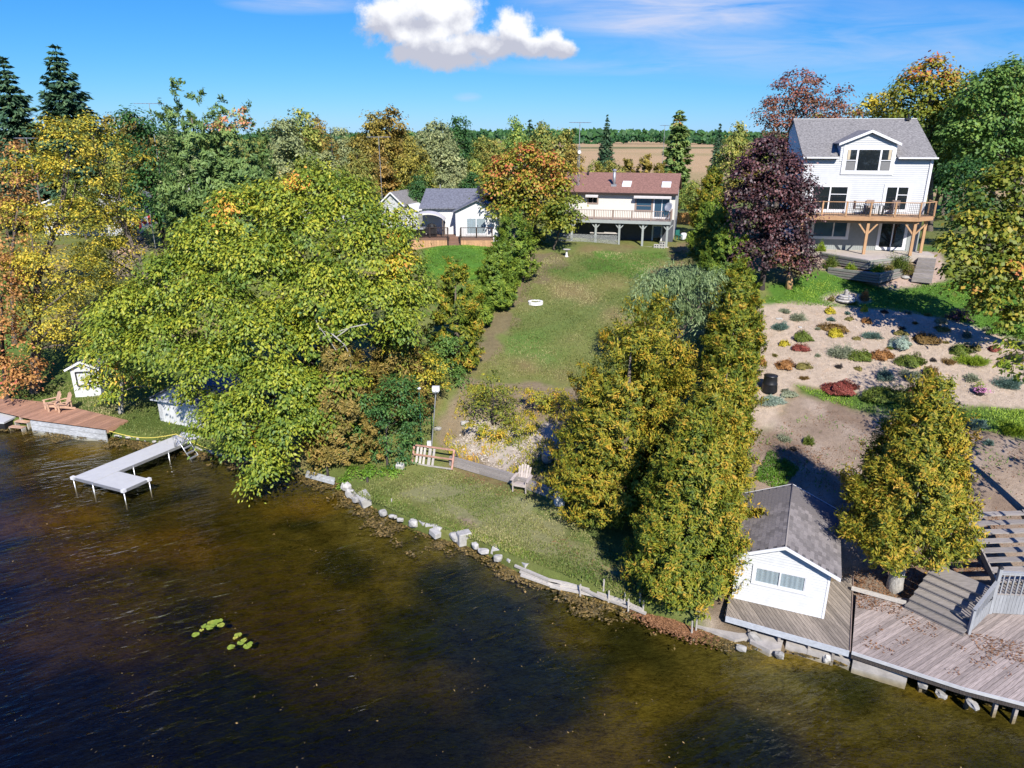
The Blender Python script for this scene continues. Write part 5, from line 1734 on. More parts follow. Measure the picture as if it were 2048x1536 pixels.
rfp = thing('swim_raft', 'grey floating raft at the left edge of the photo', 'raft', tuple(at_z(-22, 838, .3)), -.1)
MB().box(-1.9, -.95, .12, 1.9, .95, .22).obj('platform', MAT['dock_deck'], rfp); MB().box(-1.85, -.9, -.3, 1.85, .9, .115).obj('float', MAT['black_metal'], rfp)

# ---------------------------------------------------------------- L-shaped aluminium dock
dkk = thing('dock', 'light grey L shaped dock on thin metal legs', 'dock', (0, 0, 0))
A, Bc, Cc = np.array([-23.76, 34.61]), np.array([-20.26, 33.12]), np.array([-19.80, 34.50])
fdir = (Bc - A) / np.linalg.norm(Bc - A)
Mid = A + fdir * 1.48
dirL = np.array([at_z(352, 871, .58)[0], at_z(352, 871, .58)[1]]) - A; Ln = np.linalg.norm(dirL) + .6; dirL = dirL / np.linalg.norm(dirL)
E0, E1 = A + dirL * Ln, Mid + dirL * Ln
zt = .58
nseg = 4
for i in range(nseg):
    a_, b_ = A + dirL * (Ln * i / nseg + .014), A + dirL * (Ln * (i + 1) / nseg - .014)
    c_, d_ = Mid + dirL * (Ln * i / nseg + .014), Mid + dirL * (Ln * (i + 1) / nseg - .014)
    MB().prism([a_, c_, d_, b_], zt - .05, zt).obj('deck_panel', MAT['dock_deck'], dkk)
Cin = Mid + dirL * 1.46
MB().prism([Mid + fdir * .05, Bc, Bc + dirL * 1.46, Cin + fdir * .05], zt - .05, zt).obj('deck_panel', MAT['dock_deck'], dkk)
for a_, b_ in ((A, Bc), (Bc, Bc + dirL * 1.46), (Bc + dirL * 1.46, Cin), (Cin, E1), (A, E0)):
    p, q = np.array([*a_, zt - .085]), np.array([*b_, zt - .085])
    MB().beam(p, q, .05, .16).obj('side_rail', MAT['alu'], dkk)
for pnt in (A, Bc, Bc + dirL * 1.46):
    o = MB().box(-.1, -.1, -.13, .1, .1, .035).obj('corner_cap', MAT['white_plastic'], dkk); o.location = (pnt[0], pnt[1], zt); o.rotation_euler = (0, 0, math.atan2(fdir[1], fdir[0]))
for pnt in (A, Mid, Bc, Bc + dirL * 1.46, Cin + dirL * .9, Mid + dirL * 4.6, A + dirL * 3.2, E1 - dirL * .3):
    MB().tube([(pnt[0], pnt[1], -1.7), (pnt[0], pnt[1], zt - .02)], .032, 8).obj('leg', MAT['alu'], dkk, smooth=True)
# ladder at the shore end
Lp = Mid + dirL * (Ln - 1.9)
ldr = thing('dock_ladder', 'aluminium swim ladder with handrails on the dock', 'ladder', (Lp[0], Lp[1], zt), math.atan2(-fdir[1], -fdir[0]) + math.pi)
for s in (0, .62):
    MB().tube([(-.05, s, 0), (-.05, s, .75), (.15, s, .72), (.62, s, .0), (1.15, s, -.75)], .028, 6).obj('handrail', MAT['alu'], ldr, smooth=True)
    MB().tube([(.15, s, .70), (.02, s, .02)], .022, 6).obj('brace', MAT['alu'], ldr)
for i in range(4):
    x = .42 + .2 * i; z = .28 - .285 * i
    MB().box(x - .08, .02, z - .02, x + .08, .60, z + .02).obj('rung', MAT['alu'], ldr)
# ---------------------------------------------------------------- the trees near the water
def P3(px, py, y):
    return tuple(at_y(px, py, y))


def base_at(px, py):
    return ground(px, py)


# the big yellow-green tree leaning over the water
LB = pxlobes([(640, 385, 66, 2), (702, 408, 54, 1), (560, 405, 60, 1), (775, 452, 52, 0), (480, 430, 62, 1), (615, 470, 85, 0), (735, 505, 85, -1), (805, 548, 52, -1),
              (415, 500, 72, 0), (520, 540, 85, -1), (640, 590, 85, -2), (355, 570, 72, -1), (755, 605, 72, -2), (830, 610, 42, -1), (285, 620, 66, -1), (440, 620, 80, -2),
              (225, 680, 52, -1), (330, 690, 72, -2), (530, 670, 80, -3), (430, 735, 72, -3), (635, 680, 50, -3), (555, 780, 76, -4), (475, 835, 66, -4.5), (585, 860, 66, -5),
              (505, 905, 50, -5.5), (838, 575, 36, -.5), (800, 660, 46, -2), (700, 650, 50, -2.5), (690, 760, 36, -3.5), (535, 945, 36, -6), (640, 830, 50, -4), (395, 790, 34, -3.5), (620, 790, 60, -3.5), (210, 640, 40, 0), (510, 968, 20, -6.2), (425, 850, 40, -4.5)], 39.5)
pb = base_at(575, 905)
def patch(px, py, y, r, v):
    p = P3(px, py, y)
    return (p[0], p[1], p[2], r, v)
big = leafy_tree('shade_tree', 'huge spreading yellow green tree with orange flecks leaning over the water', 'tree', (-10.6, 38.6, gz(-10.6, 38.6)), LB,
                 'leaf_big', 'bark_dark', .42, leaf=.21, asp=.5, spray=.7, dens=2.4, k=80, droop=.42, tint1=.76, flat=.5, minz=.25, topt=.12,
                 patches=[patch(590, 365, 40.5, .9, .97), (patch(455, 420, 39.5, .8, .98)), patch(800, 520, 38, 1.1, .88), patch(525, 885, 34.5, .7, .95), patch(770, 470, 38.5, .6, .92), patch(700, 500, 38, .5, .9), patch(600, 640, 37, .45, .92), patch(450, 580, 38, .5, .9), patch(585, 760, 35, .5, .93)])
bmb = MB()
for pts, r in (([(735, 648), (700, 655), (665, 668), (640, 660), (632, 640)], .035), ([(700, 655), (672, 675), (648, 672), (625, 685)], .032), ([(664, 668), (690, 690), (700, 712), (702, 748)], .04),
               ([(690, 690), (672, 700), (640, 655)], .03)):
    bmb.tube([np.array(P3(x, y, 35.0 + .2 * i)) - np.array((-10.6, 38.6, gz(-10.6, 38.6))) for i, (x, y) in enumerate(pts)], [r * (1 - .15 * i) for i in range(len(pts))], 6)
bmb.obj('bare_limb', MAT['bark_pale'], big, smooth=True)

sb = base_at(243, 827)
leafy_tree('shade_tree', 'small yellow green tree with a pale trunk at the end of the reddish wooden deck', 'tree', sb,
           pxlobes([(240, 735, 48), (195, 715, 42), (288, 755, 30), (250, 690, 36), (195, 765, 28), (225, 775, 30), (280, 705, 30), (310, 775, 18)], 43.3),
           'leaf_big', 'bark_pale', .17, leaf=.26, asp=.42, spray=.7, dens=1.94, k=48, droop=.75, tint1=.9, patches=[patch(240, 745, 42.5, .7, .93), patch(235, 725, 42.5, .4, .9)])

# yellow trees along the left side
leafy_tree('yellow_tree', 'tall airy golden yellow tree with a thick dark trunk behind the wooden deck chairs', 'tree', base_at(73, 783),
           pxlobes([(135, 285, 56), (75, 350, 60), (150, 360, 60), (60, 450, 62), (140, 450, 66), (100, 540, 66), (45, 540, 45), (170, 560, 50), (130, 640, 58), (75, 620, 45), (95, 690, 42), (40, 600, 40), (160, 690, 30)], 47.5),
           'leaf_yellow', 'bark', .36, leaf=.165, asp=.62, spray=.72, dens=1.25, k=62, droop=.3, tint1=.95, nsub=3, cull=.5)
leafy_tree('yellow_tree', 'slender golden yellow tree between the tall yellow tree and the huge green tree', 'tree', (-24.8, 51, gz(-24.8, 51)),
           pxlobes([(215, 300, 48), (255, 320, 34), (225, 380, 50), (190, 440, 50), (250, 430, 40), (215, 510, 50), (200, 590, 48), (240, 590, 34), (255, 500, 26), (180, 255, 28)], 51),
           'leaf_yellow', 'bark', .24, leaf=.165, asp=.62, spray=.72, dens=1.35, k=62, droop=.3, tint0=-.05, tint1=.85, nsub=3, cull=.5)
leafy_tree('yellow_tree', 'low yellow green thicket tree below the flag at the edge of the upper yard', 'tree', (-23.5, 56, gz(-23.5, 56)),
           pxlobes([(225, 480, 30), (190, 510, 40), (235, 555, 34), (150, 600, 50), (270, 530, 22), (215, 620, 30)], 55),
           'leaf_yellow', 'bark', .16, leaf=.2, asp=.6, spray=.7, dens=1.40, k=40, tint0=-.2, tint1=.6, nsub=2, cull=.5)
leafy_tree('orange_tree', 'salmon orange tree with a pointed top at the left edge of the photo', 'tree', (-38.5, 53, gz(-38.5, 53)),
           pxlobes([(30, 300, 26), (15, 350, 44), (35, 400, 34), (8, 430, 50), (15, 500, 45)], 53), 'leaf_orange', 'bark', .2, leaf=.22, asp=.6, spray=.75, dens=1.40, k=40, tint1=.86)
leafy_tree('orange_tree', 'low spreading orange and pink tree over the left end of the reddish wooden deck', 'tree', (-35.2, 46.4, gz(-35.2, 46.4)),
           pxlobes([(20, 690, 40), (5, 740, 42), (52, 735, 28), (25, 770, 30), (-20, 660, 50), (65, 760, 14), (8, 640, 40), (10, 590, 40), (-10, 540, 45)], 45.6), 'leaf_orange', 'bark_dark', .18,
           leaf=.2, asp=.6, spray=.65, dens=1.55, k=42, tint1=.9, patches=[patch(40, 762, 45, .5, .99)])

# dense evergreens and hardwoods on the left skyline
def spruce_px(label, px, top, Y, hw, zb=None, **kw):
    t = at_y(px, top, Y)
    b = gz(t[0], Y) if zb is None else zb
    return spruce(label, (t[0], Y, b), t[2] - b, hw * dep(t) / FPX, **kw)


spruce_px('tall dark spruce rising above the golden yellow tree', 108, 88, 74, 98, levels=36, per=13, leaf=.6, dens=95, power=.72, gap=.05, ragged=.5)
spruce_px('dark spruce cut off by the left edge of the photo', 2, 108, 74, 80, levels=36, per=13, leaf=.6, dens=95, power=.72, gap=.05, ragged=.5)
spruce_px('small blue green spruce at the far end of the left tree line', 660, 250, 88, 20, levels=18, leaf=.3)
leafy_tree('dense_tree', 'dense dark green tree beside the red and white flag', 'tree', (-32.0, 66, gz(-32, 66)),
           pxlobes([(300, 270, 38), (270, 250, 34), (315, 320, 42), (290, 370, 44), (330, 400, 36), (275, 420, 34), (318, 445, 34), (255, 300, 30), (335, 350, 28)], 65), 'leaf_dark', 'bark_dark', .25,
           leaf=.3, asp=.55, spray=.85, dens=1.78, k=44)
tt_ = thing('tall_tree', 'tall bushy green tree with a spiky double top and a rusty red patch', 'tree', (-25.5, 61, gz(-25.5, 61)))
H_ = at_y(408, 146, 61)[2] - gz(-25.5, 61)
MB().tube([(0, 0, -.4), (0, 0, H_ * .4), (-.3, 0, H_ * .8)], [.34, .24, .05], 8).obj('trunk', MAT['bark'], tt_, smooth=True)
link('crown', cedar_mesh('crown', H_, 2.75, MAT['leaf_pine'], 1900, 24, .28, prof=[(0, .5), (.15, 1.0), (.4, 1.12), (.6, .9), (.78, .72), (.92, .42), (1, .14)], low=.12, tint1=.74, lump=.45, seed=5,
                         tops=((-.5, 0, 1.0), (3.3, .3, .92), (1.4, -.6, .84), (4.4, .4, .70))), tt_)
pt_ = [(at_y(px, py, 59.5)[0] + 25.5, 59.5 - 61, at_y(px, py, 59.5)[2] - gz(-25.5, 61)) for px, py in ((452, 250), (478, 228), (440, 262), (488, 250))]
link('rusty_leaves', crown('rusty_leaves', [(*p_, .75) for p_ in pt_], MAT['leaf_pine'], leaf=.24, asp=.55, spray=.5, dens=.8, k=34, tint0=.86, tint1=.96), tt_)

# shrubs and cedars between the big tree and the lower lawn
cedar('olive brown ragged cedar among the bushes below the huge tree', tuple(base_at(690, 925)), 8.2, 1.75, 'leaf_brown', n=620, leaf=.17, seed=2)
cedar('second olive brown cedar behind the dark bush by the water', (-6.6, 39.4, gz(-6.6, 39.4)), 7.0, 1.7, 'leaf_brown', n=560, leaf=.17, seed=3)
def bush(name, label, base, lobes, leafm, **kw):
    kw.setdefault('leaf', .15); kw.setdefault('spray', .45); kw.setdefault('k', 44); kw.setdefault('dens', 1.2)
    return leafy_tree(name, label, 'bush', base, lobes, leafm, 'bark_dark', .06, wood_name='stem', crown_name='foliage', nsub=1, **kw)
bush('bush', 'dark green dense bush beside the light pole', base_at(775, 935), pxlobes([(765, 840, 62), (800, 790, 50), (825, 830, 36), (735, 800, 40), (740, 900, 46), (790, 890, 50), (815, 850, 36), (720, 860, 34), (770, 930, 22)], 36.6), 'leaf_dark', tint0=.25, tint1=1)
bush('bush', 'yellow leaved bush above the dark green bush', (-4.6, 40.2, gz(-4.6, 40.2)), pxlobes([(830, 730, 48), (785, 705, 42), (760, 745, 36), (860, 765, 30), (830, 775, 36), (805, 690, 26), (875, 730, 20)], 39.2), 'leaf_vine')
bush('bush', 'deep green bush between the yellow bush and the lower hedge cedar', (-3.7, 42.2, gz(-3.7, 42.2)), pxlobes([(885, 740, 40), (905, 705, 36), (880, 690, 30), (915, 755, 26), (895, 780, 24)], 41.5), 'leaf_midgreen', tint1=.75)
bush('bush', 'brown leaved bush hanging over the white seawall boards', base_at(655, 945), pxlobes([(660, 905, 34), (690, 890, 28), (640, 930, 20), (620, 900, 24)], 35.8), 'leaf_brown')
bush('weed_patch', 'bright green low weeds at the corner of the lower lawn', base_at(735, 965), pxlobes([(720, 958, 32), (760, 968, 26), (700, 966, 20), (740, 955, 30), (780, 950, 20), (735, 980, 20)], 34.8), 'leaf_weed', leaf=.12, spray=.32, droop=.2)
bush('loose_shrub', 'loose yellow green shrub on the slope above the timber wall', base_at(985, 850), pxlobes([(985, 790, 36), (960, 815, 30), (1010, 810, 28), (980, 760, 24), (1000, 835, 30), (955, 785, 20), (1030, 790, 18)], 37.9), 'leaf_vine', tint0=-.2, tint1=.62, dens=1.16, k=30)
bush('vine_patch', 'yellow vines spreading across the slope top beside the golden cedar', base_at(1090, 800), pxlobes([(1075, 795, 16), (1110, 798, 18), (1140, 805, 16), (1060, 790, 12), (1095, 812, 14), (1060, 830, 9)], 38.6), 'leaf_vine', tint0=.2, tint1=1, leaf=.13, spray=.3)
bush('vine_patch', 'yellow vine trailing down the bare slope below the loose shrub', base_at(1000, 880), pxlobes([(995, 870, 15), (1020, 885, 12), (1000, 900, 10), (965, 858, 13), (1035, 858, 12), (1060, 860, 9), (945, 852, 10), (1010, 915, 7)], 36.9), 'leaf_vine', tint0=.15, tint1=1, leaf=.13, spray=.28)

# left hedge of cedars
for i, (bx, by, top, hw, lab) in enumerate((
        (1028, 560, 412, 46, 'tallest green cedar of the left hedge next to the red maple'),
        (988, 615, 505, 34, 'middle green cedar of the left hedge'),
        (950, 650, 560, 30, 'small green cedar squeezed in the left hedge'),
        (915, 735, 502, 52, 'broad green cedar at the lower end of the left hedge'),
        (1000, 590, 470, 34, 'green cedar behind the middle of the left hedge'))):
    b = base_at(bx, by)
    t = at_y(bx - 3, top, b[1] + .5)
    cedar(lab, tuple(b), t[2] - b[2], hw * dep(t) / FPX, 'leaf_cedar_green' if i != 3 else 'leaf_cedar', n=420, k=20, leaf=.19, seed=i, group='cedars of the left hedge')

# golden cedars between the two lots
def cedar_px(label, px, top, Y, hw, leafm, n, leaf=.15, **kw):
    b = kw.pop('base', None)
    t = at_y(px, top, Y)
    z = gz(t[0], Y)
    return cedar(label, (t[0], Y, z), t[2] - z, hw * dep(t) / FPX * .93, leafm, n=n, leaf=leaf, **kw)


cedar_px('large golden cedar with two ragged tops beside the lower lawn', 1268, 588, 30.3, 138, 'leaf_cedar_gold', 1700, .14, seed=1, k=23, tops=((0, 0, 1.0), (-.9, .1, .74)), group='golden cedars beside the lawn')
cedar_px('golden cedar with a brownish top behind the large golden cedar', 1322, 575, 32.5, 100, 'leaf_cedar_gold', 1000, .145, seed=4, k=24, group='golden cedars beside the lawn')
cedar_px('front golden cedar standing at the water beside the white boathouse', 1396, 800, 24.3, 108, 'leaf_cedar', 1900, .125, seed=6, k=25, group='golden cedars beside the lawn')
cedar_px('golden cedar between the front cedar and the boathouse roof', 1432, 740, 27.2, 90, 'leaf_cedar_gold', 1050, .135, seed=8, k=24, group='golden cedars beside the lawn')
for i, (px, top, Y, hw, lm, lab) in enumerate((
        (1462, 672, 30.6, 66, 'leaf_cedar', 'yellow green cedar in the right hedge beside the black compost bin'),
        (1474, 600, 34, 62, 'leaf_cedar', 'yellow green cedar in the right hedge level with the rock garden'),
        (1478, 545, 38, 58, 'leaf_cedar', 'yellow green cedar in the right hedge below the purple maple'),
        (1480, 515, 42, 54, 'leaf_cedar', 'yellow green cedar in the right hedge beside the shaded lawn'),
        (1462, 455, 47, 58, 'leaf_cedar_green', 'green cedar in the right hedge left of the purple maple'),
        (1440, 415, 53, 46, 'leaf_cedar', 'tall yellow green cedar in the right hedge opposite the red roofed cottage'),
        (1424, 400, 60, 36, 'leaf_cedar_green', 'green cedar in the right hedge beside the cottage deck'),
        (1428, 330, 68, 34, 'leaf_cedar', 'far yellow green cedar of the right hedge beyond the cottage'))):
    cedar_px(lab, px, top, Y, hw, lm, 620, .155, seed=10 + i, k=22, group='cedars of the right hedge')
leafy_tree('willow', 'grey green feathery willow behind the golden cedars', 'tree', (9.6, 41, gz(9.6, 41)),
           pxlobes([(1300, 580, 42), (1350, 565, 44), (1400, 580, 46), (1400, 640, 46), (1340, 620, 44), (1280, 610, 26), (1425, 690, 36), (1385, 700, 36), (1430, 560, 24)], 40.6), 'leaf_sage', 'bark', .16,
           leaf=.24, asp=.2, spray=.6, dens=1.9, k=70, droop=.9, up=.4)
cedar_px('golden cedar with a thick pale trunk beside the grey stairs', 1880, 738, 24.6, 120, 'leaf_cedar_gold', 2000, .125, seed=21, k=25, barkm='bark_pale', r0=.30, low=.19,
         prof=[(0, .0), (.17, .45), (.22, .92), (.34, 1.0), (.5, .86), (.68, .56), (.85, .27), (.96, .1), (1, .02)])

# maples around the two houses
leafy_tree('purple_maple', 'dark purple leaved maple in front of the white house', 'tree', base_at(1523, 578),
           pxlobes([(1535, 320, 44), (1570, 345, 44), (1500, 345, 38), (1600, 380, 32), (1540, 390, 58), (1490, 400, 38), (1590, 420, 40), (1510, 450, 50), (1565, 465, 52), (1530, 510, 48), (1580, 505, 40), (1605, 520, 26), (1585, 535, 26), (1500, 500, 30), (1540, 300, 26)], 46.8),
           'leaf_purple', 'bark_dark', .2, leaf=.17, asp=.75, spray=.55, dens=2.0, k=64, tint1=.93, patches=[patch(1575, 520, 45.5, 1.0, .99)])
leafy_tree('red_maple', 'red and orange maple between the grey roofed cottage and the red roofed cottage', 'tree', (2.3, 66.6, gz(2.3, 66.6)),
           pxlobes([(1050, 312, 30), (1015, 340, 36), (1085, 335, 36), (1055, 375, 46), (1000, 385, 36), (1115, 385, 36), (980, 350, 22), (1035, 430, 42), (1090, 435, 40), (1000, 420, 28), (1070, 480, 22), (1130, 350, 26)], 66),
           'leaf_maple', 'bark', .25, leaf=.26, asp=.7, spray=.72, dens=1.86, k=44, tint0=.14, tint1=.84, topt=.5, nsub=3, patches=[patch(985, 385, 61, 1.2, .86), patch(1015, 375, 61, .8, .92), patch(1110, 375, 61.5, .9, .88)])
leafy_tree('young_tree', 'small green tree with a thin bare trunk in front of the cottage deck', 'tree', base_at(1108, 500),
           pxlobes([(1110, 425, 26), (1138, 410, 22), (1125, 448, 24), (1150, 440, 18), (1105, 458, 18), (1155, 405, 14)], 63.4), 'leaf_maple', 'bark', .1, leaf=.24, asp=.7, spray=.6, dens=1.86, k=40, tint0=.0, tint1=.55)
leafy_tree('red_brown_tree', 'tall red brown tree rising behind the left end of the white house', 'tree', (25.2, 70, gz(25.2, 70)),
           pxlobes([(1595, 165, 30), (1570, 190, 30), (1620, 175, 26), (1550, 225, 32), (1600, 215, 40), (1640, 210, 26), (1560, 260, 36), (1610, 265, 36), (1530, 240, 22), (1650, 250, 26), (1540, 290, 30), (1585, 300, 32)], 69),
           'leaf_redbrown', 'bark', .3, leaf=.24, asp=.55, spray=.8, dens=1.9, k=46, nsub=3, topt=.3, cull=.55)
leafy_tree('red_brown_tree', 'small red brown tree above the middle of the white house roof', 'tree', (30.5, 71, gz(30.5, 71)),
           pxlobes([(1678, 195, 24), (1690, 220, 26), (1670, 225, 22), (1660, 245, 22), (1700, 240, 22)], 70), 'leaf_redbrown', 'bark', .2, leaf=.26, asp=.55, spray=.75, dens=1.32, k=34, topt=.4)
leafy_tree('yellow_tree', 'bright yellow tree above the white house roof', 'tree', (35, 73, gz(35, 73)),
           pxlobes([(1735, 215, 28), (1775, 200, 24), (1710, 225, 18), (1755, 235, 24), (1780, 235, 24)], 72), 'leaf_yellow', 'bark', .2, leaf=.28, asp=.6, spray=.75, dens=1.71, k=40, tint0=.1, tint1=.85)
leafy_tree('turning_maple', 'round maple with a vivid orange top behind the right end of the white house', 'tree', (38.8, 67, gz(38.8, 67)),
           pxlobes([(1862, 145, 32), (1830, 165, 30), (1895, 165, 32), (1815, 200, 36), (1860, 195, 42), (1900, 205, 38), (1850, 245, 44), (1895, 255, 40), (1812, 245, 32), (1870, 295, 40), (1905, 310, 34)], 66.3),
           'leaf_maple', 'bark', .28, leaf=.28, asp=.7, spray=.78, dens=1.94, k=44, tint0=.0, tint1=.62, topt=1.0)
leafy_tree('green_tree', 'massive dark green tree on the right skyline beside the orange topped maple', 'tree', (44, 62, gz(44, 62)),
           pxlobes([(1975, 185, 46), (2030, 165, 52), (1940, 220, 40), (2000, 235, 56), (2055, 240, 50), (1930, 275, 38), (1975, 300, 52), (2035, 310, 56), (2080, 190, 60), (1945, 345, 36)], 61),
           'leaf_midgreen', 'bark_dark', .35, leaf=.3, asp=.65, spray=.85, dens=1.94, k=44, tint0=.1, tint1=.8)
leafy_tree('green_tree', 'dark green tree shading the right end of the white house deck', 'tree', (37.5, 56.5, gz(37.5, 56.5)),
           pxlobes([(1905, 350, 28), (1935, 395, 34), (1900, 420, 24), (1955, 345, 30), (1890, 385, 18), (1925, 455, 26), (1960, 420, 30)], 56), 'leaf_dark', 'bark_dark', .22, leaf=.26, asp=.6, spray=.75, dens=1.86, k=42)
leafy_tree('yellow_green_maple', 'yellow green maple reaching in from the right over the garden stairs', 'tree', (31.4, 39.6, gz(31.4, 39.6)),
           pxlobes([(1990, 385, 46), (2040, 360, 48), (1955, 450, 44), (2020, 455, 58), (1925, 505, 36), (1985, 535, 56), (2045, 550, 56), (1940, 570, 34), (1995, 605, 42), (2040, 635, 36), (1905, 545, 22), (1905, 480, 20), (2070, 470, 50), (2010, 640, 22)], 38.8),
           'leaf_maple', 'bark', .26, leaf=.25, asp=.75, spray=.62, dens=1.71, k=44, tint0=-.02, tint1=.66, patches=[patch(2020, 540, 37.8, .8, .72), patch(1950, 575, 37.8, .5, .7)])
leafy_tree('bronze_shrub', 'dark bronze shrub at the upper edge of the rock garden under the maple', 'shrub', base_at(1915, 645), pxlobes([(1920, 628, 15), (1905, 635, 10), (1935, 638, 9)], 43.6), 'leaf_purple', 'bark_dark', .03, leaf=.13, spray=.3, dens=1.55, k=40, nsub=0, wood_name='stem', crown_name='foliage', tint0=.5)
leafy_tree('juniper_bush', 'bright green juniper at the right end of the rock garden', 'bush', base_at(2010, 672), pxlobes([(2005, 655, 16), (1985, 662, 12), (2030, 650, 18), (2045, 665, 14)], 42.2), 'leaf_weed', 'bark_dark', .04, leaf=.14, spray=.3, nsub=0, wood_name='stem', crown_name='foliage', tint0=-.1, tint1=.7)
# hardwoods standing at the right edge, which throw the dappled shade on the garden
leafy_tree('green_tree', 'tall hardwood at the right edge whose shade falls on the garden slope', 'tree', (23.6, 27.5, gz(23.6, 27.5)),
           [(23.6, 27.5, 11.0, 2.3), (22.0, 27.8, 9.2, 1.7), (25.4, 27.0, 9.0, 2.0), (23.4, 26.0, 9.3, 1.7), (24, 29, 9.0, 1.7), (23.4, 27.4, 13.2, 1.7), (22.2, 25, 7.6, 1.7), (22.2, 26.4, 9.8, 1.7), (22.0, 24, 9.0, 1.5)], 'leaf_big', 'bark_dark', .26, leaf=.24, asp=.5, spray=.75, dens=0.96, k=34, nsub=3)
leafy_tree('green_tree', 'spreading hardwood beside the grey stairs whose branch shadows cross the bank', 'tree', (20.3, 20.6, gz(20.3, 20.6)),
           [(20.9, 20.2, 8.6, 1.5), (22.2, 21.6, 9.2, 1.7), (20.9, 22.6, 10.2, 1.4), (22.4, 20.2, 10.4, 1.7)], 'leaf_big', 'bark_dark', .2, leaf=.22, asp=.5, spray=.7, dens=0.78, k=30, nsub=3)

# ---------------------------------------------------------------- woodland behind the cottages: a few builds, many copies
def proto(kind):
    L = None
    if kind in ('round', 'gold', 'grey', 'dark'):
        L = [(0, 0, 7.4, 1.5), (.9, .3, 6.2, 1.5), (-1.0, -.2, 6.3, 1.5), (.2, -1.0, 5.4, 1.7), (-.6, .9, 5.2, 1.5), (1.1, -.5, 4.4, 1.4), (-1.2, -.6, 4.2, 1.4), (.1, .2, 8.6, .9), (.5, -.9, 3.2, 1.3), (-.5, -.9, 3.0, 1.2)]
        L = [(a + rng.normal() * .3, b + rng.normal() * .3, c + rng.normal() * .3, r * (.85 + .3 * rng.random())) for a, b, c, r in L]
        lm = {'round': 'leaf_forest', 'gold': 'leaf_forest_gold', 'grey': 'leaf_forest_grey', 'dark': 'leaf_dark'}[kind]
        cm = crown('crown', L, MAT[lm], leaf=.30, asp=.62, spray=.72, dens=1.6, k=42, up=.6, droop=.3)
        return woody((0, 0, 0), L, .16, nsub=1).mesh('trunk', MAT['bark'], True), cm
    if kind == 'spire':
        return MB().tube([(0, 0, -.3), (0, 0, 9.5)], [.16, .02], 6).mesh('trunk', MAT['bark_dark']), spruce_mesh('crown', 10, 1.9, MAT['leaf_spruce'], levels=34, per=12, leaf=.46, dens=46, ragged=.5)
    if kind == 'cedar':
        return MB().tube([(0, 0, -.3), (0, 0, 7)], [.14, .02], 6).mesh('trunk', MAT['bark']), cedar_mesh('crown', 8, 1.7, MAT['leaf_forest_gold'], 330, 20, .26)


kinds = {}
for k, nv in (('round', 3), ('gold', 2), ('grey', 2), ('dark', 1), ('spire', 1), ('cedar', 2)):
    for j in range(nv):
        kinds[(k, j)] = proto(k)
nominal = {'round': 9.3, 'gold': 9.3, 'grey': 9.3, 'dark': 9.3, 'spire': 10.0, 'cedar': 8.0}
wn = {'round': 'woodland_tree', 'gold': 'woodland_tree', 'grey': 'woodland_tree', 'dark': 'woodland_tree', 'spire': 'spruce_tree', 'cedar': 'cedar_tree'}
cols = {'round': 'yellow green', 'gold': 'gold brown', 'grey': 'pale grey green', 'dark': 'dark green', 'spire': 'dark pointed', 'cedar': 'olive gold'}
nouns = {'round': 'broadleaf tree', 'gold': 'broadleaf tree', 'grey': 'broadleaf tree', 'dark': 'broadleaf tree', 'spire': 'spruce', 'cedar': 'cedar'}


def woods(px, top, Y, kind, label=None, wide=1.0, group=None):
    j = [q for q in kinds if q[0] == kind]
    q = j[rng.integers(len(j))]
    t = at_y(px, top, Y)
    zb = gz(t[0], Y)
    H = max(t[2] - zb, 2.5)
    s = H / nominal[kind]
    o = thing(wn[kind], label, 'tree', (t[0], Y, zb), rng.random() * 6.28, group)
    o.scale = (s * wide, s * wide, s)
    for nm, me in zip(('trunk', 'crown'), kinds[q]):
        link(nm, me, o)
    return o


def place(px, table):
    return next(t for lim, t in table if px <= lim)


# single trees that stand out
woods(1215, 228, 140, 'spire', 'lone dark narrow spruce standing in the tan field', .85)
t = spruce_px('open branched pine beside the tan field', 1360, 220, 104, 34, levels=24, per=10, leaf=.75, dens=90, power=.5, gap=.15, ragged=.7, name='pine_tree', leafm='leaf_pine')
woods(1441, 246, 92, 'spire', 'dark spruce behind the far end of the right hedge', .8)
woods(1478, 248, 84, 'round', 'yellow green tree at the far end of the right hedge', .75)
woods(1060, 238, 96, 'spire', 'pointed dark conifer above the red maple', 1.1)
woods(1036, 238, 94, 'round', 'yellow green tree with a ragged top above the red maple', .7)
woods(1085, 248, 90, 'round', 'yellow green tree right of the pointed conifer above the red maple', .8)
woods(1120, 262, 84, 'round', 'light green tree behind the right side of the red maple', .9)
woods(1145, 300, 80, 'gold', 'gold brown tree beside the tall television antenna', .8)
woods(770, 222, 92, 'gold', 'tall olive gold tree with a double top behind the small white house', .95)
woods(742, 240, 90, 'gold', 'gold brown tree behind the left side of the small white house', .9)
woods(872, 238, 98, 'grey', 'tall pale green tree above the grey roofed cottage', .95)
woods(912, 234, 104, 'dark', 'dark green tree with a tufted top above the grey roof', .8)
woods(600, 222, 84, 'round', 'tall thin yellow green tree at the left of the skyline gap', .8)
woods(570, 230, 80, 'grey', 'pale green tree right of the tall tree with the rusty patch', .9)
woods(635, 240, 96, 'gold', 'yellow brown tree beside the small blue green spruce', .7)
woods(880, 270, 86, 'grey', 'pale grey green tree directly behind the grey roofed cottage', 1.0)
woods(985, 285, 88, 'round', 'lime yellow tree left of the red maple', .9)
woods(825, 285, 84, 'gold', 'olive brown tree between the small white house and the grey roof', .9)
woods(715, 300, 74, 'round', 'yellow green tree touching the top of the huge shade tree', .9)
woods(205, 238, 80, 'gold', 'gold brown tree between the tall spruce and the dense dark tree', .9)
woods(262, 232, 84, 'gold', 'olive tree behind the top of the dense dark green tree', .8)
woods(340, 252, 90, 'grey', 'pale grey tree left of the tall tree with the rusty patch', .9)
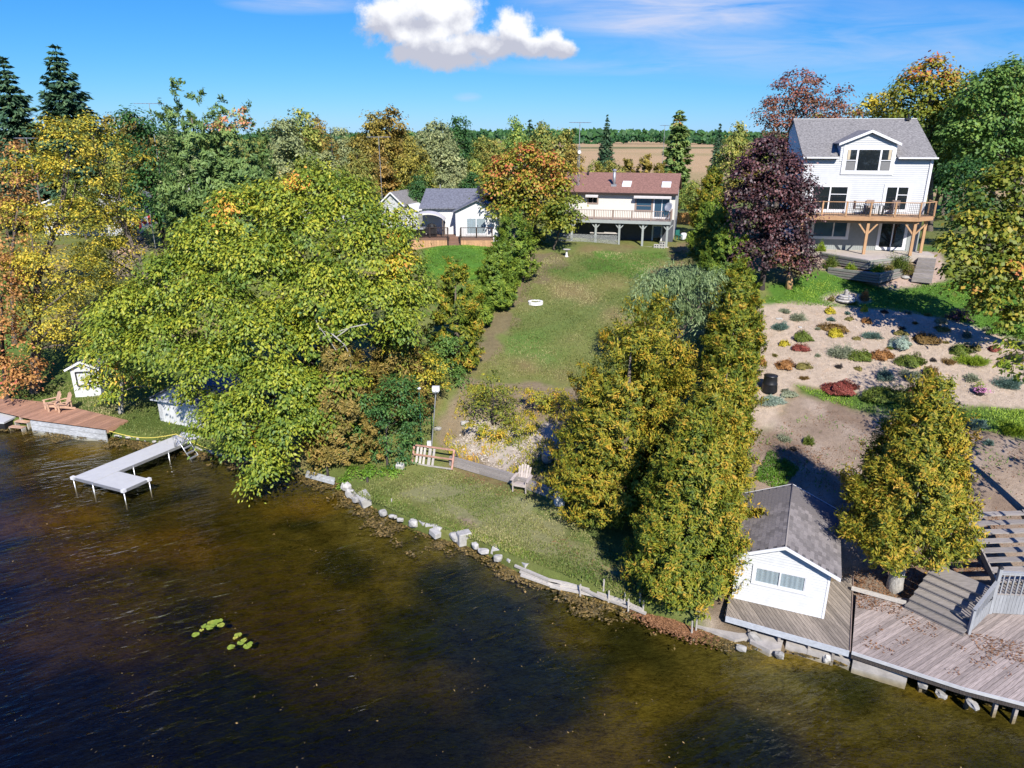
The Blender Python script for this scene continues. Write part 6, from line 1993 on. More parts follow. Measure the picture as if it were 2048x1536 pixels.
woods(230, 300, 72, 'round', 'yellow green tree behind the slender yellow tree', .8)
# rows without individual character: copies share one description per group
band = [(560, 270, 98, 'grey'), (610, 268, 100, 'round'), (690, 262, 110, 'grey'), (720, 268, 120, 'dark'), (800, 262, 118, 'round'), (840, 268, 126, 'grey'), (940, 262, 122, 'dark'), (960, 275, 112, 'round'),
        (520, 290, 88, 'round'), (650, 300, 84, 'grey'), (690, 320, 80, 'grey'), (610, 310, 78, 'round'), (760, 310, 82, 'gold'), (790, 330, 84, 'round'), (850, 330, 82, 'round'), (910, 330, 80, 'grey'), (940, 345, 78, 'dark'),
        (960, 320, 84, 'round'), (570, 330, 74, 'grey'), (330, 330, 76, 'grey'), (350, 290, 82, 'grey'), (1000, 300, 100, 'dark'), (730, 345, 78, 'round'), (640, 345, 72, 'round'), (890, 345, 76, 'grey'), (835, 350, 78, 'dark'), (870, 372, 75, 'round')]
for i, (px, top, Y, k) in enumerate(band):
    pl = place(px, ((540, 'beside the tall tree with the rusty patch'), (625, 'above the top of the huge green tree'), (700, 'behind the right top of the huge green tree'), (775, 'behind the small white house'), (845, 'left of the grey roof'), (915, 'above the grey roof'), (2000, 'close to the red maple')))
    hgt = 'tall' if top < 280 else ('middling' if top < 325 else 'low')
    woods(px, top, Y, k, '%s %s %s %s' % (hgt, cols[k], nouns[k], pl), 1.0, '%s %s woodland trees %s' % (hgt, cols[k], pl))
for i, (px, top, Y, k) in enumerate([(1200, 327, 88, 'cedar'), (1230, 322, 92, 'round'), (1258, 314, 88, 'cedar'), (1290, 305, 86, 'cedar'), (1318, 322, 84, 'cedar'), (1345, 340, 88, 'cedar'), (1190, 322, 100, 'round'), (1375, 367, 82, 'round'), (1395, 362, 76, 'round'),
                                     (1210, 347, 80, 'cedar'), (1245, 337, 80, 'round')]):
    pl = place(px, ((1205, 'behind the left end of the red roof'), (1238, 'behind the stove pipe of the red roof'), (1270, 'behind the middle of the red roof'), (1330, 'behind the skylights of the red roof'), (1385, 'behind the right end of the red roof'), (2000, 'beyond the right wall of the cream cottage')))
    woods(px, top, Y, k, '%s %s %s %s' % ('tall' if top < 302 else 'low', cols[k], nouns[k], pl), 1.05, '%s trees behind the red roof' % cols[k])
for i, (px, top, Y, k) in enumerate([(1935, 165, 84, 'round'), (1990, 140, 86, 'dark'), (2040, 128, 84, 'round'), (1960, 160, 78, 'dark'), (1800, 225, 82, 'round'), (1720, 240, 84, 'round'), (1500, 300, 84, 'gold'), (1540, 280, 84, 'round'), (1660, 262, 90, 'dark'), (1755, 225, 92, 'round'), (2090, 130, 80, 'round'), (1910, 200, 78, 'dark'), (1640, 240, 96, 'gold')]):
    pl = place(px, ((1600, 'left of the white house roof'), (1670, 'above the left of the white house roof'), (1780, 'above the right of the white house roof'), (1950, 'between the orange topped maple and the massive tree'), (2000, 'behind the massive dark green tree'), (3000, 'at the top right corner of the woods')))
    woods(px, top, Y, k, '%s %s %s %s' % ('tall' if top < 200 else 'low', cols[k], nouns[k], pl), 1.1, '%s woods trees behind the white house' % cols[k])
for i, (px, top, Y, k) in enumerate([(20, 300, 78, 'dark'), (60, 330, 74, 'round'), (130, 300, 80, 'dark'), (170, 270, 84, 'round'), (0, 400, 70, 'gold'), (150, 360, 70, 'round'), (-30, 250, 76, 'gold'), (20, 500, 60, 'gold'), (250, 400, 68, 'gold')]):
    pl = place(px, ((-5, 'at the left edge behind the orange tree'), (45, 'under the spruce at the left edge'), (100, 'behind the tall yellow tree'), (140, 'below the tall dark spruce'), (200, 'right of the tall dark spruce'), (900, 'behind the slender yellow tree')))
    woods(px, top, Y, k, '%s %s %s %s' % ('tall' if top < 310 else 'low', cols[k], nouns[k], pl), 1.1, '%s trees behind the yellow trees' % cols[k])

# far woods at the edge of the fields: reads as one mass
n = 26000
fx = (rng.random(n) - .5) * 2600
fy = 900 + rng.random(n) * 60 + 260 * (fx > 250) + 150 * np.clip(-fx / 300, -1, 1) + 40 * np.sin(fx * .01)
hz = (8 + 5 * np.sin(fx * .05) * np.sin(fx * .013) + 3 * np.sin(fx * .31)) * (.25 + .75 * rng.random(n))
hz = hz * (1 + .35 * (fx < 60))
c = np.stack([fx, fy, 9 + hz], 1)
link('far_woods', leaf_mesh('far_woods', c, np.array([0, -.6, .7]) + rng.normal(size=(n, 3)) * .5, rng.normal(size=(n, 3)), 4.6, 3.4, rng.random(n) * .6, MAT['leaf_dark']), None, 'stuff')
n = 14000
fx = (rng.random(n) - .5) * 5200
fy = 1500 + rng.random(n) * 200
hz = (14 + 6 * np.sin(fx * .004 + 1)) * rng.random(n)
link('distant_woods', leaf_mesh('distant_woods', np.stack([fx, fy, 9 + hz], 1), np.array([0, -.6, .7]) + rng.normal(size=(n, 3)) * .5, rng.normal(size=(n, 3)), 15., 11., rng.random(n) * .8, MAT['leaf_dark']), None, 'stuff')
n = 9000
fx = -420 + rng.random(n) * 480
fy = 110 + rng.random(n) ** .7 * 420
hz = (6 + 3 * np.sin(fx * .12) * np.sin(fy * .1)) * (.3 + .7 * rng.random(n))
q = fx < 6 - fy * .02
link('woodland_canopy', leaf_mesh('woodland_canopy', np.stack([fx, fy, 9 + hz], 1)[q], (np.array([0, -.5, .8]) + rng.normal(size=(n, 3)) * .5)[q], rng.normal(size=(n, 3))[q], 2.6, 2.0, (rng.random(n) * .9)[q], MAT['leaf_forest']), None, 'stuff')
# ---------------------------------------------------------------- chairs, lamp post, rack and timbers on the lower lawn
def adirondack(name, label, loc, rz, mat, slats=5, group=None, s=1.0):
    t_ = thing(name, label, 'chair', loc, rz, group)
    t_.scale = (s, s, s)
    W = .56
    for i in range(5):                                       # seat slats, sloping down to the back (+y)
        y = -.25 + i * .115; z = .40 - i * .032
        o = MB().box(-W / 2, -.05, -.012, W / 2, .05, .012).obj('seat_slat', MAT[mat], t_); o.location = (0, y, z); o.rotation_euler = (-.27, 0, 0)
    bw = W / slats
    for i in range(slats):                                   # fan back with a rounded top
        x = -W / 2 + bw * (i + .5); f = (x / (W / 2))
        h = .86 - .16 * f * f
        o = MB().box(-bw / 2 + .006, -.012, 0, bw / 2 - .006, .012, h).obj('back_slat', MAT[mat], t_)
        o.location = (x * .92, .235, .24); o.rotation_euler = (-.42, f * .10, 0)
    MB().beam((-.32, .42, .60), (.32, .42, .60), .03, .07).obj('back_rail', MAT[mat], t_)
    for sx in (-1, 1):
        MB().box(sx * .36 - .065, -.36, .575, sx * .36 + .065, .42, .60).obj('armrest', MAT[mat], t_)
        MB().box(sx * .31 - .022, -.34, 0, sx * .31 + .022, -.25, .573).obj('front_leg', MAT[mat], t_)
        MB().beam((sx * .275, -.30, .37), (sx * .275, .60, .05), .035, .12, (0, 0, 1)).obj('back_leg', MAT[mat], t_)
        MB().beam((sx * .33, .40, .2), (sx * .33, .40, .573), .03, .06, (0, 1, 0)).obj('arm_support', MAT[mat], t_)
    MB().box(-.3, -.335, .30, .3, -.31, .40).obj('apron', MAT[mat], t_)
    return t_


p = ground(1043, 984)
adirondack('adirondack_chair', 'weathered wooden armchair on the lower lawn by the timber wall', (p[0], p[1] + .25, p[2]), -.35, 'chair_wood', 5, s=1.12)
for px, py, lb in ((100, 822, 'left tan armchair on the reddish wooden deck'), (121, 824, 'right tan armchair on the reddish wooden deck')):
    p = at_z(px, py, .75)
    adirondack('adirondack_chair', lb, (p[0], p[1] + .3, .75), -.75, 'tan_chair', 4, 'tan armchairs on the reddish deck', s=1.1)

# wooden frame rack standing at the foot of the slope
rk = thing('wooden_rack', 'salmon coloured wooden frame rack with pale planks inside', 'rack', (0, 0, 0))
p0, p1 = ground(824, 926), ground(904, 942)
p1[2] = p0[2] = (p0[2] + p1[2]) / 2
uu = (p1 - p0) / np.linalg.norm(p1 - p0); vv = np.array([-uu[1], uu[0], 0]); Wd = np.linalg.norm(p1 - p0)
hgt = .98
lean = vv * .42
upv = np.array([0, 0, hgt])
for f_, w_, mt in ((0.03, .06, 'pale_wood'), (.52, .07, 'terracotta'), (1.0, .09, 'terracotta')):
    MB().beam(p0 + (lean + upv) * f_, p1 + (lean + upv) * f_, w_, .07).obj('rail', MAT[mt], rk)
for s_ in (0.0, 1.0):
    b_ = p0 + (p1 - p0) * s_
    MB().beam(b_, b_ + lean + upv, .07, .09, tuple(uu)).obj('upright', MAT['terracotta'], rk)
    MB().beam(b_ + lean + upv, b_ + lean + vv * .75, .06, .06, tuple(uu)).obj('back_leg', MAT['old_wood'], rk)
for s_ in (.09, .18, .27, .40, .50):
    b_ = p0 + (p1 - p0) * s_ + vv * .07
    MB().beam(b_ + np.array([0, 0, .02]), b_ + (lean + upv) * (.93 + .05 * rng.random()), .13 if s_ != .4 else .17, .03, tuple(vv)).obj('plank', MAT['pale_wood'], rk)
# timber retaining wall along the lower lawn
tw = thing('timber_wall', 'long low wall of dark grey timbers behind the armchair', 'retaining wall', (0, 0, 0))
pts = [ground(900, 931), ground(960, 948), ground(1020, 966), ground(1085, 990), ground(1130, 1008)]
for i, (a_, b_) in enumerate(zip(pts[:-1], pts[1:])):
    for k_ in range(3):
        za = np.array([0, .07 * k_, .09 + .16 * k_])
        MB().beam(a_ + za, b_ + za, .17, .15).obj('timber', MAT['old_wood'], tw)
# light pole with two flood lamps
lp = thing('light_pole', 'thin metal pole with white twin flood lamps above the wooden rack', 'light pole', tuple(ground(862, 897)))
pb_ = ground(862, 897); tp = at_y(872, 780, pb_[1]); hp = tp[2] - pb_[2]
MB().tube([(0, 0, -.3), (tp[0] - pb_[0], 0, hp)], .035, 8).obj('pole', MAT['galv'], lp)
o = MB().box(-.2, -.1, -.03, .2, .12, .22).obj('lamp_housing', MAT['white_plastic'], lp); o.location = (tp[0] - pb_[0], -.03, hp)
for s in (-.09, .09):
    l_ = MB().lathe([(.03, 0), (.075, .06), (.08, .16), (.07, .165)], 12).obj('flood_lamp', MAT['white_plastic'], o); l_.location = (s, -.1, .03); l_.rotation_euler = (math.radians(115), 0, 0)
    g_ = MB().lathe([(.06, .166), (.055, .172)], 12).obj('lens', MAT['galv'], lp); g_.location = (tp[0] - pb_[0] + s, -.13, hp + .03); g_.rotation_euler = (math.radians(115), 0, 0)
o = MB().box(-.11, -.1, 0, .11, .1, .35).obj('junction_box', MAT['white_plastic'], lp); o.location = (-.08, -.1, .1)
tp2 = thing('metal_pole', 'slim teal post with a small lamp beside the light pole', 'post', tuple(ground(843, 890)))
b2 = ground(843, 890); t2 = at_y(843, 780, b2[1])
MB().tube([(0, 0, -.2), (0, 0, t2[2] - b2[2])], .025, 6).obj('post', MAT['teal'], tp2)
MB().lathe([(.03, 0), (.1, .06), (.12, .1), (.02, .2)], 10).obj('lamp_head', MAT['white_plastic'], tp2).location = (0, 0, t2[2] - b2[2])
for px, lb in ((1095, 'left dark glazed pot beside the golden cedar'), (1119, 'right dark glazed pot beside the golden cedar')):
    p = ground(px, 926)
    m = MB().lathe([(.02, .05), (.2, .0), (.3, .15), (.33, .35), (.30, .52), (.33, .56), (.27, .56), (.25, .45), (.02, .44)], 14).obj('garden_pot', MAT['galv'], None, smooth=True)
    m.location = tuple(p); tag(m, lb, 'pot', 'dark pots beside the golden cedar')
p = ground(1118, 1010)
bx_ = thing('white_bin', 'white box under the edge of the golden cedar', 'box', (p[0], p[1], p[2]), .2)
MB().box(-.22, -.2, 0, .22, .2, .52).obj('body', MAT['white_plastic'], bx_); MB().box(-.24, -.22, .523, .24, .22, .6).obj('lid', MAT['white_plastic'], bx_)
# fire ring, bird bath, manhole on the lawn
p = ground(1071, 607)
fr_ = thing('fire_ring', 'white ring of painted stones around a fire pit on the lawn', 'fire pit', tuple(p))
me_ = MB().box(-.13, -.08, -.05, .13, .08, .17).mesh('stone', MAT['ring_white'])
for i in range(13):
    a = 2 * math.pi * i / 13
    o = link('stone', me_, fr_); o.location = (.47 * math.cos(a), .47 * math.sin(a), 0); o.rotation_euler = (0, .05 * math.sin(i * 3), a + math.pi / 2)
MB().lathe([(.42, -.05), (.42, .03), (.02, .05)], 14).obj('ash_bed', MAT['ash'], fr_)
p = ground(1133, 514)
bbh = thing('bird_bath', 'small white bird bath in front of the cottage lattice', 'bird bath', tuple(p))
MB().lathe([(.16, 0), (.15, .08), (.09, .15), (.08, .5), (.12, .56)], 12).obj('pedestal', MAT['ring_white'], bbh, smooth=True)
MB().lathe([(.1, .56), (.3, .62), (.36, .68), (.33, .68), (.2, .63), (.02, .62)], 14).obj('bowl', MAT['stone'], bbh, smooth=True)
p = ground(1019, 889)
mh = MB().lathe([(.0, -.03), (.2, -.03), (.2, .04), (.0, .045)], 14).obj('drain_cover', MAT['ash'], None); mh.location = tuple(p); tag(mh, 'dark round drain cover on the bare slope', 'drain cover')

# ---------------------------------------------------------------- stones and blocks along the shore
def rock_mesh(sx, sy, sz, seed, mat='rock', boxy=False):
    r_ = np.random.default_rng(seed)
    import bmesh
    bm = bmesh.new()
    if boxy:
        bmesh.ops.create_cube(bm, size=1)
        bmesh.ops.bevel(bm, geom=bm.edges[:], offset=.06, segments=1, affect='EDGES')
        am = .03
    else:
        bmesh.ops.create_icosphere(bm, subdivisions=2, radius=.58)
        am = .12
    for v in bm.verts:
        v.co += Vector(r_.normal(size=3)) * am * .6
        if not boxy:
            v.co = Vector((max(-.5, min(.5, v.co.x)), max(-.48, min(.48, v.co.y)), max(-.42, min(.45, v.co.z))))
        v.co = Vector((v.co.x * sx, v.co.y * sy, v.co.z * sz))
    me = bpy.data.meshes.new('rock'); bm.to_mesh(me); bm.free(); me.materials.append(MAT[mat])
    return me


def shore_stone(px, py, w, h, label, boxy=False, z=.12, rz=None, tilt=None, name=None, depth_=None, mat=None, group=None):
    p = at_z(px, py, z)
    s = dep(p) / FPX
    sx, sz = w * s * 1.12, max(.14, h * s * 1.0)
    sy = depth_ or max(sx * .7, .18)
    o = link(name or ('concrete_block' if boxy else 'shore_rock'), rock_mesh(sx, sy, sz, px * 7 + py, mat or ('block' if boxy else 'rock'), boxy))
    o.location = (p[0], p[1] + sy * .3, p[2] - .02)
    o.rotation_euler = ((tilt if tilt is not None else rng.normal() * .18), rng.normal() * .15, rz if rz is not None else rng.normal() * .5 - .5)
    tag(o, label, 'concrete block' if boxy else 'rock', group)
    return o


for a in ((692, 975, 20, 16, 'upper pale rock at the weedy corner of the shore', 0), (700, 988, 18, 22, 'tall pale rock below the weedy corner of the shore', 0), (711, 1000, 16, 14, 'small rock beside the flat slab at the shore corner', 0),
          (727, 1000, 30, 20, 'flat tilted slab at the corner of the shore', 1), (765, 1027, 18, 12, 'pale rock between the flat slab and the block row', 0), (783, 1033, 12, 8, 'small grey rock beside the thin stake', 0),
          (800, 1040, 12, 8, 'small rock near the start of the block row', 0), (826, 1048, 20, 18, 'first rough stone of the block row', 0), (846, 1048, 18, 14, 'second pale block in the row along the lawn', 1),
          (862, 1054, 18, 15, 'third pale block in the row along the lawn', 1), (876, 1060, 17, 16, 'fourth pale block in the row along the lawn', 1), (870, 1068, 20, 12, 'lower block at the water below the row', 1),
          (899, 1056, 16, 13, 'square white block lying on the grass', 1), (917, 1062, 18, 18, 'rough block with weeds behind the leaning slab', 0), (910, 1075, 22, 15, 'pale rock at the foot of the leaning slab', 0),
          (928, 1078, 24, 28, 'large leaning concrete slab at the lawn edge', 1), (932, 1066, 15, 14, 'small white block on top of the leaning slab', 1), (951, 1093, 16, 13, 'grey mossy rock right of the leaning slab', 0),
          (967, 1104, 20, 10, 'flat pale rock at the water past the leaning slab', 0), (994, 1103, 18, 18, 'upright white block standing at the lawn edge', 1), (996, 1117, 16, 15, 'pale rock under the upright white block', 0), (1018, 1121, 12, 8, 'little rock before the driftwood boards', 0),
          (1052, 1132, 20, 16, 'white block on the lawn above the driftwood boards', 1), (800, 935, 14, 16, 'white block at the end of the wooden rack', 1), (790, 1034, 6, 8, 'pebble beside the thin stake', 0),
          (930, 848, 16, 12, 'pale boulder on the bare slope beside the loose shrub', 0), (875, 858, 14, 10, 'pale rock near the light pole on the slope', 0)):
    if a[1] < 950:
        g_ = ground(a[0], a[1]); z_ = float(g_[2]) + .05
    else:
        z_ = .34
    shore_stone(*a[:5], boxy=bool(a[5]), z=z_)
# white riprap pebbles near the dock
n_ = 0
for i, x_ in enumerate(np.concatenate([np.linspace(-25.0, -21.2, 22), np.linspace(-19.2, -14.3, 34)])):
    y_ = shore_y(x_) + .05 + rng.normal() * .12
    s_ = .12 + .11 * rng.random()
    o = link('riprap_stone', rock_mesh(s_ * 1.3, s_, s_ * .8, 100 + i))
    o.location = (x_, float(y_), .16 + rng.normal() * .05); o.rotation_euler = (0, 0, rng.random() * 6)
    g_ = 'white stones left of the dock' if x_ < -20.5 else 'white stones right of the dock'
    tag(o, 'small white stone along the grass bank %s of the grey dock' % ('left' if x_ < -20.5 else 'right'), 'stone', g_)
# white boards at the left of the lawn and driftwood boards at the right
def board_line(name, label, cat, pxs, z, w, h, mat, part='board', lift=0.):
    t_ = thing(name, label, cat, (0, 0, 0))
    for (a_, b_, dz_) in pxs:
        p, q = at_z(*a_, z + dz_), at_z(*b_, z + dz_)
        MB().beam(p, q, w, h).obj(part, MAT[mat], t_)
    return t_


board_line('seawall_boards', 'white seawall boards under the brown bush', 'seawall', [((612, 951), (668, 966), .0), ((614, 944), (669, 959), .16)], .15, .1, .17, 'seawall_white')
dw_ = board_line('driftwood_boards', 'bleached boards and timbers piled along the lower lawn', 'seawall',
                 [((1030, 1131), (1098, 1160), .18), ((1040, 1143), (1120, 1172), .05), ((1042, 1150), (1122, 1178), -.02), ((1095, 1165), (1200, 1184), .05), ((1090, 1158), (1195, 1180), .13), ((1100, 1172), (1196, 1192), -.03),
                  ((1165, 1178), (1210, 1198), .10), ((1190, 1190), (1260, 1215), .0), ((1195, 1184), (1262, 1209), .09), ((1245, 1208), (1292, 1227), .0), ((1240, 1200), (1285, 1220), .07)], .12, .11, .09, 'pale_wood')
for px, py, hpx, lb in ((1161, 1187, 22, 'first'), (1206, 1190, 34, 'second'), (1217, 1200, 22, 'third'), (1248, 1208, 26, 'fourth'), (1257, 1216, 22, 'fifth'), (1279, 1212, 36, 'sixth'), (1286, 1222, 24, 'seventh'), (1384, 1262, 24, 'eighth'), (1392, 1256, 22, 'ninth'), (785, 1020, 24, 'tenth')):
    p = at_z(px, py, 0.1); hh = hpx * dep(p) / FPX / .8
    o = MB().tube([(0, 0, -.6), (.02 * rng.normal(), .02, hh)], [.045, .035], 6).obj('stake', MAT['pale_wood'])
    o.location = (p[0], p[1] - .05, 0)
    tag(o, {'first': 'wooden stake at the middle of the driftwood boards', 'second': 'tall stake leaning where two driftwood boards meet', 'third': 'short stake right of the tall leaning stake', 'fourth': 'stake near the last driftwood boards', 'fifth': 'short stake at the water near the last boards',
            'sixth': 'tall stake near the right end of the driftwood boards', 'seventh': 'short stake at the right end of the driftwood boards', 'eighth': 'pale stake in the water below the front cedar', 'ninth': 'stake close to the front cedar trunk', 'tenth': 'thin bent stake near the flat slab'}[lb], 'stake', 'stakes along the shore')
# concrete slabs of the old seawall beneath the decks
def slab_px(label, pts, zt_, zb=-1.0, mat='concrete', name='concrete_slab'):
    P = [at_z(*q, zt_) for q in pts]
    o = MB().prism([q[:2] for q in P], zb, zt_).obj(name, MAT[mat]); tag(o, label, 'concrete slab')
    return o
slab_px('sloping concrete slab under the left end of the boathouse deck', [(1395, 1250), (1470, 1279), (1500, 1274), (1480, 1235), (1440, 1225)], .14)
slab_px('broken concrete slab in the middle below the boathouse deck', [(1500, 1281), (1540, 1300), (1562, 1296), (1572, 1262), (1505, 1252)], .16)
slab_px('long concrete seawall panel below the boathouse deck', [(1572, 1286), (1640, 1306), (1664, 1311), (1668, 1285), (1576, 1262)], .24)
slab_px('tilted concrete slab below the deck divider', [(1666, 1311), (1700, 1325), (1703, 1315), (1700, 1290), (1668, 1290)], .16)
slab_px('flat concrete seawall panel below the right plank deck', [(1706, 1322), (1815, 1352), (1818, 1343), (1800, 1320), (1706, 1300)], .30)
for px, py, w, h, lb in ((1513, 1283, 30, 22, 'round pale boulder stuck in the broken concrete slab'), (1560, 1312, 16, 22, 'narrow boulder standing in the water below the boathouse deck'), (1657, 1318, 18, 20, 'white boulder at the water below the deck divider'), (1484, 1298, 18, 12, 'brown rock at the water under the left slab'),
                         (1848, 1372, 16, 16, 'pale rock beneath the right plank deck'), (1885, 1392, 20, 12, 'rock among the fallen leaves under the right plank deck'), (1950, 1412, 22, 12, 'dark rock near the right edge under the plank deck')):
    shore_stone(px, py, w, h, lb, z=.08)
br_ = MB().beam(at_z(1703, 1176, ZD + .1), at_z(1812, 1206, ZD + .1), .14, .12).obj('landscape_timber', MAT['pale_wood']); tag(br_, 'bleached timber edging between the pale trunk and the plank deck', 'timber')

# ---------------------------------------------------------------- rope, flag, aerials
p, q = at_z(218, 862, .85), at_z(352, 868, .95)
pts = [p + (q - p) * s + np.array([0, 0, -.35 * math.sin(math.pi * s)]) for s in np.linspace(0, 1, 12)]
o = MB().tube(pts, .022, 5).obj('rope', MAT['rope']); tag(o, 'yellow rope strung from the reddish deck to the dock', 'rope')
q2 = at_z(470, 912, .3)
o = MB().tube([q + (q2 - q) * s + np.array([0, 0, -.2 * math.sin(math.pi * s)]) for s in np.linspace(0, 1, 10)], .018, 5).obj('rope', MAT['rope']); tag(o, 'yellow rope trailing from the dock along the white stones', 'rope')
fp = at_y(290, 441, 60)
fl = thing('flag', 'red and white flag with a red leaf in front of the dense dark tree', 'flag', (fp[0], 60, gz(fp[0], 60)))
hz_ = fp[2] - gz(fp[0], 60)
MB().tube([(.5, 0, 0), (.5, 0, hz_ + .55)], .025, 6).obj('pole', MAT['galv'], fl)
def fcloth(x0_, x1_, name, mat, n=4):
    vs, fs = [], []
    for i in range(n + 1):
        x_ = x0_ + (x1_ - x0_) * i / n
        sag = .35 * (.5 - x_) ** 1.2 if x_ < .5 else 0
        yy = .06 * math.sin(x_ * 7)
        vs += [(x_, yy, hz_ - .28 - sag), (x_, yy, hz_ + .42 - sag)]
    for i in range(n):
        fs.append((2 * i, 2 * i + 2, 2 * i + 3, 2 * i + 1))
    return MB().add(vs, fs).obj(name, MAT[mat], fl)
fcloth(.22, .48, 'hoist_stripe', 'red'); fcloth(-.32, .22, 'centre_stripe', 'flag_white', 6); fcloth(-.6, -.32, 'fly_stripe', 'red')
half_l = [(0, .5), (.08, .32), (.18, .36), (.14, .12), (.28, .24), (.31, .16), (.46, .18), (.40, .02), (.46, -.04), (.22, -.2), (.25, -.28), (.03, -.25), (.03, -.5)]
pol = half_l + [(-x, y) for x, y in half_l[::-1]]
o = MB().add([(x * .5, 0, z * .5) for x, z in pol], [tuple(range(len(pol)))]).obj('leaf_emblem', MAT['red'], fl); o.location = (-.04, -.075, hz_ - .14)


def aerial(label, px, top, Y, base_z=None, boom=1.8, els=7, rot=.4, mast=.03, lattice=False):
    t_ = at_y(px, top, Y); b_ = gz(t_[0], Y) if base_z is None else base_z
    a_ = thing('television_aerial', label, 'aerial', (t_[0], Y, b_), rot)
    H = t_[2] - b_
    if lattice:
        for k_ in range(3):
            an = k_ * 2.094
            MB().tube([(.14 * math.cos(an), .14 * math.sin(an), 0), (.10 * math.cos(an), .10 * math.sin(an), H * .8)], .022, 5).obj('mast_leg', MAT['galv'], a_)
        br = MB()
        for i in range(int(H * .8 / .4)):
            an, an2 = i * 2.094, (i + 1) * 2.094
            br.tube([(.12 * math.cos(an), .12 * math.sin(an), i * .4), (.12 * math.cos(an2), .12 * math.sin(an2), i * .4 + .4)], .012, 4)
        br.obj('lattice', MAT['galv'], a_, kind='stuff')
        MB().tube([(0, 0, H * .78), (0, 0, H)], mast, 6).obj('mast', MAT['galv'], a_)
    else:
        MB().tube([(0, 0, 0), (0, 0, H)], mast, 6).obj('mast', MAT['galv'], a_)
    bo_ = MB().tube([(-boom / 2, 0, H - .05), (boom / 2, 0, H - .05)], .028, 5).obj('boom', MAT['galv'], a_)
    el = MB()
    for i in range(els):
        x_ = -boom / 2 + boom * (i + .2) / els; L_ = 1.35 * (.45 + .55 * i / els)
        el.tube([(x_, -L_ / 2, H - .05), (x_, L_ / 2, H - .05)], .016, 4)
    el.obj('elements', MAT['galv'], a_, kind='stuff')
    return a_


a1 = aerial('tall television aerial on a lattice mast beside the cream cottage', 1160, 244, 71, boom=2.2, rot=.5, lattice=True)
o = MB().lathe([(.02, 0), (.1, .01), (.16, .06), (.15, .06), (.02, .03)], 12).obj('dish', MAT['white_plastic'], a1); hh = at_y(1160, 304, 71)[2] - a1.location.z; o.location = (-.1, -.2, hh); o.rotation_euler = (1.4, 0, -.5)
aerial('television aerial above the woods between the yellow trees and the tall green tree', 298, 206, 78, boom=3.0, rot=.1)
aerial('white television aerial against the gold brown tree near the small white house', 757, 273, 76, boom=2.4, rot=.15)
aerial('television aerial among the golden trees at the far left', 52, 275, 58, boom=1.6, rot=.2)
aerial('small television aerial beside the open branched pine', 1330, 250, 98, boom=1.6, rot=.8)
dpl = MB().tube([tuple(at_y(232, 514, 56)), tuple(at_y(288, 478, 59))], .06, 6).obj('fallen_pole', MAT['bark_dark']); tag(dpl, 'dark pole slanting across the yard below the flag', 'pole')
yr = MB().box(-.6, -.2, 0, .6, .2, .35).obj('garden_bench', MAT['tan_chair'])
yr.location = tuple(ground(252, 507)); tag(yr, 'low pale bench in the yard below the flag', 'bench')

# ---------------------------------------------------------------- rock garden of the white house
def garden(px, py, w, h, kind, label, spiky=0., leaf=.09, n=None, name='garden_shrub', cat='shrub', hf=.62, at=None):
    p = ground(px, py + h * .35) if at is None else np.array(HF @ Vector(at))
    s = dep(p) / FPX
    rx = w * s / 2
    ry = max(rx * .75, .15); hh = max(h * s * hf, .12)
    o = link(name, mound_mesh(name, rx, ry, hh, MAT[kind], n or int(260 + 70 * rx * ry / (leaf * leaf)), leaf, spiky))
    o.location = (p[0], p[1], p[2] - .03)
    tag(o, label, cat)
    return o


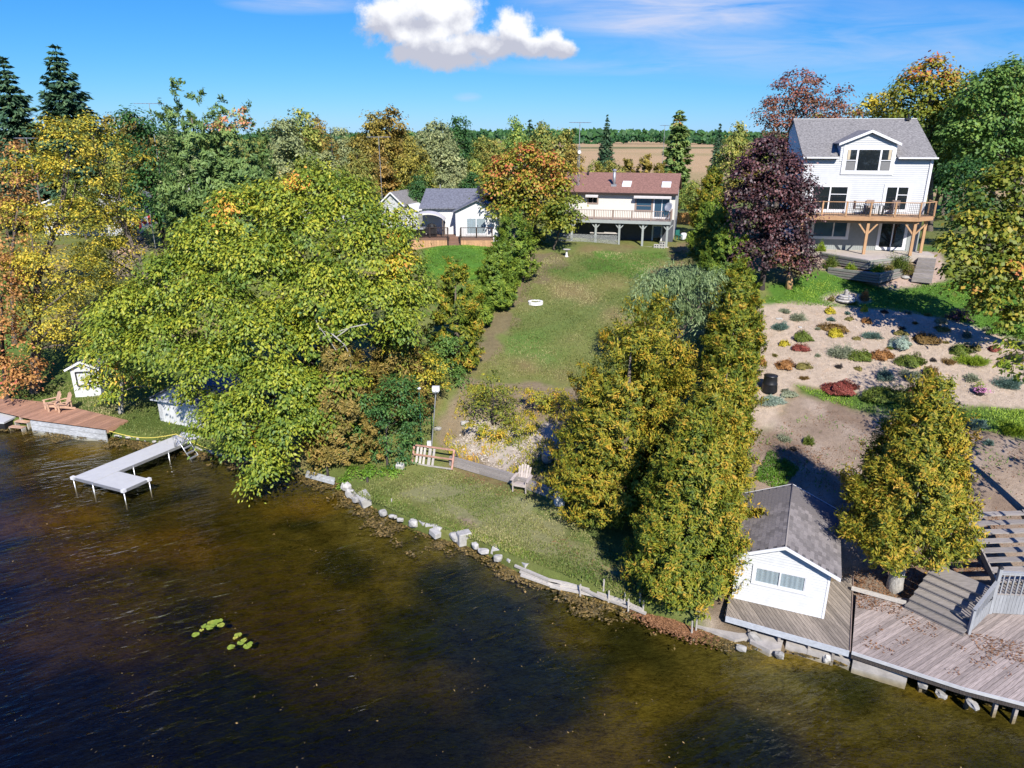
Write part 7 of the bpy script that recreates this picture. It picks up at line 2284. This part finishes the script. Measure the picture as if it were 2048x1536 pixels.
def rz(x, y):      # from my close-up sheet of the rock garden to the photo
    return 1480 + x * .2773, 540 + y * .2773
G = [(645, 285, 78, 66, 'shrub_gold', 'bright golden shrub at the upper edge of the rock garden below the cairn', 0), (895, 275, 60, 60, 'shrub_gold', 'golden topped shrub below the rust coloured bush', 0), (910, 360, 70, 52, 'shrub_rust', 'orange gold shrub in the upper middle of the rock garden', 0),
     (788, 347, 60, 34, 'shrub_olive', 'small olive shrub above the brown mat shrub', 0), (672, 405, 180, 66, 'shrub_brown', 'brown mat shrub behind the round golden bush', 0), (688, 446, 96, 84, 'shrub_gold', 'round golden bush in front of the brown mat shrub', 0),
     (655, 350, 70, 32, 'shrub_blue', 'small blue grey tuft above the brown mat shrub', .8), (775, 308, 50, 26, 'shrub_blue', 'tiny blue tuft between two golden shrubs', .8), (1210, 300, 56, 30, 'shrub_blue', 'small blue tuft at the lawn edge right of the centre', .8),
     (325, 290, 80, 40, 'shrub_pale', 'thin pale green plant at the upper left of the rock garden', .8), (415, 330, 110, 80, 'shrub_pale', 'wispy grey green plant below the upper left corner', .9), (290, 400, 120, 70, 'shrub_blue', 'spreading blue juniper at the left of the rock garden', .8),
     (150, 518, 100, 60, 'shrub_blue', 'blue juniper beside the right hedge', .8), (450, 468, 136, 96, 'shrub_green', 'rounded green shrub above the dark red mound', 0), (318, 522, 72, 58, 'shrub_gold', 'small round yellow shrub beside the dark red mound', 0),
     (435, 553, 110, 66, 'shrub_red', 'dark red mound in the left half of the rock garden', 0), (842, 490, 52, 34, 'shrub_olive', 'small olive tuft left of the spiky blue juniper', 0), (950, 462, 130, 64, 'shrub_blue', 'spiky blue green juniper in the middle of the rock garden', 1.),
     (1160, 445, 110, 36, 'shrub_olive', 'olive mound touching the silver mound', 0), (1152, 512, 178, 100, 'shrub_silver', 'large pale silver mound in the middle of the rock garden', 0), (1332, 485, 168, 92, 'shrub_brown', 'large brown mound right of the silver mound', 0),
     (1165, 414, 44, 24, 'shrub_dark', 'tiny dark plant above the olive mound', .5), (1452, 416, 96, 48, 'shrub_olive', 'olive brown mound at the upper right of the rock garden', 0), (1352, 320, 50, 26, 'shrub_olive', 'small sprig at the lawn edge upper right', .8),
     (1445, 362, 110, 40, 'shrub_pale', 'thin grey plant below the lawn edge at the right', .9), (1633, 455, 80, 76, 'shrub_blue', 'round blue green shrub at the right of the rock garden', .3), (1832, 556, 92, 54, 'shrub_red', 'reddish brown mound near the right edge of the rock garden', 0),
     (730, 575, 190, 120, 'shrub_pale', 'broad grey green shrub in the middle row', .4), (872, 605, 150, 100, 'shrub_green', 'dark green shrub next to the broad grey green shrub', 0), (1018, 602, 150, 92, 'shrub_rust', 'rusty brown shrub in the middle row', 0),
     (1228, 640, 196, 108, 'shrub_green', 'broad green shrub below the silver mound', 0), (1590, 560, 150, 100, 'shrub_green', 'dark olive mound behind the bright green juniper', 0), (1700, 552, 70, 64, 'shrub_olive', 'round olive shrub beside the dark olive mound', 0),
     (1670, 640, 220, 84, 'shrub_lime', 'bright green spreading juniper at the right of the rock garden', 1.), (1895, 668, 90, 76, 'shrub_lime', 'round lime yellow shrub at the right side of the rock garden', 0),
     (148, 655, 80, 64, 'shrub_rust', 'rusty shrub poking from the right hedge', 0), (326, 672, 136, 84, 'shrub_rust', 'rust coloured mound at the lower left of the rock garden', 0), (456, 682, 100, 64, 'shrub_olive', 'olive tan mound beside the rust coloured mound', 0),
     (712, 690, 50, 46, 'shrub_dark', 'small dark plant in the shaded gravel', .4), (852, 705, 50, 40, 'shrub_olive', 'small olive plant left of the dark blue spruce shrub', 0), (1040, 745, 150, 120, 'shrub_blue', 'dark blue spruce shrub in the shaded gravel', .8),
     (1230, 750, 190, 90, 'shrub_pale', 'grey green mat shrub beside the golden cedar top', .2), (1370, 720, 110, 90, 'shrub_brown', 'brown shrub behind the tip of the golden cedar', 0), (725, 835, 250, 96, 'shrub_red', 'wide dark red mat at the lower edge of the rock garden', 0),
     (1055, 880, 300, 130, 'shrub_green', 'wide yellow green mat shrub at the lower edge of the rock garden', 0), (1248, 860, 110, 76, 'shrub_red', 'crimson shrub left of the golden cedar tip', 0), (1665, 770, 120, 70, 'shrub_pale', 'pale grassy plant above the pink flowers', .9),
     (345, 880, 130, 50, 'shrub_pale', 'pale green patch below the compost bin', 0), (222, 930, 200, 70, 'shrub_silver', 'silver grey mat below the black compost bin', .2), (315, 1205, 100, 64, 'shrub_pale', 'pale grey green shrub on the bare bank', .3),
     (490, 1220, 90, 100, 'shrub_green', 'leafy green shrub on the bare bank above the boathouse', .3), (385, 1285, 60, 30, 'shrub_dark', 'dark twiggy plant beside the leafy green shrub', .8), (1045, 1075, 70, 40, 'shrub_blue', 'small blue green plant left of the golden cedar', .8), (1700, 1100, 180, 90, 'shrub_blue', 'dark blue green juniper right of the golden cedar', 1.),
     (1960, 1130, 240, 90, 'shrub_lime', 'spreading green juniper at the right edge below the grass strip', 1.), (1790, 1235, 70, 60, 'shrub_blue', 'small blue plant beside the tree shadows on the bank', .8), (1980, 620, 130, 100, 'shrub_dark', 'dark shaded shrub at the right edge of the rock garden', .3), (1930, 800, 170, 120, 'shrub_blue', 'dark blue green shrub in the shade at the right edge', .6),
     (1390, 645, 50, 34, 'shrub_dark', 'small dark plant right of the broad green shrub', .5), (1500, 655, 100, 50, 'shrub_brown', 'dark bronze shrub above the golden cedar tip', .2), (1990, 520, 130, 80, 'shrub_pale', 'grey grassy shrub below the bright juniper at the right edge', .9)]
G += [(560, 420, 40, 22, 'shrub_pale', 'thin pale sprig between the rounded green shrub and the brown mat', .8), (250, 610, 44, 24, 'shrub_olive', 'small olive sprig above the rust coloured mound', .6), (560, 610, 50, 26, 'shrub_pale', 'pale sprig right of the dark red mound', .8),
      (1080, 560, 46, 24, 'shrub_green', 'small green tuft below the spiky blue juniper', .5), (1480, 520, 44, 22, 'shrub_olive', 'small olive tuft right of the large brown mound', .5), (460, 775, 70, 22, 'shrub_brown', 'thin brown sprig above the grass strip', .8),
      (1260, 380, 40, 22, 'shrub_brown', 'tiny brown sprig above the large brown mound', .8), (1040, 300, 60, 20, 'shrub_dark', 'thin dark plant at the upper edge of the rock garden', .9), (1780, 420, 60, 36, 'shrub_pale', 'pale sprig right of the round blue green shrub', .8)]
for g in G:
    x_, y_ = rz(g[0], g[1])
    garden(x_, y_, g[2] * .2773, g[3] * .2773, g[4], g[5], g[6], leaf=.085)
for px, py, w, h, kind, lb, sp, *at_ in ((1665, 497, 26, 24, 'shrub_lime', 'lime green plant beside the purple maple at the patio', .2, (2.3, -1.0, -.05)), (1663, 515, 34, 30, 'shrub_green', 'dark green shrub at the left end of the retaining walls', .3, (2.55, -3.3, -.8)), (1708, 520, 20, 16, 'shrub_lime', 'yellow green plant in front of the upper retaining wall', .3, (3.6, -4.3, -.74)),
                                   (1745, 522, 26, 22, 'shrub_lime', 'round lime shrub between the retaining walls', .2, (5.2, -4.9, -.74)), (1795, 518, 44, 36, 'shrub_green', 'big dark green shrub at the right of the retaining walls', .4, (6.9, -3.35, -.74)), (1826, 528, 26, 34, 'shrub_olive', 'tan ornamental grass beside the garden steps', .9, (7.7, -3.2, -1.1)), (1772, 527, 22, 16, 'shrub_olive', 'olive plant right of the round lime shrub', .4, (6.1, -4.15, -.74)),
                                   (1729, 592, 22, 24, 'shrub_rust', 'rust coloured bush beside the stone cairn', .3), (1663, 597, 16, 12, 'shrub_olive', 'low olive plant left of the stone cairn', .2), (1703, 604, 26, 8, 'shrub_green', 'low green plants below the stone cairn', .2)):
    garden(px, py, w, h, kind, lb, sp, leaf=.09, hf=.8, at=at_[0] if at_ else None)
p = ground(1690, 603)
cn = thing('stone_cairn', 'stacked grey stone fountain in the round gravel bed on the lawn', 'fountain', tuple(p))
for i, (r_, h_, z_) in enumerate(((.62, .16, .0), (.52, .14, .17), (.40, .10, .32), (.13, .16, .43), (.16, .05, .595), (.10, .12, .65))):
    o = MB().lathe([(.02, 0), (r_ * .92, 0), (r_, h_ * .5), (r_ * .9, h_), (.02, h_)], 14).obj('stone', MAT['stone'], cn, smooth=False); o.location = (.03 * math.sin(i * 2), .02 * math.cos(i * 3), z_)
p = ground(1577, 577)
sg = thing('tree_stump', 'tall split tree stump on the lawn below the purple maple', 'stump', tuple(p))
MB().tube([(0, 0, -.05), (.02, 0, .45), (.0, .02, .92)], [.25, .21, .22], 10).obj('log', MAT['log'], sg, smooth=True)
MB().lathe([(.0, .921), (.2, .921), (.19, .935), (.0, .937)], 10).obj('cut_face', MAT['pale_wood'], sg)
p = ground(1538, 783)
cb_ = thing('compost_bin', 'black round compost bin beside the right hedge', 'compost bin', tuple(p))
MB().lathe([(.42, 0), (.43, .05), (.40, .44), (.41, .46), (.38, .50), (.35, .86), (.36, .88)], 18).obj('barrel', MAT['plastic_black'], cb_, smooth=True)
MB().lathe([(.37, .883), (.38, .92), (.2, .97), (.02, .98)], 18).obj('lid', MAT['plastic_black'], cb_, smooth=True)
p = ground(1958, 790)
fpt = thing('flower_pot', 'pot of pink flowers on the shaded bank', 'flower pot', tuple(p))
MB().lathe([(.2, 0), (.28, .28), (.31, .33), (.27, .33), (.02, .28)], 12).obj('pot', MAT['plastic_black'], fpt)
o = link('blossom', mound_mesh('flowers', .42, .36, .3, MAT['pink'], 260, .08), fpt); o.location = (0, -.1, .22)
o = link('leaves', mound_mesh('leaves', .34, .3, .55, MAT['shrub_lime'], 180, .10, .5), fpt); o.location = (.1, .25, .25)
for i, (px, py) in enumerate(((1850, 655), (1872, 648), (1558, 638), (1600, 655), (1940, 655))):
    p = ground(px, py)
    o = link('garden_rock', rock_mesh(.22 + .1 * (i % 3), .2, .14, 900 + i)); o.location = tuple(p)
    tag(o, ('pale rock above the large brown mound', 'small pale rock beside the brown mound', 'rock near the spreading blue juniper', 'little rock below the wispy grey plant', 'pale rock beside the round blue green shrub')[i], 'rock')

# ---------------------------------------------------------------- things on the water
def lily(label, spots):
    t_ = thing('water_lily', label, 'water lily', (0, 0, 0))
    for (px, py, r_, tn) in spots:
        c_ = at_z(px, py, .012)
        n = 15; a0 = rng.random() * 6.28
        vs = [(c_[0], c_[1], .012)] + [(c_[0] + r_ * math.cos(a0 + (i / (n - 1)) * 5.95), c_[1] + r_ * math.sin(a0 + (i / (n - 1)) * 5.95), .014 + .012 * math.sin(i * 1.7)) for i in range(n)]
        me = bpy.data.meshes.new('lily_pad'); me.from_pydata(vs, [], [(0, i + 1, i + 2) for i in range(n - 1)])
        at = me.attributes.new('tint', 'FLOAT', 'POINT'); at.data.foreach_set('value', [tn] * len(vs)); me.materials.append(MAT['leaf_pad'])
        link('lily_pad', me, t_)


lily('larger clump of green lily pads floating on the dark water', [(391, 1269, 0.144, .6), (410, 1252, 0.137, .4), (420, 1255, 0.144, .6), (422, 1245, 0.137, .7), (433, 1243, 0.151, .5), (442, 1250, 0.144, .75), (428, 1249, 0.130, .3), (440, 1241, 0.115, .6), (403, 1260, 0.086, .9)])
lily('smaller clump of green lily pads below the larger clump', [(476, 1270, 0.144, .7), (482, 1285, 0.144, .5), (462, 1294, 0.144, .6), (495, 1292, 0.158, .6), (488, 1280, 0.115, .8), (470, 1276, 0.086, 1.0), (500, 1287, 0.108, .4)])


def flakes(name, n, fx, fy, fz, size, mat, seed, thr=None, nf=.9):
    r_ = np.random.default_rng(seed)
    x_, y_ = fx(r_, n), None
    y_ = fy(r_, x_)
    if thr is not None:
        q = wob(x_, y_, 1.5, seed) + .6 * wob(x_, y_, 4.1, seed + 1) > thr
        x_, y_ = x_[q], y_[q]
    if name == 'floating_leaves':                      # rafts with ragged, thinning edges
        dd_ = (shore_y(x_) - y_) / band_width(x_)
        pr_ = np.clip(1.1 - 1.25 * dd_ + 1.0 * wob(x_, y_, 1.25, seed) + .7 * wob(x_, y_, 3.6, seed + 1), 0, 1) ** 1.6
        q = r_.random(len(x_)) < pr_; x_, y_ = x_[q], y_[q]
    z_ = fz(x_, y_)
    N = len(x_)
    nn = np.array([0, 0, 1.]) + r_.normal(size=(N, 3)) * .22
    return link(name, leaf_mesh(name, np.stack([x_, y_, z_ + .004 * r_.random(N)], 1), nn, r_.normal(size=(N, 3)), size * (.5 + r_.random(N)), size * .6 * (.5 + r_.random(N)), r_.random(N), MAT[mat]), None, 'stuff')


def band_width(x):
    return np.interp(x, [-40, -30, -25, -20, -15, -11, -8, -4, -1, 0, 2, 5, 7.5, 10, 13, 18], [1.4, 1.8, 1.9, 1.4, 1.0, 1.6, 2.2, 1.7, 1.3, .7, 1.6, 1.9, 1.0, .25, .3, 1.0])


flakes('floating_leaves', 44000, lambda r, n: -36 + 54 * r.random(n), lambda r, x: shore_y(x) - .05 - band_width(x) * 1.25 * r.random(len(x)) ** 1.1, lambda x, y: np.full(len(x), .006), .13, 'leaf_wet', 5, thr=None)
flakes('drifting_weed', 3200, lambda r, n: -34 + 56 * r.random(n), lambda r, x: shore_y(x) - 1.5 - 20 * r.random(len(x)), lambda x, y: np.full(len(x), .006), .075, 'leaf_wet', 9, thr=.25)
o = flakes('leaf_pile', 3200, lambda r, n: 6.2 + .95 * r.normal(size=n) * .55, lambda r, x: shore_y(x) - .15 - .35 * np.abs(r.normal(size=len(x))), lambda x, y: .02 + .1 * np.exp(-((x - 6.3) / .5) ** 2), .11, 'leaf_litter', 11)


def scatter_poly(name, n, pxpoly, size, mat, seed, thr=None, z=None, nrm=.25):
    r_ = np.random.default_rng(seed)
    P = np.array([(at_z(*q, z)[:2] if z is not None else ground(*q)[:2]) for q in pxpoly])
    lo, hi = P.min(0), P.max(0)
    x_ = lo[0] + (hi[0] - lo[0]) * r_.random(n * 2); y_ = lo[1] + (hi[1] - lo[1]) * r_.random(n * 2)
    q = inside(P, x_, y_)
    if thr is not None:
        q &= wob(x_, y_, 1.9, seed) + .6 * wob(x_, y_, 4.7, seed + 2) > thr
    x_, y_ = x_[q][:n], y_[q][:n]
    z_ = np.full(len(x_), z) if z is not None else land(x_, y_) + .01
    N = len(x_)
    return link(name, leaf_mesh(name, np.stack([x_, y_, z_ + .006 + .01 * r_.random(N)], 1), np.array([0, 0, 1.]) + r_.normal(size=(N, 3)) * nrm, r_.normal(size=(N, 3)), size * (.5 + r_.random(N)), size * .6 * (.5 + r_.random(N)), r_.random(N), MAT[mat]), None, 'stuff')


scatter_poly('fallen_leaves', 1500, [(1710, 1190), (1810, 1196), (1940, 1270), (2048, 1300), (2048, 1390), (1900, 1350), (1720, 1290)], .075, 'leaf_litter', 21, .32, ZD + .004)
scatter_poly('fallen_leaves', 420, [(1712, 1182), (1815, 1205), (1800, 1230), (1712, 1215)], .07, 'leaf_litter', 22, None, ZD + .004)
scatter_poly('fallen_leaves', 420, [(1930, 1262), (2048, 1285), (2048, 1330), (1960, 1300)], .07, 'leaf_litter', 25, None, ZD + .004)
scatter_poly('bank_litter', 5200, [(1690, 1150), (1712, 1185), (1815, 1205), (1860, 1150), (1960, 1150), (2000, 1150), (1995, 1010), (1960, 1080), (1800, 1120)], .085, 'leaf_litter', 23)
scatter_poly('bank_litter', 2600, [(1500, 960), (1520, 880), (1680, 900), (1800, 900), (1700, 1040), (1600, 960)], .075, 'leaf_litter', 24, .0)
scatter_poly('bank_litter', 3800, [(1500, 880), (1545, 855), (1640, 805), (1850, 855), (2048, 895), (2048, 1100), (1700, 1040), (1510, 960)], .07, 'leaf_litter', 28, .1)
scatter_poly('lawn_litter', 900, [(905, 935), (1000, 962), (1090, 998), (1060, 1010), (960, 985), (900, 950)], .075, 'leaf_litter', 26, -.1)
scatter_poly('lawn_litter', 700, [(1120, 1060), (1290, 1140), (1340, 1220), (1200, 1150), (1100, 1090)], .075, 'leaf_litter', 27, .1)
# gravel lumps on the rock garden and pale stones on the bare slope
scatter_poly('gravel', 9000, [(1500, 625), (1600, 612), (1750, 628), (1990, 672), (2048, 700), (2048, 815), (1700, 780), (1590, 765), (1520, 840), (1495, 850)], .055, 'shrub_pale' if False else 'leaf_pebble', 31, None, None, .5)
scatter_poly('gravel', 2600, [(905, 890), (940, 845), (1060, 855), (1130, 850), (1130, 905), (1010, 945), (930, 915)], .11, 'leaf_pebble', 32, .0, None, .5)


def grass(name, n, pxpoly, h, seed, mat='grass_blade', thr=None, bare=()):
    r_ = np.random.default_rng(seed)
    P = np.array([ground(*q)[:2] for q in pxpoly]); lo, hi = P.min(0), P.max(0)
    x_ = lo[0] + (hi[0] - lo[0]) * r_.random(n * 3); y_ = lo[1] + (hi[1] - lo[1]) * r_.random(n * 3)
    q = inside(P, x_, y_)
    dens_ = .5 + .5 * wob(x_, y_, 1.3, seed) + .35 * wob(x_, y_, 3.7, seed + 1)
    q &= r_.random(n * 3) < dens_ + (.15 if thr is None else thr)
    for bp in bare:                                       # worn patches stay nearly bare
        q &= ~(inside(np.array([ground(*c_)[:2] for c_ in bp]), x_ + .2 * wob(x_, y_, 2.1, 2), y_ + .2 * wob(x_, y_, 2.3, 5)) & (r_.random(n * 3) < .88))
    x_, y_ = x_[q][:n], y_[q][:n]; N = len(x_)
    hh = h * (.5 + r_.random(N))
    t_ = np.array([0, 0, 1.]) + r_.normal(size=(N, 3)) * .45
    return link(name, leaf_mesh(name, np.stack([x_, y_, land(x_, y_) + hh * .35], 1), np.stack([r_.normal(size=N), r_.normal(size=N) - .3, .5 + 0 * x_], 1), t_, hh, .03 + .02 * r_.random(N), np.clip(r_.random(N) * .6 + .2 + .55 * wob(x_, y_, .62, 2.2) - .35 * wob(x_, y_, .5, 5.), 0, 1), MAT[mat]), None, 'stuff')


LAWN = [(700, 985), (760, 950), (905, 940), (1030, 985), (1120, 1015), (1200, 1090), (1300, 1150), (1330, 1215), (1200, 1178), (1060, 1125), (960, 1085), (830, 1040), (760, 1010)]
BARE = [[(885, 1005), (935, 1020), (968, 1050), (940, 1052), (890, 1025)], [(1050, 1060), (1110, 1078), (1120, 1092), (1060, 1080)], [(800, 985), (880, 965), (940, 985), (860, 1000)], [(1090, 1040), (1130, 1050), (1120, 1065), (1085, 1055)]]
grass('grass', 30000, LAWN, .09, 41, bare=BARE)
grass('shore_grass', 9000, [(740, 985), (790, 1000), (860, 1028), (960, 1068), (1060, 1103), (1200, 1150), (1330, 1205), (1330, 1222), (1200, 1172), (1040, 1118), (960, 1085), (830, 1035), (750, 1000)], .15, 42, 'shore_blade', .0)
grass('grass', 34000, [(955, 745), (1010, 680), (1060, 540), (1110, 505), (1370, 500), (1420, 560), (1280, 640), (1200, 770)], .11, 43)
grass('grass', 16000, [(0, 790), (250, 740), (440, 780), (440, 900), (260, 865), (100, 800)], .12, 44)
grass('grass', 18000, [(1520, 600), (1620, 545), (1740, 572), (1900, 565), (2020, 600), (2040, 680), (1900, 640), (1700, 614), (1560, 608)], .09, 45, 'leaf_weed', -.1)
grass('slope_weeds', 9000, [(900, 850), (930, 770), (1130, 780), (1150, 950), (1000, 960), (880, 900)], .22, 46, 'leaf_vine', -.25)
grass('grass', 12000, [(850, 500), (1000, 490), (990, 560), (900, 620), (850, 560)], .09, 47, 'leaf_weed', 0)
grass('grass', 9000, [(1585, 770), (1650, 785), (1740, 795), (1860, 815), (1930, 812), (2090, 825), (2090, 890), (1935, 855), (1850, 850), (1740, 828), (1640, 800)], .12, 51, 'leaf_weed', .1)
grass('bank_weeds', 2600, [(1505, 890), (1600, 830), (1740, 840), (1900, 870), (2048, 900), (2048, 1050), (1700, 1000), (1520, 950)], .13, 52, 'leaf_weed', -.45)
grass('bank_weeds', 3000, [(1540, 900), (1600, 940), (1560, 985), (1505, 960)], .16, 48, 'leaf_weed', -.2)


# copies that still share a description: tell them apart by the order in which they stand from left to right
def left_right_labels():
    by = {}
    for o in bpy.data.objects:
        if o.parent is None and o.get('category') == 'tree':
            by.setdefault(o['label'], []).append(o)
    for lb, os_ in by.items():
        if len(os_) > 1:
            os_.sort(key=lambda o: o.location.x / o.location.y)
            words = {2: ('left', 'right'), 3: ('left', 'middle', 'right')}.get(len(os_))
            if words:
                for o, w_ in zip(os_, words):
                    o['label'] = w_ + ' ' + lb


left_right_labels()
